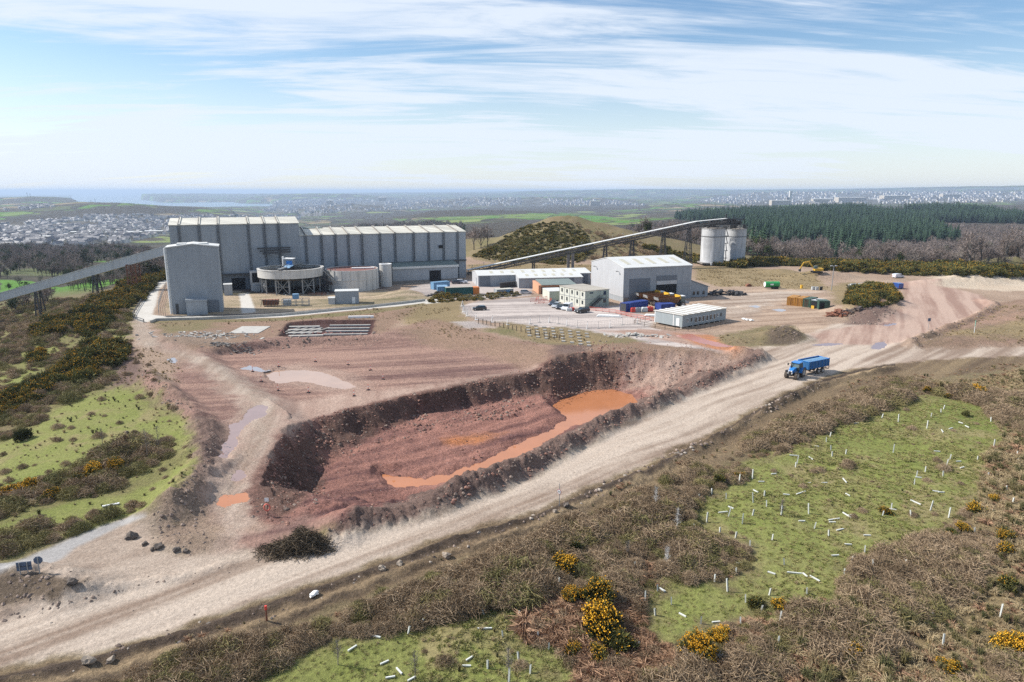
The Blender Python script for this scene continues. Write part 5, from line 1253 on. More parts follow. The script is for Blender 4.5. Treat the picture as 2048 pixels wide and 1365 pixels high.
# ------------------------------------------------------------------ plants
def leaf_mat(name, a, b, rough=.8, trans=0.0, vary=.35):
    """colour drawn per plant between a and b, mottled within the plant"""
    m = bpy.data.materials.new(name); m.use_nodes = True; t = m.node_tree; p = t.nodes['Principled BSDF']; K = t.links.new
    oi = t.nodes.new('ShaderNodeObjectInfo'); g = t.nodes.new('ShaderNodeNewGeometry')
    n = t.nodes.new('ShaderNodeTexNoise'); n.inputs['Scale'].default_value = .16; n.inputs['Detail'].default_value = 5; K(g.outputs['Position'], n.inputs['Vector'])
    mm = t.nodes.new('ShaderNodeMath'); mm.operation = 'MULTIPLY_ADD'; K(g.outputs['Random Per Island'], mm.inputs[0]); mm.inputs[1].default_value = vary; K(oi.outputs['Random'], mm.inputs[2])
    m2 = t.nodes.new('ShaderNodeMath'); m2.operation = 'ADD'; K(mm.outputs[0], m2.inputs[0]); K(n.outputs[0], m2.inputs[1])
    mr = t.nodes.new('ShaderNodeMapRange'); K(m2.outputs[0], mr.inputs[0]); mr.inputs[1].default_value = .45; mr.inputs[2].default_value = 1.4
    mx_ = t.nodes.new('ShaderNodeMix'); mx_.data_type = 'RGBA'; K(mr.outputs[0], mx_.inputs[0]); mx_.inputs[6].default_value = (*a, 1); mx_.inputs[7].default_value = (*b, 1)
    K(mx_.outputs[2], p.inputs['Base Color']); p.inputs['Roughness'].default_value = rough; p.inputs['Specular IOR Level'].default_value = .2
    return m
LM = {'bramble': leaf_mat('bramble_twigs', (.15, .105, .062), (.36, .265, .17)), 'bracken': leaf_mat('dead_bracken', (.20, .115, .068), (.38, .235, .145)), 'straw': leaf_mat('dead_grass', (.25, .185, .10), (.46, .36, .21)),
      'rush': leaf_mat('rush_green', (.07, .085, .035), (.19, .16, .07)), 'gorse': leaf_mat('gorse_green', (.04, .047, .016), (.135, .13, .04)), 'flower': leaf_mat('gorse_flower', (.50, .24, .015), (.74, .40, .03)), 'olive': leaf_mat('olive_scrub', (.12, .12, .04), (.26, .22, .095)),
      'bark': leaf_mat('bark', (.10, .085, .07), (.18, .16, .14)), 'twig': leaf_mat('winter_twigs', (.11, .085, .07), (.25, .20, .175)), 'twiggrey': leaf_mat('grey_twigs', (.12, .105, .09), (.26, .22, .19)), 'conifer': leaf_mat('conifer_green', (.012, .03, .02), (.045, .08, .045)), 'grass': leaf_mat('grass_blades', (.16, .195, .04), (.34, .30, .13)),
      'ivy': leaf_mat('evergreen', (.02, .035, .012), (.05, .07, .022)), 'dead': leaf_mat('bleached_stems', (.38, .36, .33), (.55, .53, .5))}
class VB:
    """fast collector of thin blades and leaf faces"""
    def __init__(s): s.v = []; s.f = []; s.m = []
    def blade(s, pts, w0, w1, rnd, k=0):
        n = len(pts); ax = Vector((rnd.uniform(-1, 1), rnd.uniform(-1, 1), rnd.uniform(-.5, .5))); o = len(s.v)
        for i, p in enumerate(pts):
            p = Vector(p); d = (Vector(pts[min(i + 1, n - 1)]) - Vector(pts[max(i - 1, 0)]))
            a = d.cross(ax)
            if a.length < 1e-6: a = Vector((1, 0, 0))
            a = a.normalized() * (w0 + (w1 - w0) * i / (n - 1)) / 2
            s.v += [tuple(p - a), tuple(p + a)]
        for i in range(n - 1): s.f.append((o + 2 * i, o + 2 * i + 1, o + 2 * i + 3, o + 2 * i + 2)); s.m.append(k)
    def leaf(s, c, r, rnd, k=0, nrm=None):
        n = nrm or Vector((rnd.gauss(0, 1), rnd.gauss(0, 1), rnd.gauss(0, 1) + .6)); n = n.normalized(); a = n.orthogonal().normalized(); b = n.cross(a); t = rnd.uniform(0, 6.28)
        a, b = a * cos(t) + b * sin(t), b * cos(t) - a * sin(t); c = Vector(c); o = len(s.v)
        s.v += [tuple(c + a * r), tuple(c + b * r * .8), tuple(c - a * r * .9 + b * r * .1), tuple(c - b * r * .7)]; s.f.append((o, o + 1, o + 2, o + 3)); s.m.append(k)
    def build(s, name, mats, link=False, parent=None):
        me_ = bpy.data.meshes.new(name); me_.from_pydata(s.v, [], s.f)
        if not isinstance(mats, (list, tuple)): mats = [mats]
        for q in mats: me_.materials.append(q)
        if len(mats) > 1: me_.polygons.foreach_set('material_index', s.m)
        me_.update(); o_ = bpy.data.objects.new(name, me_)
        if link: COL.objects.link(o_)
        if parent: o_.parent = parent
        return o_
def t_bramble(seed, k=1.0, mat='bramble'):
    """low dome of short crossing twigs"""
    rnd = random.Random(seed); b = VB()
    for i in range(330):
        a = rnd.uniform(0, 6.28); r0 = 1.05 * sqrt(rnd.random()); x, y = r0 * cos(a), r0 * sin(a); top = (1 - (r0 / 1.2) ** 2) * .95 * k + .12; z = top * rnd.uniform(.35, 1)
        d = Vector((rnd.gauss(0, 1) + cos(a) * .3, rnd.gauss(0, 1) + sin(a) * .3, rnd.gauss(.45, .7))).normalized() * rnd.uniform(.16, .42)
        e = d * .5 + Vector((rnd.uniform(-.1, .1), rnd.uniform(-.1, .1), rnd.uniform(-.12, .04)))
        c = Vector((x, y, z)); b.blade([c - d, c, c + d * .6 + e], .034, .014, rnd)
    for i in range(60):
        a = rnd.uniform(0, 6.28); r0 = rnd.uniform(0, .9); x, y = r0 * cos(a), r0 * sin(a); b.blade([(x * .8, y * .8, 0), (x, y, (1 - r0 * .7) * k)], .05, .025, rnd)
    for i in range(150):
        a = rnd.uniform(0, 6.28); r0 = 1.1 * sqrt(rnd.random()); z = rnd.uniform(.25, 1.0) * ((1 - (r0 / 1.2) ** 2) * k + .1)
        b.leaf((r0 * cos(a), r0 * sin(a), z), rnd.uniform(.025, .06), rnd)
    return b.build('bramble_clump_shape', LM[mat])
def t_tuft(seed, mat, n=70, h=.6, sp=.45, w_=.03):
    rnd = random.Random(seed); b = VB()
    for i in range(n):
        a = rnd.uniform(0, 6.28); r0 = rnd.uniform(0, .12); o_ = rnd.uniform(.3, 1) * sp; hh_ = h * rnd.uniform(.6, 1.1)
        b.blade([(r0 * cos(a), r0 * sin(a), 0), ((r0 + o_ * .35) * cos(a), (r0 + o_ * .35) * sin(a), hh_ * .8), ((r0 + o_) * cos(a), (r0 + o_) * sin(a), hh_ * rnd.uniform(.5, 1.0))], w_, w_ * .3, rnd)
    return b.build('tuft_shape', mat)
def gorse_mesh(seed, flower=.35, n=1500, mats=None, leafr=.085, split=False, hh_=1.0):
    """spiny dome: clumps of short shoots, flowers on the outer upper shoots; returns foliage (+flowers)"""
    rnd = random.Random(seed); b = VB(); fb = VB() if split else b
    cl = []
    for i in range(11):
        a = rnd.uniform(0, 6.28); r0 = rnd.uniform(0, .62); cl.append((r0 * cos(a) * 1.15, r0 * sin(a), rnd.uniform(.2, .85) * hh_ * (1 - .3 * r0), rnd.uniform(.18, .46)))
    for i in range(n):
        c = rnd.choice(cl); v = Vector((rnd.gauss(0, 1), rnd.gauss(0, 1), rnd.gauss(.2, 1))).normalized(); r_ = c[3] * rnd.uniform(.55, 1.08)
        p = Vector((c[0] + v.x * r_, c[1] + v.y * r_, max(.02, c[2] + v.z * r_ * .9)))
        q = p + v * rnd.uniform(.06, .34) ** 1.2 + Vector((0, 0, .07))
        b.blade([p - v * .06, q], leafr, .02, rnd, 0)
        if v.z > -.1 and rnd.random() < flower * (1.2 if c[2] > .5 else .6):
            for _ in range(3): fb.leaf(q + Vector((rnd.uniform(-.05, .05),) * 3), rnd.uniform(.024, .045), rnd, 0 if split else 1)
    if split: return b, fb
    return b.build('gorse_shape', [LM['gorse'], LM['flower']])
def t_tree(seed, mat, H_=9, spread=3.2, n=230, w_=.09, leafy=None):
    rnd = random.Random(seed); b = VB()
    tops = []
    for i in range(9):
        a = i * 2.4 + rnd.uniform(-.4, .4); z = H_ * rnd.uniform(.28, .6); r_ = spread * rnd.uniform(.5, 1); e = (r_ * cos(a), r_ * sin(a), min(H_ * .96, z + H_ * rnd.uniform(.2, .42)))
        b.blade([(0, 0, z * .6), (e[0] * .45, e[1] * .45, (z + e[2]) / 2), e], .22, .07, rnd, 0); tops.append(e)
    tops.append((0, 0, H_ * .95))
    b.blade([(0, 0, -.4), (0, 0, H_ * .5), (0, 0, H_ * .95)], .42, .08, rnd, 0); b.blade([(0, 0, -.4), (.01, 0, H_ * .5)], .42, .2, rnd, 0)
    for i in range(n):
        e = rnd.choice(tops); c = Vector((e[0] * rnd.uniform(.4, 1), e[1] * rnd.uniform(.4, 1), e[2] * rnd.uniform(.72, 1.0)))
        d = Vector((rnd.gauss(0, 1), rnd.gauss(0, 1), rnd.gauss(.7, .8))).normalized() * rnd.uniform(.7, 1.9)
        b.blade([c, c + d], w_ * 1.4, w_ * .4, rnd, 1)
    if leafy:
        for i in range(leafy):
            e = rnd.choice(tops); b.leaf((e[0] * rnd.uniform(.2, 1.1) + rnd.gauss(0, .5), e[1] * rnd.uniform(.2, 1.1) + rnd.gauss(0, .5), e[2] * rnd.uniform(.55, 1.05)), rnd.uniform(.15, .4), rnd, 1)
    return b.build('tree_shape', [LM['bark'], mat])
def t_conifer(seed, H_=17):
    rnd = random.Random(seed); b = VB(); b.blade([(0, 0, 0), (0, 0, H_)], .5, .1, rnd)
    for k in range(13):
        z = H_ * (.16 + .82 * k / 13); r_ = (H_ - z) * .24 + .35; m_ = 9
        for i in range(m_):
            a = 2 * pi * i / m_ + k * .7 + rnd.uniform(-.2, .2); rr_ = r_ * rnd.uniform(.75, 1.15); c, s_ = cos(a), sin(a); w_ = rr_ * .42
            o = len(b.v); b.v += [(0, 0, z + .5), (rr_ * .7 * c - w_ * s_, rr_ * .7 * s_ + w_ * c, z - .25), (rr_ * c, rr_ * s_, z - .5), (rr_ * .7 * c + w_ * s_, rr_ * .7 * s_ - w_ * c, z - .25)]
            b.f.append((o, o + 1, o + 2, o + 3)); b.m.append(0)
    return b.build('conifer_shape', LM['conifer'])
def in_polys(polys, U, V):
    k = np.zeros(U.shape, bool)
    for p in polys: k |= sdist(p, U, V, pad=5) > 0
    return k
def sample(polys, spacing, seed, rmin=30, rmax=2500, uv=None, dens=None, avoid=None, z_off=0):
    """random ground points whose place in the photograph falls in these outlines"""
    rs = np.random.RandomState(seed)
    W_ = [g for p in polys for g in GT(p)]
    xs = [g[0] for g in W_]; ys = [g[1] for g in W_]
    x0, x1, y0, y1 = min(xs) - 5, max(xs) + 5, max(min(ys) - 5, 20), max(ys) + 5
    n = int((x1 - x0) * (y1 - y0) / spacing ** 2); n = min(n, 400000)
    X = rs.uniform(x0, x1, n); Y = rs.uniform(y0, y1, n)
    U, V = project(X, Y, np.zeros(n)); r = np.hypot(X, Y)
    k = (r > rmin) & (r < rmax) & (U > -350) & (U < 2400) & (V < 1600)
    X, Y = X[k], Y[k]
    Z = hgt(X, Y, False); U, V = project(X, Y, Z + z_off)
    wn_ = fbm(X / 6, Y / 6, 3)
    s = 1365 / np.hypot(X, Y)
    k = in_polys(polys, U + wn_ * s * 1.2, V + fbm(X / 6 + 9, Y / 6, 3) * s * .5)
    if avoid is not None: k &= ~in_polys(avoid, U, V)
    if dens is not None: k &= rs.uniform(0, 1, len(X)) < dens(X, Y)
    X, Y, Z = X[k], Y[k], Z[k]
    return np.stack([X, Y, Z], -1)
def scatter(name, pts, shapes, smin, smax, seed=1, sink=.05, zs=None):
    rs = np.random.RandomState(seed); n = len(pts)
    print('scatter', name, n)
    if not n: return
    pick = rs.randint(0, len(shapes), n)
    base = None
    me_ = bpy.data.meshes.new(name); P = pts.copy(); P[:, 2] -= sink
    me_.vertices.add(n); me_.vertices.foreach_set('co', P.astype(np.float32).ravel())
    sc_ = smin + (smax - smin) * rs.uniform(0, 1, n) ** (3.2 if 'ston' in name or 'rubble' in name or 'clod' in name else 1); S = np.stack([sc_ * rs.uniform(.9, 1.1, n), sc_ * rs.uniform(.9, 1.1, n), sc_ * (rs.uniform(.8, 1.15, n) if zs is None else zs)], -1)
    S = S * (1 + .5 * np.clip(fbm(pts[:, 0] / 6.0, pts[:, 1] / 6.0, 3) * 1.6, -.8, 1))[:, None]
    Rt = np.stack([rs.uniform(-.08, .08, n), rs.uniform(-.08, .08, n), rs.uniform(0, 6.28, n)], -1)
    for an, d in (('sclv', S), ('rotv', Rt)):
        a = me_.attributes.new(an, 'FLOAT_VECTOR', 'POINT'); a.data.foreach_set('vector', d.astype(np.float32).ravel())
    a = me_.attributes.new('pick', 'INT', 'POINT'); a.data.foreach_set('value', pick.astype(np.int32))
    o_ = bpy.data.objects.new(name, me_); COL.objects.link(o_); tag(o_, kind='stuff')
    ng = bpy.data.node_groups.new(name, 'GeometryNodeTree'); ng.interface.new_socket('Geometry', in_out='INPUT', socket_type='NodeSocketGeometry'); ng.interface.new_socket('Geometry', in_out='OUTPUT', socket_type='NodeSocketGeometry')
    gi = ng.nodes.new('NodeGroupInput'); go = ng.nodes.new('NodeGroupOutput'); jn = ng.nodes.new('GeometryNodeJoinGeometry'); K = ng.links.new
    def at(nm, ty):
        x = ng.nodes.new('GeometryNodeInputNamedAttribute'); x.data_type = ty; x.inputs['Name'].default_value = nm; return x.outputs['Attribute']
    s_a, r_a, p_a = at('sclv', 'FLOAT_VECTOR'), at('rotv', 'FLOAT_VECTOR'), at('pick', 'INT')
    for i, sh in enumerate(shapes):
        oi = ng.nodes.new('GeometryNodeObjectInfo'); oi.inputs['Object'].default_value = sh; oi.inputs['As Instance'].default_value = True
        ip = ng.nodes.new('GeometryNodeInstanceOnPoints'); K(gi.outputs[0], ip.inputs['Points']); K(oi.outputs['Geometry'], ip.inputs['Instance'])
        cmp_ = ng.nodes.new('FunctionNodeCompare'); cmp_.data_type = 'INT'; cmp_.operation = 'EQUAL'; K(p_a, cmp_.inputs[2]); cmp_.inputs[3].default_value = i
        K(cmp_.outputs[0], ip.inputs['Selection']); K(s_a, ip.inputs['Scale'])
        er = ng.nodes.new('FunctionNodeEulerToRotation'); K(r_a, er.inputs[0]); K(er.outputs[0], ip.inputs['Rotation'])
        K(ip.outputs[0], jn.inputs[0])
    K(jn.outputs[0], go.inputs[0])
    md = o_.modifiers.new('plants', 'NODES'); md.node_group = ng
    return o_
BR = [t_bramble(s) for s in range(4)] + [t_bramble(9, 1.0, 'olive')]
ST = [t_tuft(s, LM['straw']) for s in range(3)]; RU = [t_tuft(s + 9, LM['rush'], 90, .8, .35, .035) for s in range(2)]; BK = [t_tuft(s + 19, LM['bracken'], 80, .45, .7, .06) for s in range(3)]
GB = [gorse_mesh(s, (.05, .15, .30)[s], 900) for s in range(3)]; GM = [gorse_mesh(s + 5, (.05, .18, .34)[s], 420, leafr=.16) for s in range(3)]; GD = [gorse_mesh(s + 8, .04, 700) for s in range(2)]
TR = [t_tree(s, LM['twig']) for s in range(4)]; TG = [t_tree(s + 10, LM['twiggrey'], 7, 2.6, 220) for s in range(2)]; TC = [t_conifer(s, 17) for s in range(3)]; TI = [t_tree(s + 20, LM['ivy'], 8, 2.6, 60, leafy=420) for s in range(2)]
GRT = [t_tuft(s + 31, LM['grass'], 40, .16, .22, .03) for s in range(2)]
# scrub south of the road
F_GREEN = [[(610, 1295), (690, 1268), (780, 1264), (900, 1236), (1010, 1218), (1060, 1228), (1060, 1292), (1150, 1292), (1120, 1400), (600, 1500), (480, 1380)],
           [(1290, 1262), (1275, 1205), (1330, 1150), (1440, 1170), (1500, 1130), (1500, 1090), (1400, 1060), (1390, 1020), (1430, 970), (1480, 930), (1560, 905), (1640, 870), (1700, 845), (1760, 820), (1850, 790), (1950, 800), (2010, 850), (2010, 930), (1940, 1010), (1880, 1060), (1800, 1100), (1700, 1130), (1720, 1180), (1640, 1200), (1560, 1220), (1440, 1250), (1350, 1300)]]
THICK = [[(150, 1375), (330, 1330), (560, 1270), (760, 1205), (960, 1130), (1090, 1070), (1240, 1010), (1330, 960), (1400, 930), (1400, 960), (1500, 935), (1470, 965), (1420, 980), (1390, 1020), (1300, 1060), (1290, 1110), (1240, 1180), (1090, 1210), (1010, 1218), (900, 1236), (780, 1264), (690, 1268), (610, 1295), (540, 1340), (300, 1420)],
         [(1300, 1150), (1290, 1110), (1330, 1075), (1420, 1075), (1490, 1100), (1490, 1120), (1440, 1150), (1360, 1165)],
         [(1480, 890), (1640, 815), (1800, 765), (1860, 775), (1780, 815), (1640, 865), (1500, 905)],
         [(1700, 1190), (1720, 1130), (1820, 1090), (1960, 1070), (1990, 1100), (1960, 1180), (1880, 1230), (1760, 1250)],
         [(1560, 1290), (1600, 1220), (1740, 1240), (1800, 1300), (1700, 1330)], [(1360, 1300), (1420, 1260), (1540, 1260), (1600, 1340), (1480, 1400), (1300, 1400)], [(1880, 1400), (1960, 1330), (2100, 1300), (2100, 1450)],
         [(1100, 1110), (1200, 1120), (1280, 1150), (1260, 1200), (1150, 1200), (1090, 1170)], [(1860, 790), (1960, 780), (2060, 800), (2060, 870), (2000, 850), (1960, 810)]]
BRK = [[(1060, 1225), (1100, 1180), (1180, 1200), (1280, 1200), (1290, 1260), (1340, 1290), (1300, 1380), (1150, 1400), (1150, 1292), (1060, 1292)], [(1130, 1130), (1290, 1130), (1310, 1180), (1200, 1180)], [(1290, 1330), (1500, 1240), (1640, 1280), (1700, 1400), (1300, 1420)]]
DRYG = [[(1980, 900), (2060, 860), (2400, 860), (2500, 1100), (2300, 1500), (1700, 1500), (1650, 1300), (1800, 1200), (1950, 1150), (1940, 1020)], [(1860, 770), (2048, 745), (2300, 760), (2300, 900), (2010, 890), (1960, 800)], [(1500, 1260), (1700, 1200), (1900, 1200), (1800, 1400), (1500, 1400)]]
pt = sample(THICK, .60, 1, dens=lambda X, Y: .4 + .6 * (fbm(X / 4, Y / 4, 3) > -.18)); scatter('bramble_scrub', pt, BR, .7, 1.35, 1)
pt = sample([[(0, 1450), (300, 1345), (600, 1245), (900, 1135), (1200, 1035), (1400, 950), (1560, 865), (1700, 808), (1860, 765), (2048, 745), (2300, 760), (2500, 1400), (1000, 1700), (0, 1700)]], .95, 2, avoid=F_GREEN + DRYG); scatter('low_scrub', pt, BR + BK, .4, .8, 2)
pt = sample(BRK, .55, 3); scatter('dead_bracken', pt, BK, .8, 1.5, 3)
pt = sample(DRYG, .55, 4); scatter('dead_grass', pt, ST + ST + RU + BK[:1], .7, 1.5, 4)
pt = sample(F_GREEN, 1.0, 5, dens=lambda X, Y: .12 + .7 * (fbm(X / 5.3, Y / 5.3 + 3, 4, .6) > .16)); scatter('grass_tussock', pt, ST + ST + RU + [BR[0]], .22, .62, 5)
pt = sample(F_GREEN, .5, 6, rmax=175); scatter('short_grass', pt, GRT, .7, 1.6, 6)
pt = sample([[(-100, 1410), (0, 1380), (400, 1275), (720, 1168), (1069, 1050), (1244, 975), (1400, 905), (1560, 830), (1700, 765), (1860, 745), (2048, 725), (2300, 730), (2048, 745), (1860, 762), (1700, 805), (1560, 862), (1400, 947), (1200, 1032), (900, 1132), (600, 1242), (300, 1345), (0, 1450)]], 1.1, 7, dens=lambda X, Y: fbm(X / 4, Y / 4, 3) > .05); scatter('verge_grass', pt, ST + BK + RU, .3, .7, 7)
# left slopes
L_TH = [[(-100, 1060), (0, 1000), (60, 960), (130, 940), (200, 905), (280, 880), (340, 880), (345, 915), (280, 950), (200, 985), (100, 1005), (0, 1045)],
        [(0, 700), (60, 640), (150, 655), (150, 700), (215, 670), (225, 640), (262, 615), (262, 660), (230, 680), (180, 720), (120, 760), (40, 800), (0, 810), (-200, 850)], [(-150, 900), (0, 800), (100, 790), (200, 745), (270, 760), (180, 780), (100, 830), (0, 885)],
        [(-200, 640), (0, 625), (70, 600), (150, 600), (230, 590), (150, 650), (60, 660), (0, 700), (-200, 740)], [(0, 1085), (60, 1060), (180, 1025), (240, 1030), (170, 1062), (60, 1100), (0, 1115)]]
pt = sample(L_TH, 1.0, 8, dens=lambda X, Y: np.where(np.hypot(X, Y) < 128, .95, .15 + .5 * (fbm(X / 9, Y / 12, 3) > .0))); scatter('left_scrub', pt, BR[:2] + [BR[4], BR[4], ST[0]], .7, 1.5, 8)
pt = sample([[(-200, 1500), (-500, 600), (0, 600), (262, 610), (262, 680), (384, 850), (384, 950), (300, 1010), (0, 1110), (-300, 1200)]], 1.9, 9); scatter('slope_tussock', pt, ST + RU + [BR[0]], .35, .8, 9)
L_GO = [[(262, 560), (300, 545), (338, 530), (338, 552), (312, 562), (290, 592), (255, 610), (225, 640), (190, 665), (158, 668), (150, 650), (120, 665), (60, 680), (70, 650), (150, 620), (215, 590)], [(0, 790), (90, 758), (150, 705), (220, 678), (262, 682), (245, 712), (200, 745), (130, 772), (60, 800), (0, 830)],
        [(68, 712), (95, 697), (92, 708), (70, 722)], [(0, 830), (0, 770), (-200, 830), (-200, 900)]]
pt = sample(L_GO, 1.25, 10, dens=lambda X, Y: .9 + 0 * X, z_off=1); scatter('gorse_thicket', pt, GB + GM, 1.0, 2.0, 10)
HILLG = [[(945, 512), (1000, 478), (1060, 450), (1112, 440), (1150, 445), (1175, 470), (1190, 500), (1160, 522), (1120, 527), (1000, 520)]]
pt = sample(HILLG, 1.15, 11, rmax=470, z_off=.8); scatter('hill_gorse', pt, [GM[1], GM[2], BR[4], BR[4], GM[0]], .6, 1.25, 11)
pt = sample([[(1150, 445), (1240, 470), (1330, 503), (1390, 530), (1300, 532), (1180, 525), (1190, 500), (1175, 470)]], 1.9, 12, rmax=470); scatter('hill_grass', pt, ST + [BR[1]], 1.0, 2.0, 12)
pt = sample([[(1240, 478), (1300, 492), (1400, 512), (1510, 528), (1480, 534), (1390, 524), (1330, 510)], [(1500, 518), (1600, 524), (1700, 520), (1900, 530), (2048, 534), (2400, 540), (2400, 560), (2048, 553), (1960, 552), (1800, 547), (1640, 537), (1600, 530), (1500, 530)]], 1.8, 13, rmax=420, z_off=.8); scatter('gorse_belt', pt, GM + [GB[0]], 1.4, 2.4, 13)
pt = sample([[(1690, 603), (1696, 584), (1712, 574), (1738, 568), (1762, 566), (1784, 576), (1800, 596), (1780, 606), (1720, 610)]], 1.3, 14, z_off=1.0); scatter('gorse_knoll', pt, GB + GD + [GB[0]], .7, 2.1, 14)
pt = sample([[(855, 606), (870, 588), (900, 586), (920, 594), (950, 594), (1000, 588), (1040, 588), (1040, 592), (960, 600), (900, 606)]], 1.3, 15); scatter('hedge_gorse', pt, [GB[1], GB[2], BR[4]], .5, 1.15, 15)
pt = sample([[(1395, 535), (1600, 546), (1660, 570), (1650, 580), (1560, 575), (1440, 574), (1390, 560)], [(935, 531), (1190, 530), (1190, 545), (940, 548)], [(1440, 690), (1440, 668), (1530, 652), (1600, 655), (1612, 680), (1500, 692)], [(300, 646), (560, 640), (850, 610), (900, 602), (905, 625), (800, 640), (700, 640), (560, 645), (310, 655)],
             [(1830, 690), (2000, 612), (2300, 600), (2300, 690), (2048, 690), (1900, 697)], [(1010, 652), (1230, 674), (1190, 690), (1100, 690), (960, 660)], [(230, 690), (300, 690), (370, 745), (345, 800), (240, 780)], [(800, 640), (905, 648), (1090, 690), (1000, 690), (860, 670)]], 1.35, 16, dens=lambda X, Y: fbm(X / 7, Y / 7, 3) > -.15)
scatter('rough_grass', pt, ST, .35, .9, 16)
# woods
WOODC = [[(1480, 470), (1500, 425), (1600, 412), (1700, 414), (1720, 418), (1840, 430), (1850, 446), (1925, 482), (1800, 487), (1700, 486), (1560, 482)], [(1490, 500), (1520, 488), (1545, 500), (1530, 512), (1495, 512)], [(1655, 510), (1680, 492), (1715, 494), (1720, 512)], [(1700, 411), (2048, 412), (2300, 416), (2300, 428), (2048, 424), (1720, 414)], [(1840, 424), (2048, 430), (2300, 434), (2300, 442), (2048, 440), (1860, 438)], [(1350, 432), (1500, 424), (1490, 440), (1380, 440)]]
pt = sample(WOODC, 4.6, 20, rmin=420, rmax=2600, z_off=8); scatter('conifer_plantation', pt, TC, .75, 1.3, 20)
WOODB = [[(1385, 480), (1490, 468), (1560, 474), (1920, 472), (1860, 448), (1850, 440), (2048, 442), (2300, 444), (2300, 535), (2048, 532), (1700, 524), (1500, 522), (1390, 505)], [(1240, 466), (1280, 452), (1350, 448), (1400, 455), (1400, 490), (1330, 485)], [(930, 500), (935, 470), (990, 478), (960, 500), (940, 515)], [(1600, 526), (1900, 532), (2300, 545), (2300, 535), (1700, 518)]]
pt = sample(WOODB, 5.2, 21, rmin=385, rmax=1500, z_off=5); scatter('bare_woodland', pt, TR + TR + TG + [TI[0]], .8, 1.25, 21)
WOODL = [[(0, 540), (0, 492), (120, 496), (230, 498), (335, 505), (335, 512), (300, 510), (200, 516), (180, 525), (150, 548), (90, 545), (60, 530)], [(120, 575), (150, 550), (250, 538), (335, 520), (335, 532), (262, 552), (190, 566)], [(-300, 550), (-300, 490), (0, 490), (0, 550)], [(0, 615), (60, 580), (120, 585), (100, 600), (30, 625)], [(640, 463), (760, 440), (930, 450), (930, 475), (900, 470)]]
pt = sample(WOODL, 6.5, 22, rmin=215, rmax=1900, z_off=4, dens=lambda X, Y: .75 + .3 * fbm(X / 40, Y / 40, 2)); scatter('valley_woodland', pt, TR + [TG[0], TI[0], TI[1]], .7, 1.2, 22)
pt = sample([[(0, 590), (0, 560), (200, 555), (335, 530), (300, 545), (190, 580), (70, 605)]], 16, 23, rmin=200, rmax=900, z_off=3, dens=lambda X, Y: .2 + .8 * (fbm(X / 30, Y / 90, 2) > .15)); scatter('hedgerow', pt, [TI[0], TG[0], GD[1]], .45, .8, 23)
# single gorse bushes that stand apart: foliage with flowers as parts
def gorse_bush(uv, w_, label, flower=.4, seed=0, dead=False, h=1.0, name='gorse_bush', mat='gorse', cat='gorse bush', grp='gorse bushes standing apart'):
    p = GT([uv])[0]; z = h1(*p); r_ = thing(name, label, cat, (p[0], p[1], z - .1), random.Random(seed).uniform(0, 6), grp)
    b, fb = gorse_mesh(seed + 50, flower, int(900 + 900 * min(w_, 2)), split=True, hh_=h)
    k = w_
    b.v = [(x * k, y * k, zz_ * k) for x, y, zz_ in b.v]; fb.v = [(x * k, y * k, zz_ * k) for x, y, zz_ in fb.v]
    b.build('foliage', LM[mat], True, r_)
    if fb.f: fb.build('flowers', LM['flower'], True, r_)
    if dead:
        rnd = random.Random(seed); b = VB()
        for i in range(160):
            a = rnd.uniform(0, 6.28); r0 = rnd.uniform(0, .5); L_ = rnd.uniform(.4, 1.0) * k; x, y = r0 * cos(a) * k, -.5 * k + r0 * sin(a) * k * .5
            b.blade([(x, y, 0), (x + .2 * L_ * cos(a), y - .2, L_ * .5), (x + .4 * L_ * cos(a), y - .25, L_ * .8)], .07, .03, rnd)
        b.build('bleached_stems', LM['dead'], True, r_)
    return r_
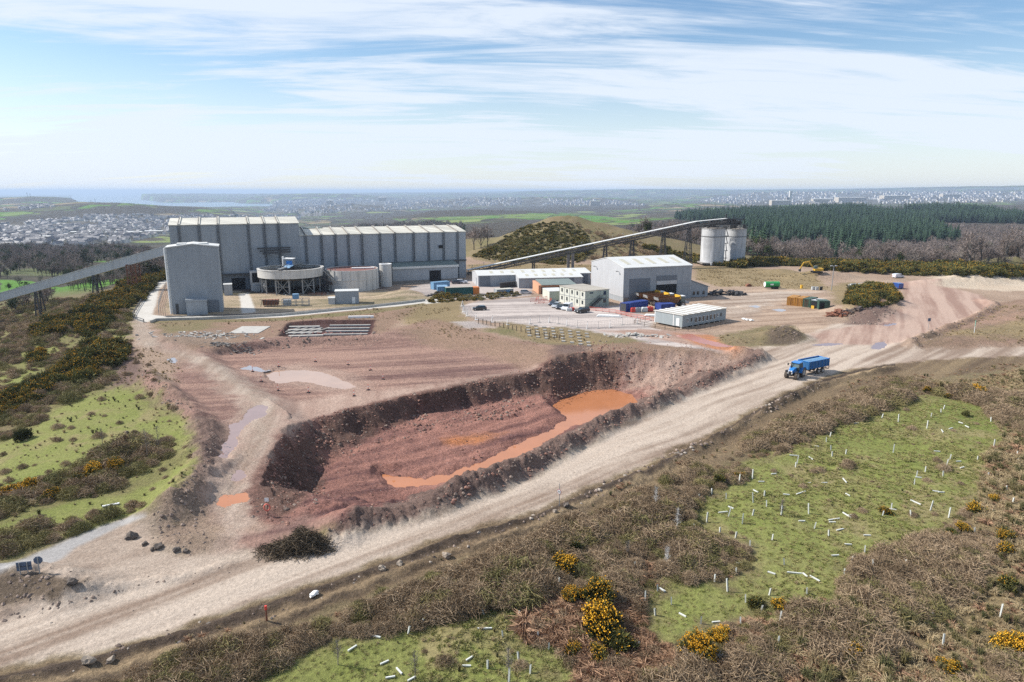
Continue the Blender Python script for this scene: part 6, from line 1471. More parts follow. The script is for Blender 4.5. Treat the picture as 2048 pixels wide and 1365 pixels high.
GL = [((1132, 1142), 1.5, 'flowering gorse bush at the top of the bramble, first below the road sign', .5), ((1150, 1205), 1.3, 'gorse bush with orange flowers at the left of the large gorse group', .55), ((1196, 1198), 1.9, 'dark broad gorse bush with sparse flowers in the large gorse group', .25),
      ((1195, 1265), 2.2, 'largest bright orange flowering gorse bush beside the dead bracken', .7), ((1150, 1308), 1.0, 'small half dark gorse bush below the largest flowering gorse', .3), ((1196, 1318), 1.1, 'low gorse bush with a few flowers under the largest gorse', .3), ((1238, 1300), 1.6, 'dark gorse bush without flowers shading the ground beside the largest gorse', .04),
      ((1395, 1320), 1.8, 'orange flowering gorse bush with bleached bare stems below it', .8), ((1436, 1285), 1.2, 'orange gorse bush just right of the one with bleached stems', .7), ((1562, 1222), 1.0, 'small gorse bush with orange top at the lower edge of the tube field', .5), ((1697, 1318), 1.2, 'solitary orange gorse bush in the dead grass near the lower edge', .6),
      ((1893, 1345), 1.1, 'sparse yellow gorse bush lying at the lower right corner scrub', .6), ((1950, 1028), 1.3, 'round orange topped gorse bush at the right edge of the green field', .55), ((1926, 1062), .9, 'small bright gorse bush below the round one at the field edge', .6), ((1990, 1003), .8, 'small gorse bush above right of the round orange topped one', .5), ((1772, 1028), .8, 'small dark gorse bush alone in the middle of the green field', .25),
      ((1480, 958), .9, 'small yellow gorse bush at the left edge of the tube field', .4), ((1854, 786), .9, 'small gorse bush at the top edge of the tube field', .5), ((1948, 790), 1.7, 'large bright gorse bush at the top right of the tube field', .75), ((1896, 797), .8, 'faint little gorse bush between two brighter ones at the field top', .25), ((2004, 1082), 1.1, 'gorse bush on the right scrub slope with scattered flowers', .4), ((2010, 1110), 1.2, 'lower gorse bush on the right scrub slope, darker', .3),
      ((2022, 1310), 1.6, 'wide bright gorse bush at the right edge near the bottom corner', .7), ((1900, 1075), 1.1, 'dark green gorse bush without flowers beside the field edge', .02), ((1930, 832), .8, 'small dark green bush in the upper part of the tube field', .0), ((1150, 1112), 1.4, 'dark green gorse bush behind the first flowering one', .03), ((1440, 968), 1.1, 'dark bush among brambles beside the small yellow gorse', .02), ((1510, 1210), 1.0, 'dark little gorse bush at the lower edge of the field', .02), ((2012, 1180), 1.2, 'dark gorse bush on the right slope among dead grass', .05),
      ((190, 955), 1.9, 'orange topped gorse bush in the hedge across the left field', .5), ((235, 945), 1.6, 'gorse bush at the right end of the hedge across the left field', .35), ((62, 990), 1.7, 'orange gorse bush in the hedge near the left border', .5), ((20, 1005), 1.7, 'gorse bush at the far left end of the hedge', .6), ((108, 998), 1.3, 'thin gorse bush with few flowers in the middle of the left hedge', .3), ((150, 972), 1.3, 'dark gorse in the left hedge beside the orange topped one', .1),
      ((45, 880), 1.6, 'round dark bramble bush at the left edge of the upper left field', .0), ((82, 706), 1.3, 'isolated bright gorse bush on the left slope below the conveyor', .7), ((155, 655), 1.6, 'brightest orange gorse bush on the slope left of the concrete road', .8)]
for i, (uv, w_, lb, fl) in enumerate(GL): gorse_bush(uv, w_ * .95, lb, fl, i, dead=(i == 7))
# brush pile
rnd = random.Random(3); p = GT([(600, 1098)])[0]; bp_ = thing('brush_pile', 'heap of cut dark brushwood dumped at the near edge of the haul road', 'brush pile', (p[0], p[1], h1(*p)), R(14))
b = VB()
for i in range(2600):
    x = rnd.gauss(0, 1.75); y = rnd.gauss(0, .95); hm = (1.35 + .7 * sin(x * 1.3 + 1) + .35 * sin(x * 3.1 + y * 2)) * max(0, 1 - (x / 4.4) ** 2 - (y / 2.3) ** 2)
    if hm <= 0: continue
    z = rnd.uniform(0, hm); d = Vector((rnd.gauss(0, 1), rnd.gauss(0, 1), rnd.gauss(.15, .6))).normalized() * rnd.uniform(.3, .9)
    b.blade([(x - d.x, y - d.y, max(0, z - d.z)), (x, y, z + .1), (x + d.x, y + d.y, max(0.02, z + d.z))], .06, .03, rnd)
b.build('cut_branches', leaf_mat('cut_brush', (.09, .068, .045), (.24, .185, .12)), True, bp_)
# bare saplings
def sapling(uv, H_, label, seed, birch=False, grp='bare saplings'):
    p = GT([uv])[0]; r_ = thing('bare_sapling', label, 'sapling', (p[0], p[1], h1(*p) - .05), 0, grp); rnd = random.Random(seed)
    m = MB(); m.cyl((0, 0, 0), (.06, 0, H_ * .55), .045, 5, .03); m.cyl((.06, 0, H_ * .55), (.02, 0, H_), .03, 5, .012); m.build('trunk', LM['dead'] if birch else LM['bark'], r_)
    b = VB()
    for i in range(46):
        z = H_ * rnd.uniform(.25, .95); a = rnd.uniform(0, 6.28); l = rnd.uniform(.25, .6) * (1.15 - z / H_) * H_ * .45; e = Vector((l * cos(a), l * sin(a), l * .9)); c = Vector((.04, 0, z))
        b.blade([c, c + e * .6, c + e], .03, .012, rnd)
        for _ in range(3): q = c + e * rnd.uniform(.3, 1); b.blade([q, q + Vector((rnd.uniform(-.25, .25), rnd.uniform(-.25, .25), rnd.uniform(.05, .3)))], .02, .008, rnd)
    b.build('crown', LM['dead'] if birch else LM['twiggrey'], True, r_)
for i, (uv, H_, lb, bi) in enumerate([((1016, 1364), 3.0, 'bare sapling rising from a tall tube at the very bottom of the picture', 0), ((830, 1362), 2.6, 'leafless sapling on the grass near the bottom, left of the tall tube', 0), ((676, 1330), 2.2, 'thin leaning sapling on the grass with a dark foot', 0), ((1310, 1018), 2.6, 'slender pale birch sapling standing in the scrub beside the road sign', 1), ((1353, 1060), 2.4, 'thin birch sapling above the round bramble clump', 1), ((1254, 1120), 2.0, 'bare sapling in the bramble left of the round clump', 0), ((1332, 1135), 2.2, 'pale branching sapling in front of the round bramble clump', 1), ((1562, 1032), 2.0, 'thin bare sapling standing in the middle of the tube field', 0), ((295, 915), 4.2, 'bare spreading tree at the right end of the left field hedge', 0), ((318, 905), 3.8, 'second bare tree at the right end of the left field hedge', 0), ((205, 890), 2.5, 'bare grey shrub tree on the left field above the hedge', 0)]):
    sapling(uv, H_, lb, i, bi)
# single trees on the valley side
TGR = 'bare trees on the valley side'
k_ = 0
for (u, v, s_, sh, lb) in [(40, 543, 1.6, TR[0], 'broad bare tree at the left end of the valley hedge'), (75, 541, 1.5, TI[0], 'dark ivy covered tree in the valley hedge left of the conveyor'), (22, 548, 1.4, TR[1], 'bare tree beside the broad one at the left border'), (57, 538, 1.5, TR[2], 'bare tree behind the dark ivy covered one'), (100, 530, 1.5, TR[3], 'bare tree right of the ivy covered tree, under the wood edge'),
                           (108, 493, 1.6, TI[1], 'round dark evergreen tree beside the industrial sheds in the valley'), (15, 557, .8, TI[1], 'small dark round tree on the green slope at the left border'), (130, 545, 1.3, TR[0], 'grey bare tree above the middle of the conveyor'), (225, 543, 1.2, TG[0], 'small bare tree behind the conveyor trestle'), (160, 560, 1.2, TI[0], 'dark bushy tree just above the conveyor'),
                           (948, 500, 1.5, TR[1], 'bare tree right of the long hall, nearest the building'), (962, 498, 1.5, TG[1], 'grey bare tree between the hall and the gorse hill'), (975, 492, 1.3, TR[2], 'bare tree touching the left foot of the gorse hill')]:
    p = GT([(u, v)])[0]; o_ = thing('bare_tree' if sh not in TI else 'evergreen_tree', lb, 'tree', (p[0], p[1], h1(*p) - .2), k_ * 1.3, TGR); k_ += 1
    o_.scale = (s_,) * 3
    me_ = sh.data
    for nm, idx in (('trunk', 0), ('crown', 1)):
        key = (me_.name, nm)
        if not hasattr(sh, '_x') and key not in _icoc:
            sel = [pl for pl in me_.polygons if pl.material_index == idx]; vs = [tuple(me_.vertices[i].co) for pl in sel for i in pl.vertices]; fs = []; c_ = 0
            for pl in sel: fs.append(tuple(range(c_, c_ + len(pl.vertices)))); c_ += len(pl.vertices)
            mm_ = bpy.data.meshes.new(nm); mm_.from_pydata(vs, [], fs); mm_.materials.append(me_.materials[idx]); _icoc[key] = mm_
        q = bpy.data.objects.new(nm, _icoc[key]); COL.objects.link(q); q.parent = o_
# ------------------------------------------------------------------ tree shelters
T4 = [(1140,192),(1213,208),(1358,188),(1402,170),(1414,152),(1340,238),(1624,207),(1636,325),(910,275),(893,298),(914,335),(919,362),(980,353),(763,395),(757,410),(1190,345),(1442,375),(1424,412),(1332,430),(1411,450),(1646,366),(1739,362),(1742,395),(1565,382),(1284,487),(1294,450),(1611,458),(565,462),(505,485),(384,530),(327,555),(449,550),(569,568),(618,540),(628,585),(566,625),(520,662),(458,630),(362,655),(693,625),(815,617),(303,690),(228,718),(360,722),(420,705),(490,725),(555,762),(653,735),(840,682),(904,718),(1063,788),(1182,595),(1355,603),(1436,635),(1270,628),(1142,628),(707,843),(1006,835),(1104,880),(972,893),(1237,870),(494,885),(398,918),(455,963),(640,978),(806,978),(88,1020),(206,1020),(145,965),(134,1068),(336,1105),(513,1113),(535,1010),(602,1055),(683,1112),(674,1225),(775,1140),(993,1172),(1409,1215),(1165,1060),(1357,1087),(1270,1015),(1418,1015),(1536,998),(1663,1078),(1692,518),(1720,572),(1632,625),(1552,705),(1195,905),(44,860),(52,1215),(1158,962),(978,1298)]
T5 = [(1325,587),(1372,598),(1594,500),(1653,520),(1125,733),(1222,845),(1273,900),(1120,953),(1178,1018),(1040,838),(961,992),(1070,1062),(1436,855),(630,775),(553,815),(942,718),(1263,555),(1155,615)]
TALL = {(1070,1062), (763,395), (1340,238), (520,662), (693,625), (569,568), (458,630), (683,1112), (674,1225), (455,963), (88,1020), (1424,412), (1104,880), (1237,870), (1436,635), (1355,603), (1663,1078), (1409,1215), (1325,587), (1213,208), (1636,325), (565,462), (505,485), (1190,345), (362,655), (228,718), (815,617)}
LY4 = [(1020,218,0,34),(1490,215,-20,18),(1518,232,-30,20),(1408,252,-50,14),(1446,240,10,16),(848,320,-5,24),(748,360,-5,36),(825,373,-40,24),(660,443,0,22),(812,483,0,26),(885,482,0,24),(716,535,-5,22),(780,527,18,56),(988,535,-30,20),(975,472,-50,26),(605,477,0,26),(1385,343,-5,28),(1480,387,0,20),(1496,415,15,18),(1302,458,-5,24),(1380,520,-5,30),(1404,524,5,22),(435,613,3,40),(470,592,-20,20),(785,652,-5,28),(928,645,12,50),(920,658,5,30),(985,627,-30,44),(1005,627,0,30),(955,690,18,34),(1075,716,0,28),(990,756,-5,28),(932,805,-5,34),(650,883,-20,26),(752,882,-3,66),(800,893,-35,20),(842,908,-28,50),(508,839,3,28),(1028,965,-28,26),(255,1070,-25,26),(166,958,-35,24),(404,1101,5,34),(1188,600,-10,22),(1290,570,-25,50),(580,520,-20,24),(460,1138,20,22),(610,1182,-40,18)]
LY5 = [(946,792,0,74),(690,747,20,68),(238,811,-8,64),(385,832,-18,58),(268,893,35,54),(508,1010,-50,44),(433,966,25,26),(868,945,35,40),(852,983,0,36),(572,1050,30,40),(463,1042,10,40),(1210,688,30,32),(1190,765,60,22),(1160,615,50,24)]
c4 = lambda x, y: (1250 + x * .4506, 750 + y * .4506)
c5 = lambda x, y: (600 + x * .3906, 950 + y * .3906)
def tube_proto(hh_, nm):
    m = MB(); n = 4; r_ = .055
    m.add([(-r_, -r_, 0), (r_, -r_, 0), (r_, r_, 0), (-r_, r_, 0), (-r_, -r_, hh_), (r_, -r_, hh_), (r_, r_, hh_), (-r_, r_, hh_)], [(0, 1, 5, 4), (1, 2, 6, 5), (2, 3, 7, 6), (3, 0, 4, 7)])
    k = r_ * .86
    m.add([(-k, -k, 0), (k, -k, 0), (k, k, 0), (-k, k, 0), (-k, -k, hh_), (k, -k, hh_), (k, k, hh_), (-k, k, hh_)], [(4, 5, 1, 0), (5, 6, 2, 1), (6, 7, 3, 2), (7, 4, 0, 3), (0, 1, 2, 3)])
    return m
tm_s = tube_proto(.75, 's'); tm_t = tube_proto(1.3, 't')
shelter_mesh = {}
for nm, m in (('short', tm_s), ('tall', tm_t), ('unit', tube_proto(1.0, 'u'))):
    me_ = bpy.data.meshes.new('tree_shelter'); me_.from_pydata(m.v, [], m.f); me_.materials.append(MT['tube']); shelter_mesh[nm] = me_
m = MB(); m.bar((.11, 0, -.1), (.11, 0, .7), .03); stake = bpy.data.meshes.new('stake'); stake.from_pydata(m.v, [], m.f); stake.materials.append(MT['wood'])
def zone(u, v):
    if v > 1215 and u < 1240: return 'on the lower left grass among bracken'
    if u > 1960 or (v > 1130 and u > 1640): return 'in the dead grass and scrub right of the field'
    if v > 1120: return 'on the lower end of the green field'
    if u < 1460: return 'beside the brambles at the left of the field'
    if v < 900: return 'on the upper part of the green field'
    return 'in the middle of the green field'
rnd = random.Random(8)
GT_batch([c4(*p) for p in T4] + [c5(*p) for p in T5])
for lst, cf in ((T4, c4), (T5, c5)):
    for (x, y) in lst:
        u, v = cf(x, y); p = GT([(u, v)])[0]; tl = (x, y) in TALL
        o_ = bpy.data.objects.new('tree_shelter', shelter_mesh['tall' if tl else 'short']); COL.objects.link(o_)
        o_.location = (p[0], p[1], h1(*p) - .03); o_.rotation_euler = (rnd.gauss(0, .07), rnd.gauss(0, .09), rnd.uniform(0, 1.5))
        tag(o_, ('tall' if tl else 'short') + ' white tree tube standing ' + zone(u, v), 'tree shelter', ('tall' if tl else 'short') + ' standing tubes ' + zone(u, v))
        q = bpy.data.objects.new('stake', stake); COL.objects.link(q); q.parent = o_
        if tl: q.scale = (1, 1, 1.7)
for lst, cf, sc_ in ((LY4, c4, .4506), (LY5, c5, .3906)):
    for (x, y, a, l) in lst:
        u, v = cf(x, y); du, dv = l * sc_ / 2 * cos(R(a)), -l * sc_ / 2 * sin(R(a))
        (ax, ay), (bx, by) = GT([(u - du, v - dv), (u + du, v + dv)])
        L_ = min(1.6, max(.7, hypot(bx - ax, by - ay))); cx, cy = (ax + bx) / 2, (ay + by) / 2; an = atan2(by - ay, bx - ax)
        o_ = bpy.data.objects.new('fallen_tree_shelter', shelter_mesh['unit']); COL.objects.link(o_)
        o_.location = (cx - cos(an) * L_ / 2, cy - sin(an) * L_ / 2, h1(cx, cy) + .10); o_.rotation_euler = (0, pi / 2, an); o_.scale = (1.0, 1.0, L_)
        ln = 'long' if L_ > 1.15 else 'short'
        tag(o_, ln + ' white tree tube lying flat ' + zone(u, v), 'tree shelter', ln + ' fallen tubes ' + zone(u, v))
# ------------------------------------------------------------------ vehicles, containers, signs and the small things
def place(uv, z=0.0): p = G(*uv, z); return (p[0], p[1], h1(*p))
def heading(a, b): p, q = G(*a), G(*b); return atan2(q[1] - p[1], q[0] - p[0])
def wheel(par, x, y, r, w_, tyre=None, rim=None):
    m = MB(); m.cyl((x, y - w_ / 2, r), (x, y + w_ / 2, r), r, 18); t_ = m.build('wheel', tyre or MT['tyre'], par, smooth='auto')
    m = MB(); sgn = 1 if y > 0 else -1; m.cyl((x, y + sgn * (w_ / 2 - .01), r), (x, y + sgn * (w_ / 2 + .03), r), r * .58, 14); m.build('rim', rim or MT['rim'], t_, smooth='auto')
    return t_
def car(name, label, cat, uv, ang, L_, W_, H_, kind, paint, group=None):
    c = thing(name, label, cat, place(uv), ang, group); h = L_ / 2
    if kind == 'hatch': low = [(-h, .45), (-h + .05, .95), (-h * .92, 1.0), (h * .35, .98), (h * .9, .78), (h, .55), (h * .98, .28), (-h * .98, .28)]; top = [(-h * .93, .97), (-h * .72, H_ - .06), (-h * .1, H_), (h * .12, H_ - .05), (h * .48, .95)]
    elif kind == 'saloon': low = [(-h, .5), (-h, .95), (-h * .6, 1.0), (h * .35, .98), (h * .9, .78), (h, .55), (h * .98, .26), (-h * .98, .26)]; top = [(-h * .82, .97), (-h * .38, H_ - .05), (0, H_), (h * .18, H_ - .05), (h * .52, .95)]
    elif kind == 'suv': low = [(-h, .5), (-h, 1.1), (-h * .9, 1.15), (h * .4, 1.12), (h * .92, .98), (h, .6), (h * .98, .32), (-h * .98, .32)]; top = [(-h * .95, 1.12), (-h * .86, H_ - .08), (-h * .1, H_), (h * .12, H_ - .05), (h * .45, 1.1)]
    else: low = [(-h, .4), (-h, 1.2), (-h * .98, H_ - .1), (-h * .3, H_), (h * .28, H_ - .05), (h * .34, 1.25), (h * .52, 1.18), (h * .92, .95), (h, .6), (h * .98, .3), (-h * .98, .3)]; top = [(h * .27, H_ - .08), (h * .30, H_ - .12), (h * .62, 1.18), (h * .33, 1.2)]
    m = MB(); n = len(low)
    A = [(x, -W_ / 2 * (1 if z < .9 else .97), z) for x, z in low] + [(x, W_ / 2 * (1 if z < .9 else .97), z) for x, z in low]
    m.add(A, [tuple(range(n)), tuple(range(n, 2 * n))[::-1]] + [(i, n + i, n + (i + 1) % n, (i + 1) % n) for i in range(n)])
    body = m.build('body', paint, c, smooth='auto', bevel=.05)
    if kind != 'van':
        m = MB(); n = len(top); k = .40
        A = [(x, -W_ * (.46 if z < 1.2 else k), z) for x, z in top] + [(x, W_ * (.46 if z < 1.2 else k), z) for x, z in top]
        m.add(A, [tuple(range(n)), tuple(range(n, 2 * n))[::-1]] + [(i, n + i, n + (i + 1) % n, (i + 1) % n) for i in range(n)]); m.build('window', MT['glass'], c, smooth='auto')
        m = MB(); xs = [p[0] for p in top[1:4]]; m.box(xs[0] + .08, -W_ * .38, H_ - .05, xs[2] - .05, W_ * .38, H_ + .015); m.build('roof', paint, c, bevel=.03)
    else:
        m = MB(); n = 4; A = [(h * .29, -W_ * .43, H_ - .2), (h * .29, W_ * .43, H_ - .2), (h * .58, W_ * .45, 1.22), (h * .58, -W_ * .45, 1.22)]; A2 = [(x + .05, y, z + .05) for x, y, z in A]
        m.add(A2, [(0, 1, 2, 3)[::-1]]); m.add(A2, [(0, 1, 2, 3)]); m.build('windscreen', MT['glass'], c)
        for s_ in (-1, 1): m = MB(); y = s_ * (W_ / 2 * .985 + .005); m.box(h * .02, min(y, y + s_ * .02), 1.2, h * .30, max(y, y + s_ * .02), H_ - .3); m.build('side_window', MT['glass'], c)
    for s_ in (-1, 1):
        for x in (-h * .60, h * .62): wheel(c, x, s_ * (W_ / 2 - .1), .33 if kind != 'suv' else .37, .22)
        m = MB(); m.box(h * .90, s_ * W_ * .36 - .18, .62, h * .985 + .02, s_ * W_ * .36 + .18, .80); m.build('headlight', MT['lamp'], c)
        m = MB(); m.box(-h - .02, s_ * W_ * .40 - .12, .75, -h + .05, s_ * W_ * .40 + .12, 1.0); m.build('tail_light', MT['redlamp'], c)
        m = MB(); m.box(h * .32, s_ * W_ * .52 - .08, 1.0, h * .32 + .12, s_ * W_ * .52 + .08, 1.15); m.build('mirror', MT['blackp'], c)
    return c
PH = heading((1140, 612), (1122, 619))
PARK = 'vehicles parked beside the cream offices'
car('parked_car', 'dark navy hatchback, farthest left of the parked row by the cream offices', 'car', (1107, 610.5), PH, 4.2, 1.8, 1.5, 'hatch', MT['carnavy'], PARK)
car('parked_car', 'silver hatchback between two dark cars by the cream offices', 'car', (1113, 614.5), PH, 4.3, 1.8, 1.5, 'hatch', MT['carsilver'], PARK)
car('parked_car', 'dark saloon between the silver car and the white van', 'car', (1122, 617.5), PH, 4.4, 1.8, 1.48, 'saloon', MT['carblack'], PARK)
car('parked_van', 'white panel van at the near end of the parked row', 'van', (1134, 619), PH, 4.9, 1.95, 2.0, 'van', MT['carwhite'], PARK)
car('parked_car', 'dark green black estate car parked in front of the cream offices stair', 'car', (1164, 625), heading((1176, 622), (1152, 625)), 4.7, 1.85, 1.65, 'suv', MT['carblack'])
car('parked_car', 'black hatchback standing alone on the left half of the car park', 'car', (959, 621), heading((972, 620.5), (946, 621)), 4.3, 1.8, 1.45, 'hatch', MT['carblack'])
car('blue_van', 'blue van driving on the far reddish haul road', 'van', (1792, 577), R(100), 5.0, 2.0, 2.2, 'van', MT['carblue'])
car('parked_pickup', 'small pale vehicle by the far sand heaps', 'van', (1796, 556), R(20), 4.8, 1.9, 1.8, 'van', MT['carwhite'])
car('parked_car', 'white car parked at the left end of the workshop units', 'car', (924, 568), R(12), 4.4, 1.8, 1.6, 'suv', MT['carwhite'])
car('parked_car', 'dark car parked just left of the white car by the workshop units', 'car', (914, 568.5), R(12), 4.4, 1.8, 1.5, 'hatch', MT['carnavy'])
car('parked_car', 'dark car half hidden beside the orange rendered shed', 'car', (1052, 588), R(5), 4.2, 1.8, 1.5, 'hatch', MT['carsilver'])
# tractor and trailer
th_ = heading((1603, 751.5), (1579, 759))
TP = G(1589, 755); fx, fy = -0.70, -0.71; tang = atan2(fy, fx)
tr = thing('tractor', 'bright blue farm tractor driving towards us on the haul road', 'tractor', (TP[0], TP[1], h1(*TP)), tang)
def big_wheel(par, x, y, r, w_):
    m = MB(); m.cyl((x, y - w_ / 2, r), (x, y + w_ / 2, r), r * .94, 28)
    for k in range(18):
        a = 2 * pi * k / 18
        for s_ in (-1, 1):
            aa = a + (0.09 if s_ > 0 else -.05); c, s2 = cos(aa), sin(aa); y0_, y1_ = (y, y + w_ / 2 + .01) if s_ > 0 else (y - w_ / 2 - .01, y)
            m.bar((x + c * r * .95, y0_, r + s2 * r * .95), (x + cos(aa + .16) * r * .95, y1_, r + sin(aa + .16) * r * .95), .10, r * .07)
    t_ = m.build('tyre', MT['mudtyre'], par)
    m = MB(); sgn = 1 if y > 0 else -1; m.cyl((x, y + sgn * (w_ / 2 - .02), r), (x, y + sgn * (w_ / 2 + .04), r), r * .55, 20); m.build('rim', MT['rim'], t_)
for s_ in (-1, 1):
    big_wheel(tr, -1.25, s_ * .95, .95, .62); big_wheel(tr, 1.45, s_ * .93, .70, .52)
m = MB(); m.box(-1.6, -.35, .75, 1.9, .35, 1.25); m.cyl((1.45, -.8, .7), (1.45, .8, .7), .12, 8); m.cyl((-1.25, -.9, .95), (-1.25, .9, .95), .18, 8); m.box(1.9, -.3, .7, 2.35, .3, 1.1); m.build('chassis', MT['blackp'], tr)
m = MB(); m.prof([(-.02 + .15, 1.2), (2.2, 1.1), (2.3, 1.45), (2.1, 1.78), (1.3, 1.98), (.13, 2.05)], -.40, .40, 'y'); m.build('bonnet', MT['blue'], tr, bevel=.06)
m = MB(); m.box(2.28, -.30, 1.15, 2.36, .30, 1.62); m.build('grille', MT['blackp'], tr)
for s_ in (-1, 1):
    m = MB(); m.box(2.18, s_ * .24 - .12, 1.58, 2.40, s_ * .24 + .12, 1.74); m.build('headlight', MT['lamp'], tr)
    m = MB(); m.box(2.15, s_ * .36 - .05, 1.1, 2.38, s_ * .36 + .05, 1.45); m.build('headlight_surround', MT['lamp'], tr)
    m = MB(); n = 8
    for k in range(n):
        a0 = pi * (.02 + .9 * k / n); a1 = pi * (.02 + .9 * (k + 1) / n); r_ = 1.06
        x0_, z0_, x1_, z1_ = -1.25 + r_ * cos(a0), .95 + r_ * sin(a0), -1.25 + r_ * cos(a1), .95 + r_ * sin(a1)
        ya, yb = s_ * .42, s_ * 1.28
        m.add([(x0_, ya, z0_), (x1_, ya, z1_), (x1_, yb, z1_), (x0_, yb, z0_), (x0_ * .97 - .04, ya, z0_ - .05), (x1_ * .97 - .04, ya, z1_ - .05), (x1_ * .97 - .04, yb, z1_ - .05), (x0_ * .97 - .04, yb, z0_ - .05)], [(0, 1, 2, 3), (7, 6, 5, 4), (0, 4, 5, 1), (1, 5, 6, 2), (2, 6, 7, 3), (3, 7, 4, 0)])
    m.build('rear_mudguard', MT['blue'], tr)
    m = MB(); m.prof([(1.0, 1.42), (1.45, 1.52), (1.95, 1.40), (1.95, 1.45), (1.45, 1.58), (1.0, 1.48)], s_ * .70 if s_ > 0 else -1.15, 1.15 if s_ > 0 else -.70, 'y'); m.build('front_mudguard', MT['blackp'], tr)
    m = MB(); m.bar((.15, s_ * .8, 2.55), (.25, s_ * 1.35, 2.6), .05); m.box(.15, s_ * 1.35 - .12, 2.2, .25, s_ * 1.35 + .12, 2.62); m.build('mirror', MT['blackp'], tr)
m = MB(); m.prof([(-1.55, 1.5), (.12, 1.3), (.30, 2.0), (.02, 2.78), (-1.35, 2.78), (-1.6, 2.0)], -.74, .74, 'y'); m.build('cab_window', MT['glass_cab'], tr)
m = MB()
for s_ in (-.76, .76):
    m.path([(.14, s_, 1.3), (.32, s_, 2.0), (.04, s_, 2.8)], .08); m.path([(-1.56, s_, 1.5), (-1.61, s_, 2.0), (-1.37, s_, 2.8)], .08); m.path([(-.75, s_, 1.4), (-.72, s_, 2.8)], .07)
m.bar((.32, -.76, 2.0), (.32, .76, 2.0), .06); m.build('cab_frame', MT['blackp'], tr)
m = MB(); m.box(-1.6, -.86, 2.8, .28, .86, 2.98); m.build('cab_roof', MT['blue'], tr, bevel=.07)
m = MB(); m.cyl((.35, -.6, 1.9), (.35, -.6, 3.0), .06, 8); m.build('exhaust', MT['blackp'], tr)
m = MB(); m.box(-.7, -.25, 1.4, -.25, .25, 1.55); m.box(-.85, -.25, 1.4, -.7, .25, 2.1); m.build('seat', MT['blackp'], tr)
rr_ = Vector((TP[0], TP[1])) - Vector((fx, fy)) * 2.6; tdx, tdy = -.86, -.51
tl = thing('tipping_trailer', 'blue high sided farm trailer hitched behind the tractor', 'trailer', (rr_[0], rr_[1], h1(rr_[0], rr_[1])), atan2(tdy, tdx))
m = MB(); hw = 1.22; z0_, z1_ = 1.25, 2.75; m.box(-7.0, -hw, z0_, -.7, hw, z0_ + .08)
m.box(-7.0, -hw, z0_ + .08, -.7, -hw + .07, z1_); m.box(-7.0, hw - .07, z0_ + .08, -.7, hw, z1_); m.box(-.77, -hw + .07, z0_ + .08, -.7, hw - .07, z1_); m.build('body', cladding('trailer_blue', (.03, .13, .30), period=1.0, depth=.3, stain=.1), tl)
m = MB(); m.box(-7.08, -hw, z0_, -7.01, hw, z1_); m.build('tailgate', MT['blue'], tl)
m = MB()
for y in (-hw - .03, hw + .03): m.bar((-7.05, y, z1_), (-.65, y, z1_), .1)
m.bar((-.68, -hw, z1_), (-.68, hw, z1_), .1)
for k in range(7):
    for y in (-hw - .04, hw + .04): m.bar((-6.9 + k * 1.02, y, z0_), (-6.9 + k * 1.02, y, z1_ - .06), .08)
m.build('side_rail', MT['blue'], tl)
m = MB(); m.prof([(-hw + .08, z1_ - .25), (0, z1_ + .02), (hw - .08, z1_ - .25), (0, z1_ - .28)], -6.98, -.78); m.build('load_cover', MT['blue_light'], tl)
m = MB(); m.box(-6.9, -.45, .85, -.7, .45, 1.24); m.bar((-.7, 0, .95), (.35, 0, .75), .22); m.build('chassis', MT['darksteel'], tl)
for x in (-4.1, -5.35):
    for s_ in (-1, 1): wheel(tl, x, s_ * .98, .50, .38, MT['mudtyre'])
m = MB(); m.bar((-7.1, -1.1, .6), (-7.1, 1.1, .6), .12); m.bar((-7.15, 1.15, .6), (-7.15, 1.15, 2.9), .07); m.bar((-7.1, -.6, .6), (-6.8, -.6, 1.2), .1); m.bar((-7.1, .6, .6), (-6.8, .6, 1.2), .1); m.build('rear_bumper', MT['darksteel'], tl)
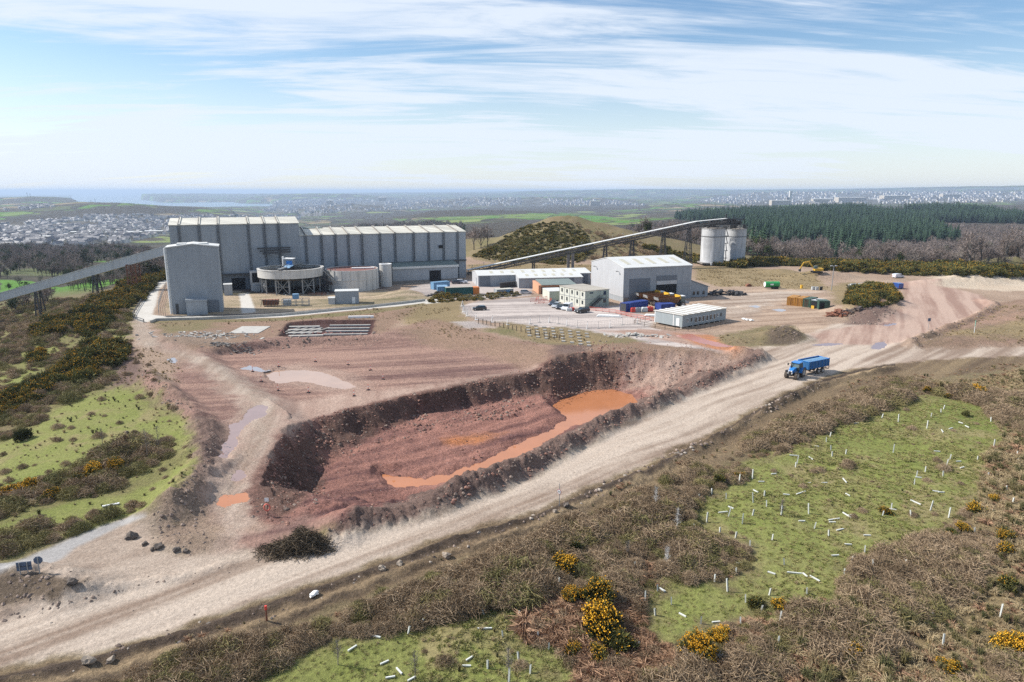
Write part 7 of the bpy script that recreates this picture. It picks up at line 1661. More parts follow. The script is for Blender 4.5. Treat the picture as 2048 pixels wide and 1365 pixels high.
# articulated dump trucks
def dumper(label, uv, ang):
    d = thing('dump_truck', label, 'dump truck', place(uv), ang, 'dump trucks parked in front of the workshop')
    for x in (-3.4, -1.6, 3.0):
        for s_ in (-1, 1): wheel(d, x, s_ * 1.15, .85, .65, MT['mudtyre'])
    m = MB(); m.box(-4.2, -.5, 1.0, 3.8, .5, 1.6); m.build('chassis', MT['darksteel'], d)
    P_ = [(-5.4, 2.7), (-4.2, 1.75), (.9, 1.55), (1.5, 2.0), (1.7, 3.4), (-5.2, 3.15)]
    m = MB()
    for s_ in (-1, 1): y0_, y1_ = (-1.55, -1.42) if s_ < 0 else (1.42, 1.55); m.prof(P_, y0_, y1_, 'y')
    m.add([(-5.4, -1.42, 2.7), (-4.2, -1.42, 1.75), (.9, -1.42, 1.55), (1.5, -1.42, 2.0), (1.7, -1.42, 3.4), (-5.4, 1.42, 2.7), (-4.2, 1.42, 1.75), (.9, 1.42, 1.55), (1.5, 1.42, 2.0), (1.7, 1.42, 3.4)], [(0, 1, 6, 5), (1, 2, 7, 6), (2, 3, 8, 7), (3, 4, 9, 8)])
    m.add([(-5.45, -1.42, 2.6), (-4.3, -1.42, 1.65), (.9, -1.42, 1.45), (1.6, -1.42, 2.0), (1.8, -1.42, 3.4), (-5.45, 1.42, 2.6), (-4.3, 1.42, 1.65), (.9, 1.42, 1.45), (1.6, 1.42, 2.0), (1.8, 1.42, 3.4)], [(5, 6, 1, 0), (6, 7, 2, 1), (7, 8, 3, 2), (8, 9, 4, 3)])
    m.build('tipping_body', MT['brown_body'], d)
    m = MB(); m.box(1.6, -1.5, 2.6, 2.1, 1.5, 3.75); m.build('headboard', MT['yellow'], d)
    m = MB(); m.add([(-5.52, -1.45, 2.45), (-5.52, 1.45, 2.45), (-5.75, 1.45, 3.35), (-5.75, -1.45, 3.35)], [(0, 1, 2, 3), (3, 2, 1, 0)]); m.build('tail_plate', MT['clad_light'], d)
    m = MB(); m.box(2.3, -1.0, 1.5, 3.9, 1.0, 2.1); m.box(2.5, -.9, 2.1, 3.8, .9, 3.3); m.build('cab', MT['glass_cab'], d)
    m = MB(); m.box(2.35, -1.0, 3.3, 3.95, 1.0, 3.5); m.build('cab_roof', MT['white'], d)
    m = MB(); m.prof([(3.9, 1.1), (5.3, 1.0), (5.4, 1.6), (3.9, 2.2)], -.95, .95, 'y'); m.build('bonnet', MT['clad_pale'], d, bevel=.05)
    return d
dumper('farthest of the three yellow dump trucks, nearest the workshop doors', (1304, 604), R(17)); dumper('middle one of the three yellow dump trucks at the workshop', (1322, 609), R(17)); dumper('nearest of the three yellow dump trucks, with brown muddy body', (1344, 614.5), R(17))
# containers
def container(label, uvl, uvr, H_, mat_, dep=2.44, name='shipping_container', group=None, roofm=None, lift=0, cat='container'):
    O = G(*uvl); ang = heading(uvl, uvr); L_ = hypot(G(*uvr)[0] - O[0], G(*uvr)[1] - O[1]); z = min(h1(*O), h1(*G(*uvr)))
    c = thing(name, label, cat, (O[0], O[1], z + lift), ang, group)
    m = MB(); m.box(.06, .06, .05, L_ - .06, dep - .06, H_ - .05); m.build('body', mat_, c)
    m = MB()
    for x in (0, L_ - .12):
        for y in (0, dep - .12): m.box(x, y, 0, x + .12, y + .12, H_)
    for y in (0, dep - .12): m.box(.12, y, H_ - .12, L_ - .12, y + .12, H_); m.box(.12, y, 0, L_ - .12, y + .12, .14)
    m.build('frame', mat_, c)
    m = MB(); m.box(.02, .02, H_ + .003, L_ - .02, dep - .02, H_ + .05); m.build('roof', roofm or mat_, c)
    return c, L_
c, l = container('blue container with ladder on its side beside the dump trucks', (1252, 625), (1296, 618), 2.6, MT['blue_cont'], 2.5)
m = MB(); m.box(-.06, .1, .1, .05, 2.3, 2.5); m.build('end_door', MT['darksteel'], c)
m = MB(); m.bar((1.2, -.12, 0), (1.2, -.12, 2.7), .08); m.bar((1.7, -.12, 0), (1.7, -.12, 2.7), .08)
for k in range(8): m.bar((1.2, -.12, .3 + k * .3), (1.7, -.12, .3 + k * .3), .06)
m.build('ladder', MT['ladder'], c)
container('small blue skip like container behind the striped roof cabin', (1322, 622), (1350, 620), 1.9, MT['blue_cont'], 3.5, 'small_container')
GC = 'containers left of the car park'
container('pale blue container at the left end of the container row', (868, 580), (900, 577), 2.6, MT['blue_light'], 2.6, group=GC)
container('light blue container between the pale blue and the dark green one', (875, 587), (896, 586.5), 2.3, MT['blue_light'], 5, group=GC)
container('long dark green container behind the flowering gorse', (892, 592), (946, 590), 2.7, MT['green_cont'], 3.0, group=GC, roofm=MT['roof_tan'])
container('orange container end at the right of the dark green container', (946.5, 590), (959, 589.5), 2.5, MT['orange'], 3.0, group=GC)
c, l = container('low grey cabin with white end by the gorse hedge', (994, 590), (1027, 588), 1.8, MT['clad_mid'], 3, 'low_cabin', roofm=MT['roof'])
m = MB(); m.box(l * .55, -.03, .7, l * .8, .04, 1.7); m.build('notice', MT['blue_light'], c)
GR2 = 'containers on the right of the yard'
for (a, b, v, mt, lb) in ((1573, 1589.6, 610, 'yellow_cont', 'left yellow shipping container seen end on in the yard'), (1590, 1604.5, 612, 'yellow_cont', 'right yellow shipping container seen end on in the yard'), (1605, 1618.5, 614, 'green_dull', 'dark green shipping container beside the yellow ones')):
    c, l = container(lb, (a, v), (b, v + 1.6), 2.55, MT[mt], 6.1, group=GR2)
    m = MB()
    for x in (l * .25, l * .42, l * .6, l * .77): m.bar((x, -.03, .15), (x, -.03, 2.4), .06)
    m.build('door_bars', MT['rust'], c)
c, l = container('open fronted container with yellow things inside, between two green ones', (1619.5, 617), (1635, 619), 2.5, MT['green_dull'], 5, 'open_container', group=GR2, roofm=MT['clad_pale'])
m = MB(); m.box(.3, -.02, .3, l - .3, .04, 2.2); m.build('opening', MT['black'], c); m = MB(); m.box(.5, -.3, 0, 1.4, -.03, .9); m.build('stored_box', MT['yellow'], c)
c, l = container('dark green shed with dark opening at the right end of the container row', (1637, 621), (1659, 621.5), 2.6, MT['green_dull'], 3.5, 'green_shed', group=GR2, cat='shed')
m = MB(); m.box(.3, -.02, .2, l * .5, .04, 2.1); m.build('opening', MT['black'], c)
# green tanker trailer
o_ = place((1531, 579)); tk = thing('slurry_tanker', 'green tanker trailer standing at the edge of the dry grass', 'tanker', o_, R(4))
m = MB(); m.cyl((.2, 1.2, 1.7), (5.4, 1.2, 1.7), 1.05, 24); m.build('tank', MT['green'], tk, smooth='auto')
m = MB(); m.box(.2, .6, .5, 6.2, 1.8, .75); m.build('chassis', MT['darksteel'], tk)
for x in (3.4, 4.4):
    for y in (.2, 2.2): wheel(tk, x, y, .48, .35)
m = MB(); m.cyl((.05, 1.2, 1.7), (.2, 1.2, 1.7), .9, 20); m.box(1.8, .12, 1.5, 3.0, .16, 2.0); m.build('end_cap', MT['white'], tk)
for k, uv in enumerate(((1626, 580), (1633, 580.5))):
    q = thing('pallet_tank', ('left' if k == 0 else 'right') + ' one of two white caged plastic tanks on pallets', 'tank', place(uv), R(5), 'caged tanks')
    m = MB(); m.box(-.5, -.5, .16, .5, .5, 1.15); m.build('tank_body', MT['ibc'], q)
    m = MB(); m.box(-.55, -.55, 0, .55, .55, .15)
    for s_ in (-.54, .54):
        for t in (-.54, 0, .54): m.bar((s_, t, .15), (s_, t, 1.18), .04); m.bar((t, s_, .15), (t, s_, 1.18), .04)
        for z in (.5, .9, 1.18): m.bar((s_, -.54, z), (s_, .54, z), .04); m.bar((-.54, s_, z), (.54, s_, z), .04)
    m.build('cage', MT['steel'], q)
for k, (uv, mt, lb) in enumerate((((1642, 580.5), 'blackp', 'dark drum right of the white caged tanks'), ((1603, 577), 'yellow', 'small yellow bin standing between tanker and caged tanks'))):
    q = thing('drum', lb, 'drum', place(uv)); m = MB(); m.cyl((0, 0, 0), (0, 0, 1.2), .5, 14); m.build('drum_body', MT[mt], q); m = MB(); m.cyl((0, 0, 1.2), (0, 0, 1.26), .53, 14); m.build('lid', MT[mt], q)
for k, uv in enumerate(((1705, 578), (1722, 577))):
    q = thing('silver_tank', ('left' if k == 0 else 'right') + ' one of two silver round tanks beside the gorse knoll', 'tank', place(uv), R(25), 'silver tanks'); m = MB(); m.cyl((-1.5, 0, 1.0), (1.5, 0, 1.0), 1.0, 18); m.build('tank_body', MT['steel'], q, smooth='auto')
    m = MB(); m.cyl((-1.62, 0, 1.0), (-1.5, 0, 1.0), .8, 14); m.cyl((1.5, 0, 1.0), (1.62, 0, 1.0), .8, 14); m.build('end_cap', MT['white'], q)
# excavator
ex = thing('excavator', 'yellow tracked excavator with boom reaching left over the far cutting', 'excavator', place((1632, 558)), R(175))
for s_ in (-1, 1): m = MB(); m.box(-2, s_ * 1.2 - .3, .1, 2, s_ * 1.2 + .3, .9); m.build('track', MT['tyre'], ex, bevel=.2)
m = MB(); m.box(-2.2, -1.2, 1.0, 1.2, 1.2, 2.1); m.build('engine_house', MT['yellow'], ex, bevel=.1)
m = MB(); m.box(.2, .2, 2.0, 1.5, 1.2, 3.0); m.build('cab', MT['glass_cab'], ex)
m = MB(); m.path([(1.0, -.3, 1.8), (3.4, -.3, 4.6), (5.2, -.3, 4.2)], .45, .5); m.build('boom', MT['yellow'], ex)
m = MB(); m.bar((5.2, -.3, 4.3), (6.6, -.3, 1.6), .35, .4); m.build('dipper_arm', MT['yellow'], ex)
m = MB(); m.prof([(6.3, 1.6), (7.0, 1.5), (7.0, .7), (6.2, .6)], -.8, .2, 'y'); m.build('bucket', MT['darksteel'], ex)
rd = thing('digger_bucket', 'small red digger attachment lying at the grass edge', 'attachment', place((1497, 573)), R(10)); m = MB(); m.prof([(-1, 0), (.8, 0), (1.0, .6), (0, 1.1), (-.9, .7)], -.6, .6, 'y'); m.build('bucket_body', MT['rust'], rd)
# lamp post, posts and signs
def post(name, label, uv, H_, r_, mt, cat, group=None, ang=0): q = thing(name, label, cat, place(uv), ang, group); m = MB(); m.cyl((0, 0, -.1), (0, 0, H_), r_, 8); m.build('pole', MT[mt], q); return q
p = place((1663, 581)); q = post('light_mast', 'tall thin floodlight mast standing in the middle of the yard', (1663, 581), zat(p[0], p[1], 532) - p[2], .14, 'steel', 'lamp post'); H_ = zat(p[0], p[1], 532) - p[2]
for x in (-.8, .8): m = MB(); m.bar((0, 0, H_ - .1), (x, 0, H_ - .1), .1); m.box(x - .35, -.25, H_ - .15, x + .35, .25, H_ + .1); m.build('floodlight', MT['clad_pale'], q)
q = post('road_sign', 'small blue sign on a thin post beside the red haul road', (1856, 660), 3.0, .05, 'steel', 'sign'); m = MB(); m.box(-.35, -.06, 2.2, .35, -.05 + .04, 3.0); m.build('sign_plate', MT['sign_back'], q)
q = post('marker_post', 'thin pale green and white post on the bank at the right', (1946, 681), 3.0, .06, 'white', 'post'); m = MB(); m.cyl((0, 0, 1.6), (0, 0, 3.02), .075, 8); m.build('painted_top', make_mat('pale_green', (.25, .5, .4), .5), q)
q = post('speed_sign', 'round white speed sign reading 20 on a tall grey post beside the haul road', (1118.5, 1021), 3.0, .04, 'steel', 'road sign', ang=R(-38)); p = q.location
H_ = zat(p.x, p.y, 968) - p.z; q.children[0].scale = (1, 1, H_ / 3.0); zc_ = zat(p.x, p.y, 983.5) - p.z
m = MB(); m.cyl((0, -.07, zc_), (0, -.05, zc_), .30, 28); m.build('sign_rim', make_mat('dull_red', (.28, .08, .09), .6), q)
m = MB(); m.cyl((0, -.085, zc_), (0, -.071, zc_), .235, 28); m.build('sign_face', MT['white'], q)
def glyph(m, ch, x, z, w_, h_, y0_, y1_, t):
    segs = {'2': 'abged', '0': 'abcdef', '3': 'abgcd', '5': 'afgcd', '1': 'bc'}[ch]
    S = {'a': (0, 1, 1, 1), 'b': (1, .5, 1, 1), 'c': (1, 0, 1, .5), 'd': (0, 0, 1, 0), 'e': (0, 0, 0, .5), 'f': (0, .5, 0, 1), 'g': (0, .5, 1, .5)}
    for s_ in segs: a, b, c, d = S[s_]; m.box(x + a * w_ - t / 2, y0_, z + b * h_ - t / 2, x + c * w_ + t / 2, y1_, z + d * h_ + t / 2)
m = MB(); glyph(m, '2', -.14, zc_ - .11, .10, .22, -.095, -.087, .035); glyph(m, '0', .05, zc_ - .11, .10, .22, -.095, -.087, .035); m.build('numerals', MT['blackp'], q)
# sign backs at the left
p = G(48, 1150, .9)
def sign_at(name, label, uv_foot, cat): x, y = GT([uv_foot])[0]; return thing(name, label, cat, (x, y, h1(x, y) - .2), R(14)), x, y
q, x, y = sign_at('notice_board', 'back of a blue grey rectangular board on two posts at the left edge', (50, 1148), 'sign'); z0_ = q.location.z
zt_, zb_ = zat(x, y, 1125) - z0_, zat(x, y, 1142) - z0_; hw = 13.8 / FPX * hypot(x, y) * .85
m = MB(); m.box(-hw, .03, zb_, hw, .07, zt_); m.build('board', MT['sign_back'], q)
for s_ in (-.55, .45): m = MB(); m.bar((hw * s_, -.02, 0), (hw * s_, -.02, zt_ - .02), .07); m.build('post', MT['steel'], q)
m = MB(); m.bar((-hw, -.0, (zt_ + zb_) / 2), (hw, -.0, (zt_ + zb_) / 2), .04); m.build('brace', MT['darksteel'], q)
q, x, y = sign_at('stop_sign', 'back of an eight sided sign on a single post beside the rectangular board', (80, 1148), 'sign'); z0_ = q.location.z; zt_ = zat(x, y, 1113.5) - z0_; rr_ = 8.2 / FPX * hypot(x, y) * .92
m = MB(); P_ = [(rr_ * cos(pi / 8 + k * pi / 4), zt_ - rr_ + rr_ * sin(pi / 8 + k * pi / 4)) for k in range(8)]; m.prof(P_, .03, .06, 'y'); m.build('plate', MT['sign_back'], q)
m = MB(); m.bar((0, -.01, 0), (0, -.01, zt_ - .1), .07); m.build('post', MT['steel'], q)
# life ring with its notice
x, y = GT([(536, 1032)])[0]; q = thing('life_ring', 'orange red life ring on a post under a small white notice by the pit', 'life ring', (x, y, h1(x, y) - .1), R(5))
m = MB(); m.bar((0, 0, 0), (0, 0, 2.1), .07); m.build('post', MT['wood'], q)
m = MB(); n, k2 = 20, 6; V = []; F = []
for i in range(n):
    a = 2 * pi * i / n
    for j in range(k2): b_ = 2 * pi * j / k2; r_ = .32 + .075 * cos(b_); V.append((r_ * cos(a), -.12 + .075 * sin(b_), 1.15 + r_ * 1.2 * sin(a)))
for i in range(n):
    for j in range(k2): F.append((i * k2 + j, ((i + 1) % n) * k2 + j, ((i + 1) % n) * k2 + (j + 1) % k2, i * k2 + (j + 1) % k2))
m.add(V, F); m.build('ring', MT['redmesh'], q, smooth=True)
m = MB(); m.box(-.22, -.06, 1.8, .22, -.04, 2.25); m.build('notice', MT['white'], q)
q = post('marker_post', 'short dark red post beside the road near the lower left', (534, 1246), 1.3, .09, 'rust', 'post'); m = MB(); m.cyl((0, 0, 1.0), (0, 0, 1.35), .11, 8); m.build('cap', MT['red'], q)
# posts on feet round the tan puddle
for (x, y) in [(872,568),(1050,538),(930,628),(1045,688),(1253,703),(1563,725),(1660,685),(1762,612),(1675,550),(1523,513),(1300,492)]:
    uv = (250 + x * .293, 580 + y * .293); p = GT([uv])[0]; q = thing('barrier_post', 'red and white barrier post on a heavy foot around the tan puddle', 'barrier post', (*p, h1(*p)), x, 'barrier posts around the puddle')
    m = MB(); m.box(-.32, -.2, 0, .32, .2, .16); m.build('foot', MT['blackp'], q); m = MB(); m.cyl((0, 0, .16), (0, 0, .55), .07, 8); m.cyl((0, 0, .85), (0, 0, 1.15), .06, 8); m.build('red_band', MT['redmesh'], q); m = MB(); m.cyl((0, 0, .55), (0, 0, .85), .065, 8); m.build('white_band', MT['white'], q)
# fences
def zup(p): return (p[0], p[1], h1(*p))
pts = [zup(G(*p)) for p in [(925, 613), (928, 624), (935, 633), (953, 641), (985, 646), (1016, 651), (1061, 649), (1079, 646), (1099, 646), (1117, 649), (1134, 653), (1155, 657), (1175, 659), (1197, 658.5), (1220, 656), (1245, 651), (1275, 648)]]
fn = thing('temporary_fence', 'line of wire mesh site fence panels along the near edge of the car park', 'fence', pts[0], 0); O3 = Vector(pts[0])
for i, p in enumerate(pts):
    q = Vector(p) - O3; m = MB(); m.bar(q, q + Vector((0, 0, 2.0)), .07); m.build('post', MT['steel'], fn); m = MB(); m.box(q.x - .35, q.y - .3, q.z, q.x + .35, q.y + .3, q.z + .14); m.build('foot', MT['white'] if i < 6 else MT['concrete'], fn)
    if i < 6 or i % 2 == 0: m = MB(); m.bar(q + Vector((0, 0, 1.6)), q + Vector((-.4, -1.3, .1)), .07); m.build('stay', MT['white'], fn)
    if i:
        a = Vector(pts[i - 1]) - O3; m = MB(); up = Vector((0, 0, 1))
        for z in (.15, 1.95): m.bar(a + up * z, q + up * z, .045)
        n = max(3, int((q - a).length / .8))
        for k in range(1, n): c_ = a.lerp(q, k / n); m.bar(c_ + up * .15, c_ + up * 1.95, .018)
        for z in (.6, 1.05, 1.5): m.bar(a + up * z, q + up * z, .018)
        m.build('mesh_panel', MT['steel'], fn)
def rail_fence(name, label, pxs, H_, mt, n=2, w_=.08, cat='fence', every=None):
    pts = [Vector(zup(G(*p))) for p in pxs]; O_ = pts[0]; f = thing(name, label, cat, tuple(O_), 0)
    m = MB()
    for i in range(len(pts) - 1):
        for k in range(n): z = H_ * (k + 1) / n - .05; m.bar(pts[i] - O_ + Vector((0, 0, z)), pts[i + 1] - O_ + Vector((0, 0, z)), w_)
    m.build('rail', MT[mt], f)
    for i in range(len(pts) - 1):
        seg = (pts[i + 1] - pts[i]).length; k2 = max(1, int(seg / (every or 2.4)))
        for k in range(k2):
            q = pts[i].lerp(pts[i + 1], k / k2) - O_; m = MB(); m.bar(q - Vector((0, 0, .1)), q + Vector((0, 0, H_)), w_ * 1.3); m.build('post', MT[mt], f)
    return f
rail_fence('post_and_rail_fence', 'dark post and rail fence around the striped roof cabin', [(1268, 649), (1310, 657), (1350, 663), (1376, 664), (1410, 658), (1460, 646)], 1.1, 'wood')
rail_fence('handrail', 'dark red ramp handrail at the left of the striped roof cabin', [(1270, 647), (1300, 640)], 1.2, 'rust')
rail_fence('guard_rail', 'dark guard rail curving round the left side of the concrete road', [(288, 646), (268, 640), (266, 632), (282, 606), (304, 575), (330, 552)], .95, 'darksteel', 2, .12, 'guard rail', 5)
rail_fence('mesh_fence', 'thin wire fence along the grass edge in front of the low annex', [(745, 582), (800, 577), (860, 572), (912, 569), (930, 568)], 1.6, 'steel', 3, .05)
rail_fence('mesh_fence', 'wire fence between gorse hedge and the car park', [(918, 600), (960, 600), (1000, 598), (1050, 594), (1075, 593)], 1.7, 'steel', 3, .05)
rail_fence('mesh_fence', 'wire fence on the left of the tower shed yard', [(318, 632), (318, 612), (325, 590), (334, 572)], 1.8, 'steel', 3, .05)
for k, (x, y) in enumerate([(365,235),(395,238),(420,242),(450,248),(478,254),(510,260),(537,264),(567,270),(597,276),(625,282),(655,288),(688,296),(720,304),(752,311),(780,317),(813,324),(848,332),(882,338),(915,344),(948,350)]):
    p = G(850 + x * .293, 580 + y * .293); q = thing('fence_post', 'dark weathered wooden post in the row along the edge above the red slope', 'post', zup(p), k, 'row of wooden posts above the red slope'); m = MB(); m.bar((0, 0, -.2), (0, 0, 1.35 + .15 * sin(k * 2.1)), .16); m.build('timber', MT['wood'], q)
# pads of the removed building
mp0 = MB(); mp0.box(-.45, -.32, -.1, .45, .32, .30)
pad_me = None
for j in range(5):
    for i in range(8):
        x, y = 697 + i * 58 + j * 4, 240 + i * 9.5 + j * 19
        if (i * 7 + j * 3) % 11 == 0: continue
        p = G(850 + x * .293, 580 + y * .293)
        if pad_me is None: o_ = mp0.build('concrete_pad', MT['concrete']); pad_me = o_.data
        else: o_ = bpy.data.objects.new('concrete_pad', pad_me); COL.objects.link(o_)
        o_.location = (p[0], p[1], h1(*p)); o_.rotation_euler = (0, 0, R(-12)); tag(o_, 'small concrete foundation pad in the grid on grass beside the car park', 'foundation pad', 'grid of concrete pads')
# foundations in the red trench
rnd = random.Random(5)
def slab(label, uv, sx, sy, sz, ang, mt='concrete', z=None, grp=None, name='foundation_slab', cat='concrete slab'):
    p = G(*uv); o_ = MB().box(-sx / 2, -sy / 2, -.3, sx / 2, sy / 2, sz).build(name, MT[mt]); o_.location = (p[0], p[1], h1(*p) if z is None else z); o_.rotation_euler = (0, 0, ang); tag(o_, label, cat, grp); return o_
FB = 'concrete strips in the red trench'
for k in range(4): slab('broken grey concrete strip in the left half of the red trench', (607 + k * 1.5, 648 + k * 6), 8.5, 1.1, .35, R(4 + k), 'concrete', grp=FB)
for k in range(4): slab('long concrete strip in the right half of the red trench', (700 - k * 3, 645 + k * 6), 11, .7, .35, R(3), 'concrete', grp=FB)
for k in range(5): slab('cross strip of concrete joining the trench foundations', (578 + k * 15, 656), .7, 9, .3, R(-20), 'conc_dark', grp='cross strips in the red trench')
slab('pale flat concrete slab with gaps left of the red trench', (500, 660), 7.5, 9, .12, R(0)); slab('long pale concrete beam lying at the upper right of the trench', (722, 636), 7, .8, .6, R(4), 'white', name='concrete_beam', cat='beam')
def heap(name, label, uv, n, sx, sy, smin, smax, mt, cat, seed, hgt_=1.0):
    rnd = random.Random(seed); p = GT([uv])[0]; m = MB()
    for i in range(n):
        x, y = rnd.gauss(0, sx / 2.2), rnd.gauss(0, sy / 2.2); s_ = rnd.uniform(smin, smax); z = h1(p[0] + x, p[1] + y) - h1(*p) + rnd.uniform(0, hgt_) * max(0, 1 - (x / sx) ** 2 - (y / sy) ** 2)
        a = rnd.uniform(0, 6.28); d = Vector((cos(a), sin(a), rnd.uniform(-.4, .4))) * s_; m.bar(Vector((x, y, z)) - d, Vector((x, y, z)) + d, s_ * rnd.uniform(.3, .9), s_ * rnd.uniform(.15, .5))
    o_ = m.build(name, MT[mt] if isinstance(mt, str) else mt); o_.location = (*p, h1(*p)); tag(o_, label, cat, kind='stuff' if n > 25 else None); return o_
heap('grey_rubble', 'grey broken rubble spread left of the pale slab', (400, 672), 130, 16, 5, .2, .7, 'concrete', 'rubble', 1, .3)
heap('grey_rubble', 'grey rubble patch below the pale slab', (465, 693), 70, 8, 3, .2, .6, 'conc_dark', 'rubble', 2, .5)
heap('concrete_debris', 'line of broken concrete slabs at the top of the pit slope', (1270, 672), 40, 8, 2, .3, 1.0, 'concrete', 'rubble', 3, .5)
heap('scrap_heap', 'heap of rusty scrap beside the dark green shed', (1672, 632), 60, 3.5, 2.5, .3, 1.2, 'rust', 'scrap', 4, 1.4)
heap('scrap_heap', 'heap of red and brown scrap on the gravel mound', (1703, 625), 50, 4.5, 2, .3, .9, 'pipe', 'scrap', 5, 1.2)
heap('scrap_heap', 'dark machinery scrap along the workshop lean to', (1452, 590), 80, 9, 3, .3, 1.3, 'darksteel', 'scrap', 6, 1.8)
heap('scrap_heap', 'dark junk between the light blue containers and the gorse', (876, 592), 40, 4, 2, .2, .8, 'darksteel', 'scrap', 7, .9)
heap('trench_rubble', 'dark red clods around the trench foundations', (650, 668), 90, 16, 2, .15, .5, 'redcover', 'rubble', 8, .3)
heap('plant_rubble', 'stones and debris on the ground in front of the round tanks', (590, 590), 90, 20, 5, .1, .4, 'concrete', 'rubble', 9, .2)
q = thing('rusty_machine', 'rusty frame machine lying right of the concrete path', 'machine', place((543, 612)), R(10)); m = MB(); m.box(-2.4, -1, .4, 2.2, 1, 2.0); m.build('hopper', MT['rust'], q); m = MB()
for k in range(6): m.bar((-3 + k, -1.2, 0), (-2.4 + k, -1.2, 2.3), .14)
m.bar((-3.2, -1.2, 2.2), (3, -1.2, 1.6), .16); m.build('frame', MT['pipe'], q)
q = thing('grey_skid', 'grey steel cage skid with pale blue box on top', 'machine', place((592, 611)), R(8)); m = MB()
for x in (-4, -2, 0, 2, 4):
    for y in (-1, 1): m.bar((x, y, 0), (x, y, 2.2), .14)
for z in (.2, 1.1, 2.2):
    for y in (-1, 1): m.bar((-4, y, z), (4, y, z), .12)
m.build('frame', MT['steel'], q); m = MB(); m.box(-.8, -.9, 2.2, 1.0, .7, 3.7); m.build('box', MT['blue_light'], q); m = MB(); m.box(-3.6, -.7, .3, -1.4, .7, 1.9); m.build('tank', MT['clad_mid'], q)
for k in range(5):
    p = place((622 + k * 6.5, 592)); q = thing('plastic_barrier', 'dull red plastic barrier in the row in front of the raised round tank', 'barrier', p, R(8), 'red barriers at the round tank'); m = MB(); m.bar((-.7, 0, 1.0), (.7, 0, 1.0), .1); m.bar((-.7, 0, .5), (.7, 0, .5), .1); m.build('panel', MT['rust'], q); m = MB(); m.bar((-.7, 0, 0), (-.7, 0, 1), .08); m.bar((.7, 0, 0), (.7, 0, 1), .08); m.build('legs_frame', MT['rust'], q)
# orange red mesh barriers
bme = None
def barrier(uv, ang, label, grp, big=1.0):
    q = thing('mesh_barrier', label, 'barrier', place(uv), ang, grp); m = MB(); m.bar((-1, 0, 1.0), (1, 0, 1.0), .07); m.bar((-1, 0, .15), (1, 0, .15), .07); m.bar((-1, 0, 0), (-1, 0, 1), .07); m.bar((1, 0, 0), (1, 0, 1), .07)
    for k in range(1, 8): m.bar((-1 + k * .25, 0, .15), (-1 + k * .25, 0, 1), .035)
    m.build('panel', MT['redmesh'], q); m = MB(); m.box(-1.05, -.25, 0, -.85, .25, .12); m.build('foot', MT['blackp'], q)
line = [(1178, 620), (1232, 626), (1262, 634), (1300, 641), (1352, 645)]
W = [G(*p) for p in line]
for i in range(4):
    a, b = W[i], W[i + 1]; L_ = hypot(b[0] - a[0], b[1] - a[1]); n = int(L_ / 2.1)
    for k in range(n):
        f = (k + .5) / n; x, y = a[0] + (b[0] - a[0]) * f, a[1] + (b[1] - a[1]) * f; u, v = project(x, y, 0.0)
        barrier((u, v), atan2(b[1] - a[1], b[0] - a[0]), 'orange red mesh barrier in the line between the offices and the striped roof cabin', 'mesh barriers beside the offices')
for (u, v, a) in [(1067, 604, 5), (1075, 600, 60), (1083, 606, 8), (1092, 607, 10), (1101, 603, 70), (1076, 608, 0), (1088, 600, 5), (1097, 599, 5)]: barrier((u, v), R(a), 'orange red mesh barrier in the cluster left of the parked cars', 'mesh barriers left of the parked cars')
for (u, v, mt, lb) in [(1267, 625, 'red', 'red plastic water tank left of the grey one'), (1276, 625, 'clad', 'dark grey tank between red and white tanks'), (1289, 624, 'ibc', 'white round plastic tank beside the grey tank'), (1300, 623, 'red', 'red tank next to the white round tank'), (1143, 621, 'red', 'red barrier block behind the estate car'), (1138, 622, 'ibc', 'white barrier block beside the red block')]:
    q = thing('plastic_tank', lb, 'tank', place((u, v)), R(10)); m = MB(); m.box(-.9, -.5, 0, .9, .5, 1.4 if u > 1200 else 1.0); m.build('tank_body', MT[mt], q, bevel=.2); m = MB(); m.cyl((0, 0, 1.38 if u > 1200 else .98), (0, 0, 1.55 if u > 1200 else 1.1), .18, 10); m.build('lid', MT['blackp'], q)
for (u, v, lx, lb) in [(1218, 634, 7, 'stack of white boards lying in the car park'), (1310, 633, 6, 'white boards lying behind the barriers near the striped roof cabin'), (222, 1012, 1.7, 'single white plank lying on the left green bank')]:
    q = thing('board_stack' if lx > 2 else 'white_plank', lb, 'boards', (*GT([(u, v)])[0], h1(*GT([(u, v)])[0])), R(-12) if lx > 2 else R(28)); m = MB()
    for k in range(3 if lx > 2 else 1): m.box(-lx / 2 + k * .2, -.9 + k * .1 if lx > 2 else -.14, .05 + k * .16, lx / 2 - k * .3, .9 if lx > 2 else .14, .18 + k * .16)
    m.build('board', MT['white'], q)
# long low wall beside the concrete road
pts = [Vector(zup(G(*p))) for p in [(302, 647), (312, 642.5), (400, 640), (560, 631.5), (650, 623), (740, 614.5), (850, 602)]]; wl = thing('parapet_wall', 'long low white topped wall along the near side of the concrete road', 'wall', tuple(pts[0]), 0)
m = MB()
for i in range(len(pts) - 1): m.bar(pts[i] - pts[0] + Vector((0, 0, .25)), pts[i + 1] - pts[0] + Vector((0, 0, .25)), .35, .9)
m.build('wall_body', MT['concrete'], wl)
m = MB()
for i in range(len(pts) - 1): m.bar(pts[i] - pts[0] + Vector((0, .5, .6)), pts[i + 1] - pts[0] + Vector((0, .5, .6)), .08, .12)
for i in range(len(pts) - 1):
    for k in range(8): q_ = pts[i].lerp(pts[i + 1], k / 8) - pts[0]; m.bar(q_ + Vector((0, .5, -.1)), q_ + Vector((0, .5, .65)), .12)
m.build('rail', MT['darksteel'], wl)
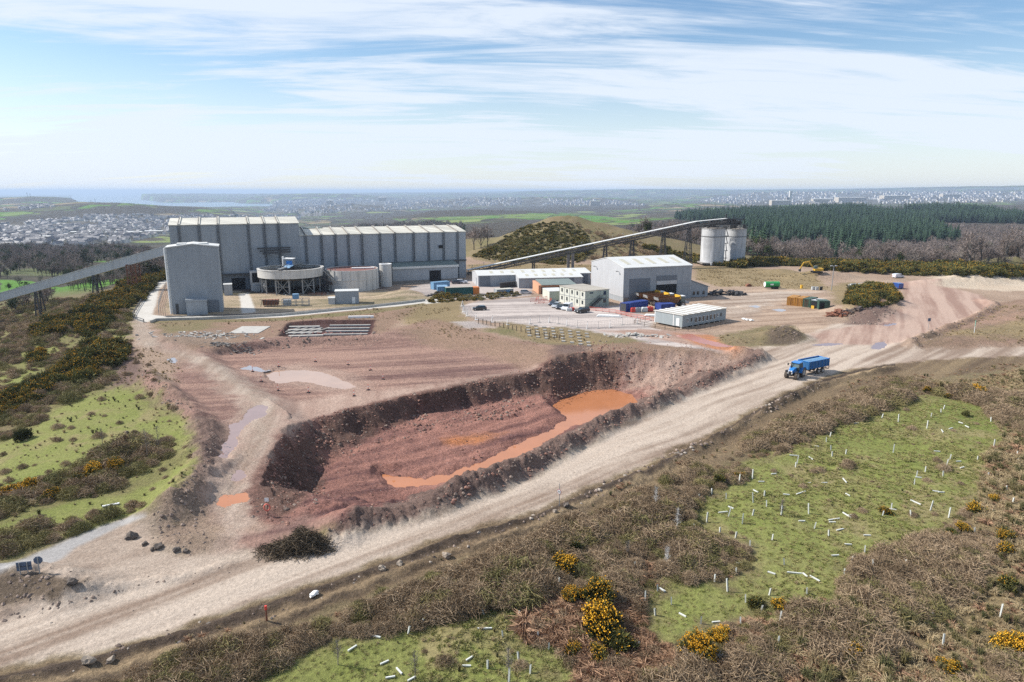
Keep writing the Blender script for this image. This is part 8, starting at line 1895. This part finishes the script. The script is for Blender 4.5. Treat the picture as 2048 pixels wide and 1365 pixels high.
# boulders
def boulder(label, uv, s_, mt, seed, grp='loose boulders', flat=.75):
    p = GT([uv])[0]; o_ = MB().blob((0, 0, s_ * .25), s_ * .85, s_ * .7, s_ * flat * .85, seed, 2, .30, -.5).build('boulder', MT[mt]); o_.location = (*p, h1(*p)); o_.rotation_euler = (0, 0, seed * 1.7); tag(o_, label, 'boulder', grp); return o_
for k, (uv, s_, mt, lb) in enumerate([((263, 1077), .75, 'darkrock', 'largest dark boulder, standing on the gravel apron'), ((290, 1090), .4, 'darkrock', 'dark boulder lower right of the largest one'), ((318, 1096), .5, 'darkrock', 'dark rock in the middle of the boulder line'), ((305, 1100), .3, 'darkrock', 'small dark rock between two boulders'), ((352, 1102), .45, 'darkrock', 'dark rock at the right part of the boulder line'), ((372, 1104), .35, 'darkrock', 'last dark rock on the right of the boulder line'),
                                      ((145, 1170), .5, 'darkrock', 'grey boulder at the end of the bank with the signs'), ((177, 1325), .55, 'rock', 'large pale boulder on the verge near the lower left corner'), ((222, 1322), .35, 'rock', 'smaller pale boulder right of the large pale one'), ((765, 1140), .5, 'rock', 'pale boulder on the verge beside the haul road'), ((800, 1130), .42, 'rock', 'tan boulder just right of the pale boulder on the verge'), ((893, 1114), .5, 'rock', 'flat pale rock on the verge below the pit berm'),
                                      ((1110, 1024), .35, 'rock', 'pale rock at the foot of the speed sign'), ((1133, 1013), .5, 'darkrock', 'dark boulder right of the speed sign'), ((254, 867), .4, 'darkrock', 'small dark boulder on the left green field')]): boulder(lb, uv, s_, mt, k)
q = boulder('white crumpled sack lying on the verge beside the haul road', (628, 1190), .5, 'bag', 41, None, .45); q.name = 'white_sack'; q['category'] = 'sack'
for k in range(3): q = boulder(['left', 'middle', 'right'][k] + ' one of three white sacks lying in the yard', (1488 + k * 7, 640 + k), .9, 'bag', 51 + k, 'white sacks in the yard', .35); q.name = 'white_sack'; q['category'] = 'sack'
# loose stone on banks, pit sides and verges
def stone_shape(seed, mt, s_=1.0):
    m = MB(); m.blob((0, 0, .1), s_, s_ * .8, s_ * .65, seed, 1, .25, -.4); me_ = bpy.data.meshes.new('stone'); me_.from_pydata(m.v, [], m.f); me_.materials.append(mt); return bpy.data.objects.new('stone_shape', me_)
lm1 = leaf_mat('bank_stones', (.09, .066, .055), (.27, .205, .165)); lm2 = leaf_mat('red_clods', (.12, .058, .045), (.29, .16, .12)); lm3 = leaf_mat('pale_stones', (.20, .17, .14), (.40, .34, .28))
S1 = [stone_shape(k, lm1) for k in range(2)]; S2 = [stone_shape(k + 3, lm2) for k in range(2)]; S3 = [stone_shape(6, lm3)]
BERMP = [[(655, 1075), (700, 1040), (760, 1020), (873, 985), (1000, 935), (1143, 868), (1260, 812), (1400, 756), (1490, 720), (1525, 702), (1530, 716), (1480, 742), (1400, 780), (1260, 838), (1143, 902), (1068, 956), (980, 986), (873, 1026), (690, 1064)]]
pt = sample(BERMP, .42, 30); scatter('berm_stones', pt, S1 + [S1[0]] + S2, .06, .26, 30)
BANKP = [[(500, 1030), (500, 985), (544, 922), (567, 875), (631, 836), (719, 812), (850, 784), (938, 766), (1014, 748), (1085, 734), (1112, 716), (1160, 705), (1290, 705), (1280, 770), (1180, 782), (1120, 795), (1000, 840), (870, 860), (740, 900), (660, 925), (650, 965), (640, 1010), (580, 1050)]]
pt = sample(BANKP, .45, 31); scatter('bank_rubble', pt, S1 + S2 + S2, .06, .32, 31)
pt = sample([[(1280, 712), (1400, 700), (1500, 706), (1500, 724), (1440, 752), (1330, 797), (1285, 800), (1260, 775)], [(1115, 692), (1200, 682), (1400, 690), (1480, 700), (1290, 706), (1160, 706)], [(640, 1060), (680, 1030), (760, 1010), (740, 1040), (690, 1060)]], .8, 32); scatter('slope_clods', pt, S2 + S1, .08, .36, 32)
pt = sample([[(650, 1010), (660, 930), (870, 870), (1100, 812), (1130, 835), (1000, 900), (900, 935), (760, 945), (760, 985), (700, 1020)]], 1.3, 33, dens=lambda X, Y: .15 + .85 * (fbm(X / 5, Y / 5, 3) > .08)); scatter('pit_clods', pt, S2, .06, .26, 33)
pt = sample([[(-100, 1405), (0, 1350), (200, 1307), (400, 1250), (600, 1182), (717, 1142), (873, 1084), (1069, 1029), (1186, 977), (1400, 884), (1540, 803), (1640, 760), (1660, 768), (1560, 822), (1400, 903), (1186, 1000), (1069, 1054), (873, 1112), (717, 1170), (600, 1212), (400, 1285), (200, 1345), (0, 1395)]], .60, 34, dens=lambda X, Y: .3 + .7 * (fbm(X / 3, Y / 3, 3) > .0)); scatter('verge_clods', pt, S1 + S1 + S3, .07, .30, 34)
pt = sample([[(-100, 1165), (0, 1146), (60, 1146), (160, 1166), (120, 1196), (0, 1215), (-100, 1235)], [(300, 1040), (335, 1000), (395, 965), (430, 1060), (430, 1108), (370, 1108), (310, 1095)], [(285, 742), (330, 766), (402, 826), (388, 842), (340, 812), (280, 765)], [(388, 835), (420, 845), (440, 880), (405, 965), (385, 1008), (350, 1010), (395, 930)], [(0, 1250), (0, 1228), (260, 1170), (460, 1130), (460, 1136), (260, 1180)]], .48, 35); scatter('earth_bank_stones', pt, S1, .06, .24, 35)
pt = sample([[(1530, 690), (1548, 655), (1580, 650), (1612, 678), (1590, 690)], [(1690, 650), (1720, 605), (1770, 603), (1795, 622), (1750, 650)], [(1822, 690), (1826, 676), (1880, 655), (1960, 622), (1998, 606), (1998, 614), (1900, 664), (1850, 694)], [(430, 692), (560, 674), (760, 668), (760, 692), (600, 698), (470, 708)]], 1.1, 36); scatter('mound_stones', pt, S1, .12, .45, 36)
pt = sample([[(0, 1250), (540, 1112), (873, 1030), (1260, 842), (1480, 745), (1540, 800), (1244, 948), (873, 1078), (400, 1244), (0, 1340)], [(100, 1110), (300, 1045), (540, 1115), (100, 1200)], [(420, 1100), (430, 960), (540, 860), (520, 990), (500, 1100)]], 2.1, 37); scatter('road_stones', pt, S3 + S1, .04, .13, 37, sink=.02)
# ------------------------------------------------------------------ the towns far off
def town():
    rs = np.random.RandomState(77)
    polys = [[(-300, 498), (-300, 452), (60, 445), (200, 432), (340, 432), (600, 433), (600, 440), (340, 470), (240, 488), (100, 497)], [(520, 425), (560, 402), (760, 400), (900, 398), (1000, 396), (1250, 404), (1290, 412), (1000, 412), (760, 422), (640, 428)],
             [(1400, 402), (1500, 388), (1700, 386), (2048, 386), (2400, 386), (2400, 402), (2048, 404), (1800, 408), (1480, 412)], [(0, 420), (90, 410), (110, 414), (20, 424)]]
    # random photograph rows first, so that far and near rows fill alike
    px = []
    for p, n in zip(polys, (2500, 900, 1100, 120)):
        P = np.array(p); c = 0
        while c < n:
            u = rs.uniform(P[:, 0].min(), P[:, 0].max(), 4000); v = rs.uniform(P[:, 1].min(), P[:, 1].max(), 4000)
            k = (sdist(p, u, v) > 0) & (fbm(u / 30, v / 8, 3) > -.22)
            for a, b in zip(u[k], v[k]):
                px.append((float(a), float(b))); c += 1
                if c >= n: break
    UV = np.array(px); x, y, d = ray(UV[:, 0:1], UV[:, 1:2]); q = np.hypot(x, y)
    rr = np.exp(np.linspace(np.log(900), np.log(22000), 260)); X = x / q * rr; Y = y / q * rr; Z = CAM_H + d / q * rr
    dd = Z - far_h(X, Y); k = np.where((dd < 0).any(1), (dd < 0).argmax(1), -1)
    pts = []
    for i in range(len(px)):
        if k[i] < 1: continue
        pts.append((X[i, k[i]], Y[i, k[i]], rr[k[i]]))
    pts.sort(key=lambda p: p[2])
    whites = [make_mat('render_white', (.60, .58, .55), .8), make_mat('render_cream', (.46, .41, .34), .8), make_mat('render_grey', (.26, .25, .25), .8)]; slate = make_mat('slate_roof', (.11, .11, .125), .6)
    def hm(m, cx, cy, z, a, L_, W_, H_, two):
        c, s_ = cos(a), sin(a); V = [(-L_, -W_, -2), (L_, -W_, -2), (L_, W_, -2), (-L_, W_, -2), (-L_, -W_, H_), (L_, -W_, H_), (L_, W_, H_), (-L_, W_, H_), (-L_, 0, H_ + W_ * .8), (L_, 0, H_ + W_ * .8)]
        V = [(cx + x * c - y * s_, cy + x * s_ + y * c, z + zz_) for x, y, zz_ in V]
        m.mat(two).add(V, [(0, 1, 5, 4), (1, 2, 6, 5), (2, 3, 7, 6), (3, 0, 4, 7), (5, 6, 9), (7, 4, 8)]); m.mat(3).add([V[4], V[5], V[9], V[8]], [(0, 1, 2, 3)]); m.add([V[6], V[7], V[8], V[9]], [(0, 1, 2, 3)])
    base = []
    for k2 in range(3):
        w_ = MB(); V = [(-6, -4, -3), (6, -4, -3), (6, 4, -3), (-6, 4, -3), (-6, -4, 5.5), (6, -4, 5.5), (6, 4, 5.5), (-6, 4, 5.5), (-6, 0, 8.6), (6, 0, 8.6)]
        w_.add(V, [(0, 1, 5, 4), (1, 2, 6, 5), (2, 3, 7, 6), (3, 0, 4, 7), (5, 6, 9), (7, 4, 8)]); r_ = MB(); r_.add([(-6.3, -4.4, 5.3), (6.3, -4.4, 5.3), (6.3, 0, 8.8), (-6.3, 0, 8.8), (6.3, 4.4, 5.3), (-6.3, 4.4, 5.3)], [(0, 1, 2, 3), (3, 2, 4, 5)])
        a = bpy.data.meshes.new('wall'); a.from_pydata(w_.v, [], w_.f); a.materials.append(whites[k2]); b = bpy.data.meshes.new('roof'); b.from_pydata(r_.v, [], r_.f); b.materials.append(slate); base.append((a, b))
    m = MB(); near = 0
    Zs = far_h(np.array([p[0] for p in pts]), np.array([p[1] for p in pts]))
    for i, (x_, y_, r_) in enumerate(pts):
        k2 = 0 if rs.rand() < .68 else rs.randint(1, 3); a = rs.choice([.3, 1.2, -.5, .1]) + rs.normal(0, .15); s_ = rs.uniform(.8, 1.3) * max(1.0, r_ / 4200)
        u, v = project(x_, y_, float(Zs[i]))
        if near < 280 and -10 < u < 336:
            near += 1; g = thing('far_house', 'small pale house among the rows of the distant valley town at the left', 'house', (x_, y_, float(Zs[i])), a, 'houses of the distant valley town'); g.scale = (s_,) * 3
            for nm, me_ in zip(('wall', 'roof'), base[k2]): o_ = bpy.data.objects.new(nm, me_); COL.objects.link(o_); o_.parent = g
        else: hm(m, x_, y_, float(Zs[i]), a, 6 * s_, 4 * s_, 5.5 * s_, k2)
    o_ = m.build('distant_town_houses', whites + [slate]); tag(o_, 'mass of pale houses of the farther towns', kind='stuff')
    # long pale sheds and tall blocks
    def far_box(label, uv, r_, L_, W_, H_, mt, name='warehouse', cat='warehouse'):
        x, y, d = ray(*uv); q = hypot(x, y); X, Y = x / q * r_, y / q * r_; z = float(far_h(np.array([X]), np.array([Y]))[0]); zv = CAM_H + d / q * r_; z = max(z, zv) if name == 'warehouse' else z
        g = thing(name, label, cat, (X, Y, z), R(4), None); MB().box(-L_ / 2, -W_ / 2, -30, L_ / 2, W_ / 2, H_).build('wall', mt, g); MB().prof([(-W_ / 2 - 1, H_ + .1), (W_ / 2 + 1, H_ + .1), (0, H_ + H_ * .25)], -L_ / 2 - 1, L_ / 2 + 1).build('roof', MT['roof_white'], g)
    wm_ = whites[1]
    for (u, v, r_, L_, H_, lb) in [(1560, 404, 5200, 170, 12, 'long pale warehouse on the horizon left of the tall tower'), (1700, 398, 6600, 300, 14, 'longest pale warehouse on the right horizon'), (1640, 401, 6000, 160, 12, 'pale warehouse between tower and the longest warehouse'), (1790, 394, 7600, 330, 14, 'pale warehouse at the right above the conifer wood'), (1900, 391, 8500, 240, 14, 'far pale warehouse near the right horizon'),
                                     (60, 492, 1650, 60, 8, 'pale industrial shed in the valley left of the conveyor'), (20, 496, 1550, 50, 7, 'grey white industrial shed at the left border of the valley'), (85, 487, 1800, 50, 8, 'pale shed above the valley wood'), (165, 478, 2100, 60, 8, 'white shed in the middle of the valley town'), (265, 477, 2100, 70, 9, 'white shed in the valley left of the tall building'), (310, 474, 2200, 60, 9, 'pale shed just left of the tall building'), (230, 479, 2050, 50, 8, 'low white shed between the valley sheds'),
                                     (765, 398, 9000, 120, 22, 'pale block in the far middle town'), (660, 404, 8000, 90, 20, 'pale block at the left of the far middle town'), (1190, 405, 6200, 110, 12, 'pale shed on the far horizon above the gorse hill')]: far_box(lb, (u, v), r_, L_ * .8, L_ * .25, H_ * .8, wm_)
    x, y, d = ray(1580, 402); q = hypot(x, y); X, Y = x / q * 5600, y / q * 5600; z = CAM_H + d / q * 5600; g = thing('tall_tower', 'single tall pale tower block standing on the right horizon', 'tower', (X, Y, z), 0); MB().box(-9, -9, -30, 9, 9, 72).build('tower_body', whites[0], g); MB().box(-30, -12, -30, -12, 12, 26).build('lower_block', whites[2], g)
    for (u, vb, vt, r_, lb) in [(55, 396, 385, 7600, 'left thin mast on the far left hill'), (61, 396, 387, 7600, 'right thin mast on the far left hill'), (183, 410, 400, 4600, 'left pylon on the wooded hill in the valley'), (191, 410, 397, 4600, 'right taller pylon on the wooded hill in the valley')]:
        x, y, d = ray(u, vb); q = hypot(x, y); X, Y = x / q * r_, y / q * r_; z = CAM_H + d / q * r_; x2, y2, d2 = ray(u, vt); z2 = CAM_H + d2 / hypot(x2, y2) * r_; g = thing('hill_mast', lb, 'mast', (X, Y, z), 0, 'masts on the far hills'); m = MB(); m.cyl((0, 0, -30), (0, 0, z2 - z), r_ / 2600, 5, r_ / 6000); m.build('lattice', MT['steel'], g); m = MB(); m.cyl((0, 0, (z2 - z) * .8), (0, 0, (z2 - z) * .86), r_ / 1700, 6); m.build('aerial', MT['steel'], g)
town()
# ------------------------------------------------------------------ air between here and the far hills
def haze():
    x0, x1, y0, y1, z0, z1 = -60500, 60500, -150, 75500, -225, 92
    me = bpy.data.meshes.new('haze')
    me.from_pydata([(x0, y0, z0), (x1, y0, z0), (x1, y1, z0), (x0, y1, z0), (x0, y0, z1), (x1, y0, z1), (x1, y1, z1), (x0, y1, z1)], [],
                   [(0, 3, 2, 1), (4, 5, 6, 7), (0, 1, 5, 4), (1, 2, 6, 5), (2, 3, 7, 6), (3, 0, 4, 7)])
    m = bpy.data.materials.new('haze'); m.use_nodes = True
    t = m.node_tree
    for n in list(t.nodes): t.nodes.remove(n)
    o_ = t.nodes.new('ShaderNodeOutputMaterial'); v = t.nodes.new('ShaderNodeVolumePrincipled')
    v.inputs['Color'].default_value = (.62, .78, 1.0, 1); v.inputs['Density'].default_value = 0.000065; v.inputs['Anisotropy'].default_value = 0.1
    t.links.new(v.outputs[0], o_.inputs['Volume'])
    me.materials.append(m)
    o = bpy.data.objects.new('haze', me); COL.objects.link(o); tag(o, kind='stuff')
haze()
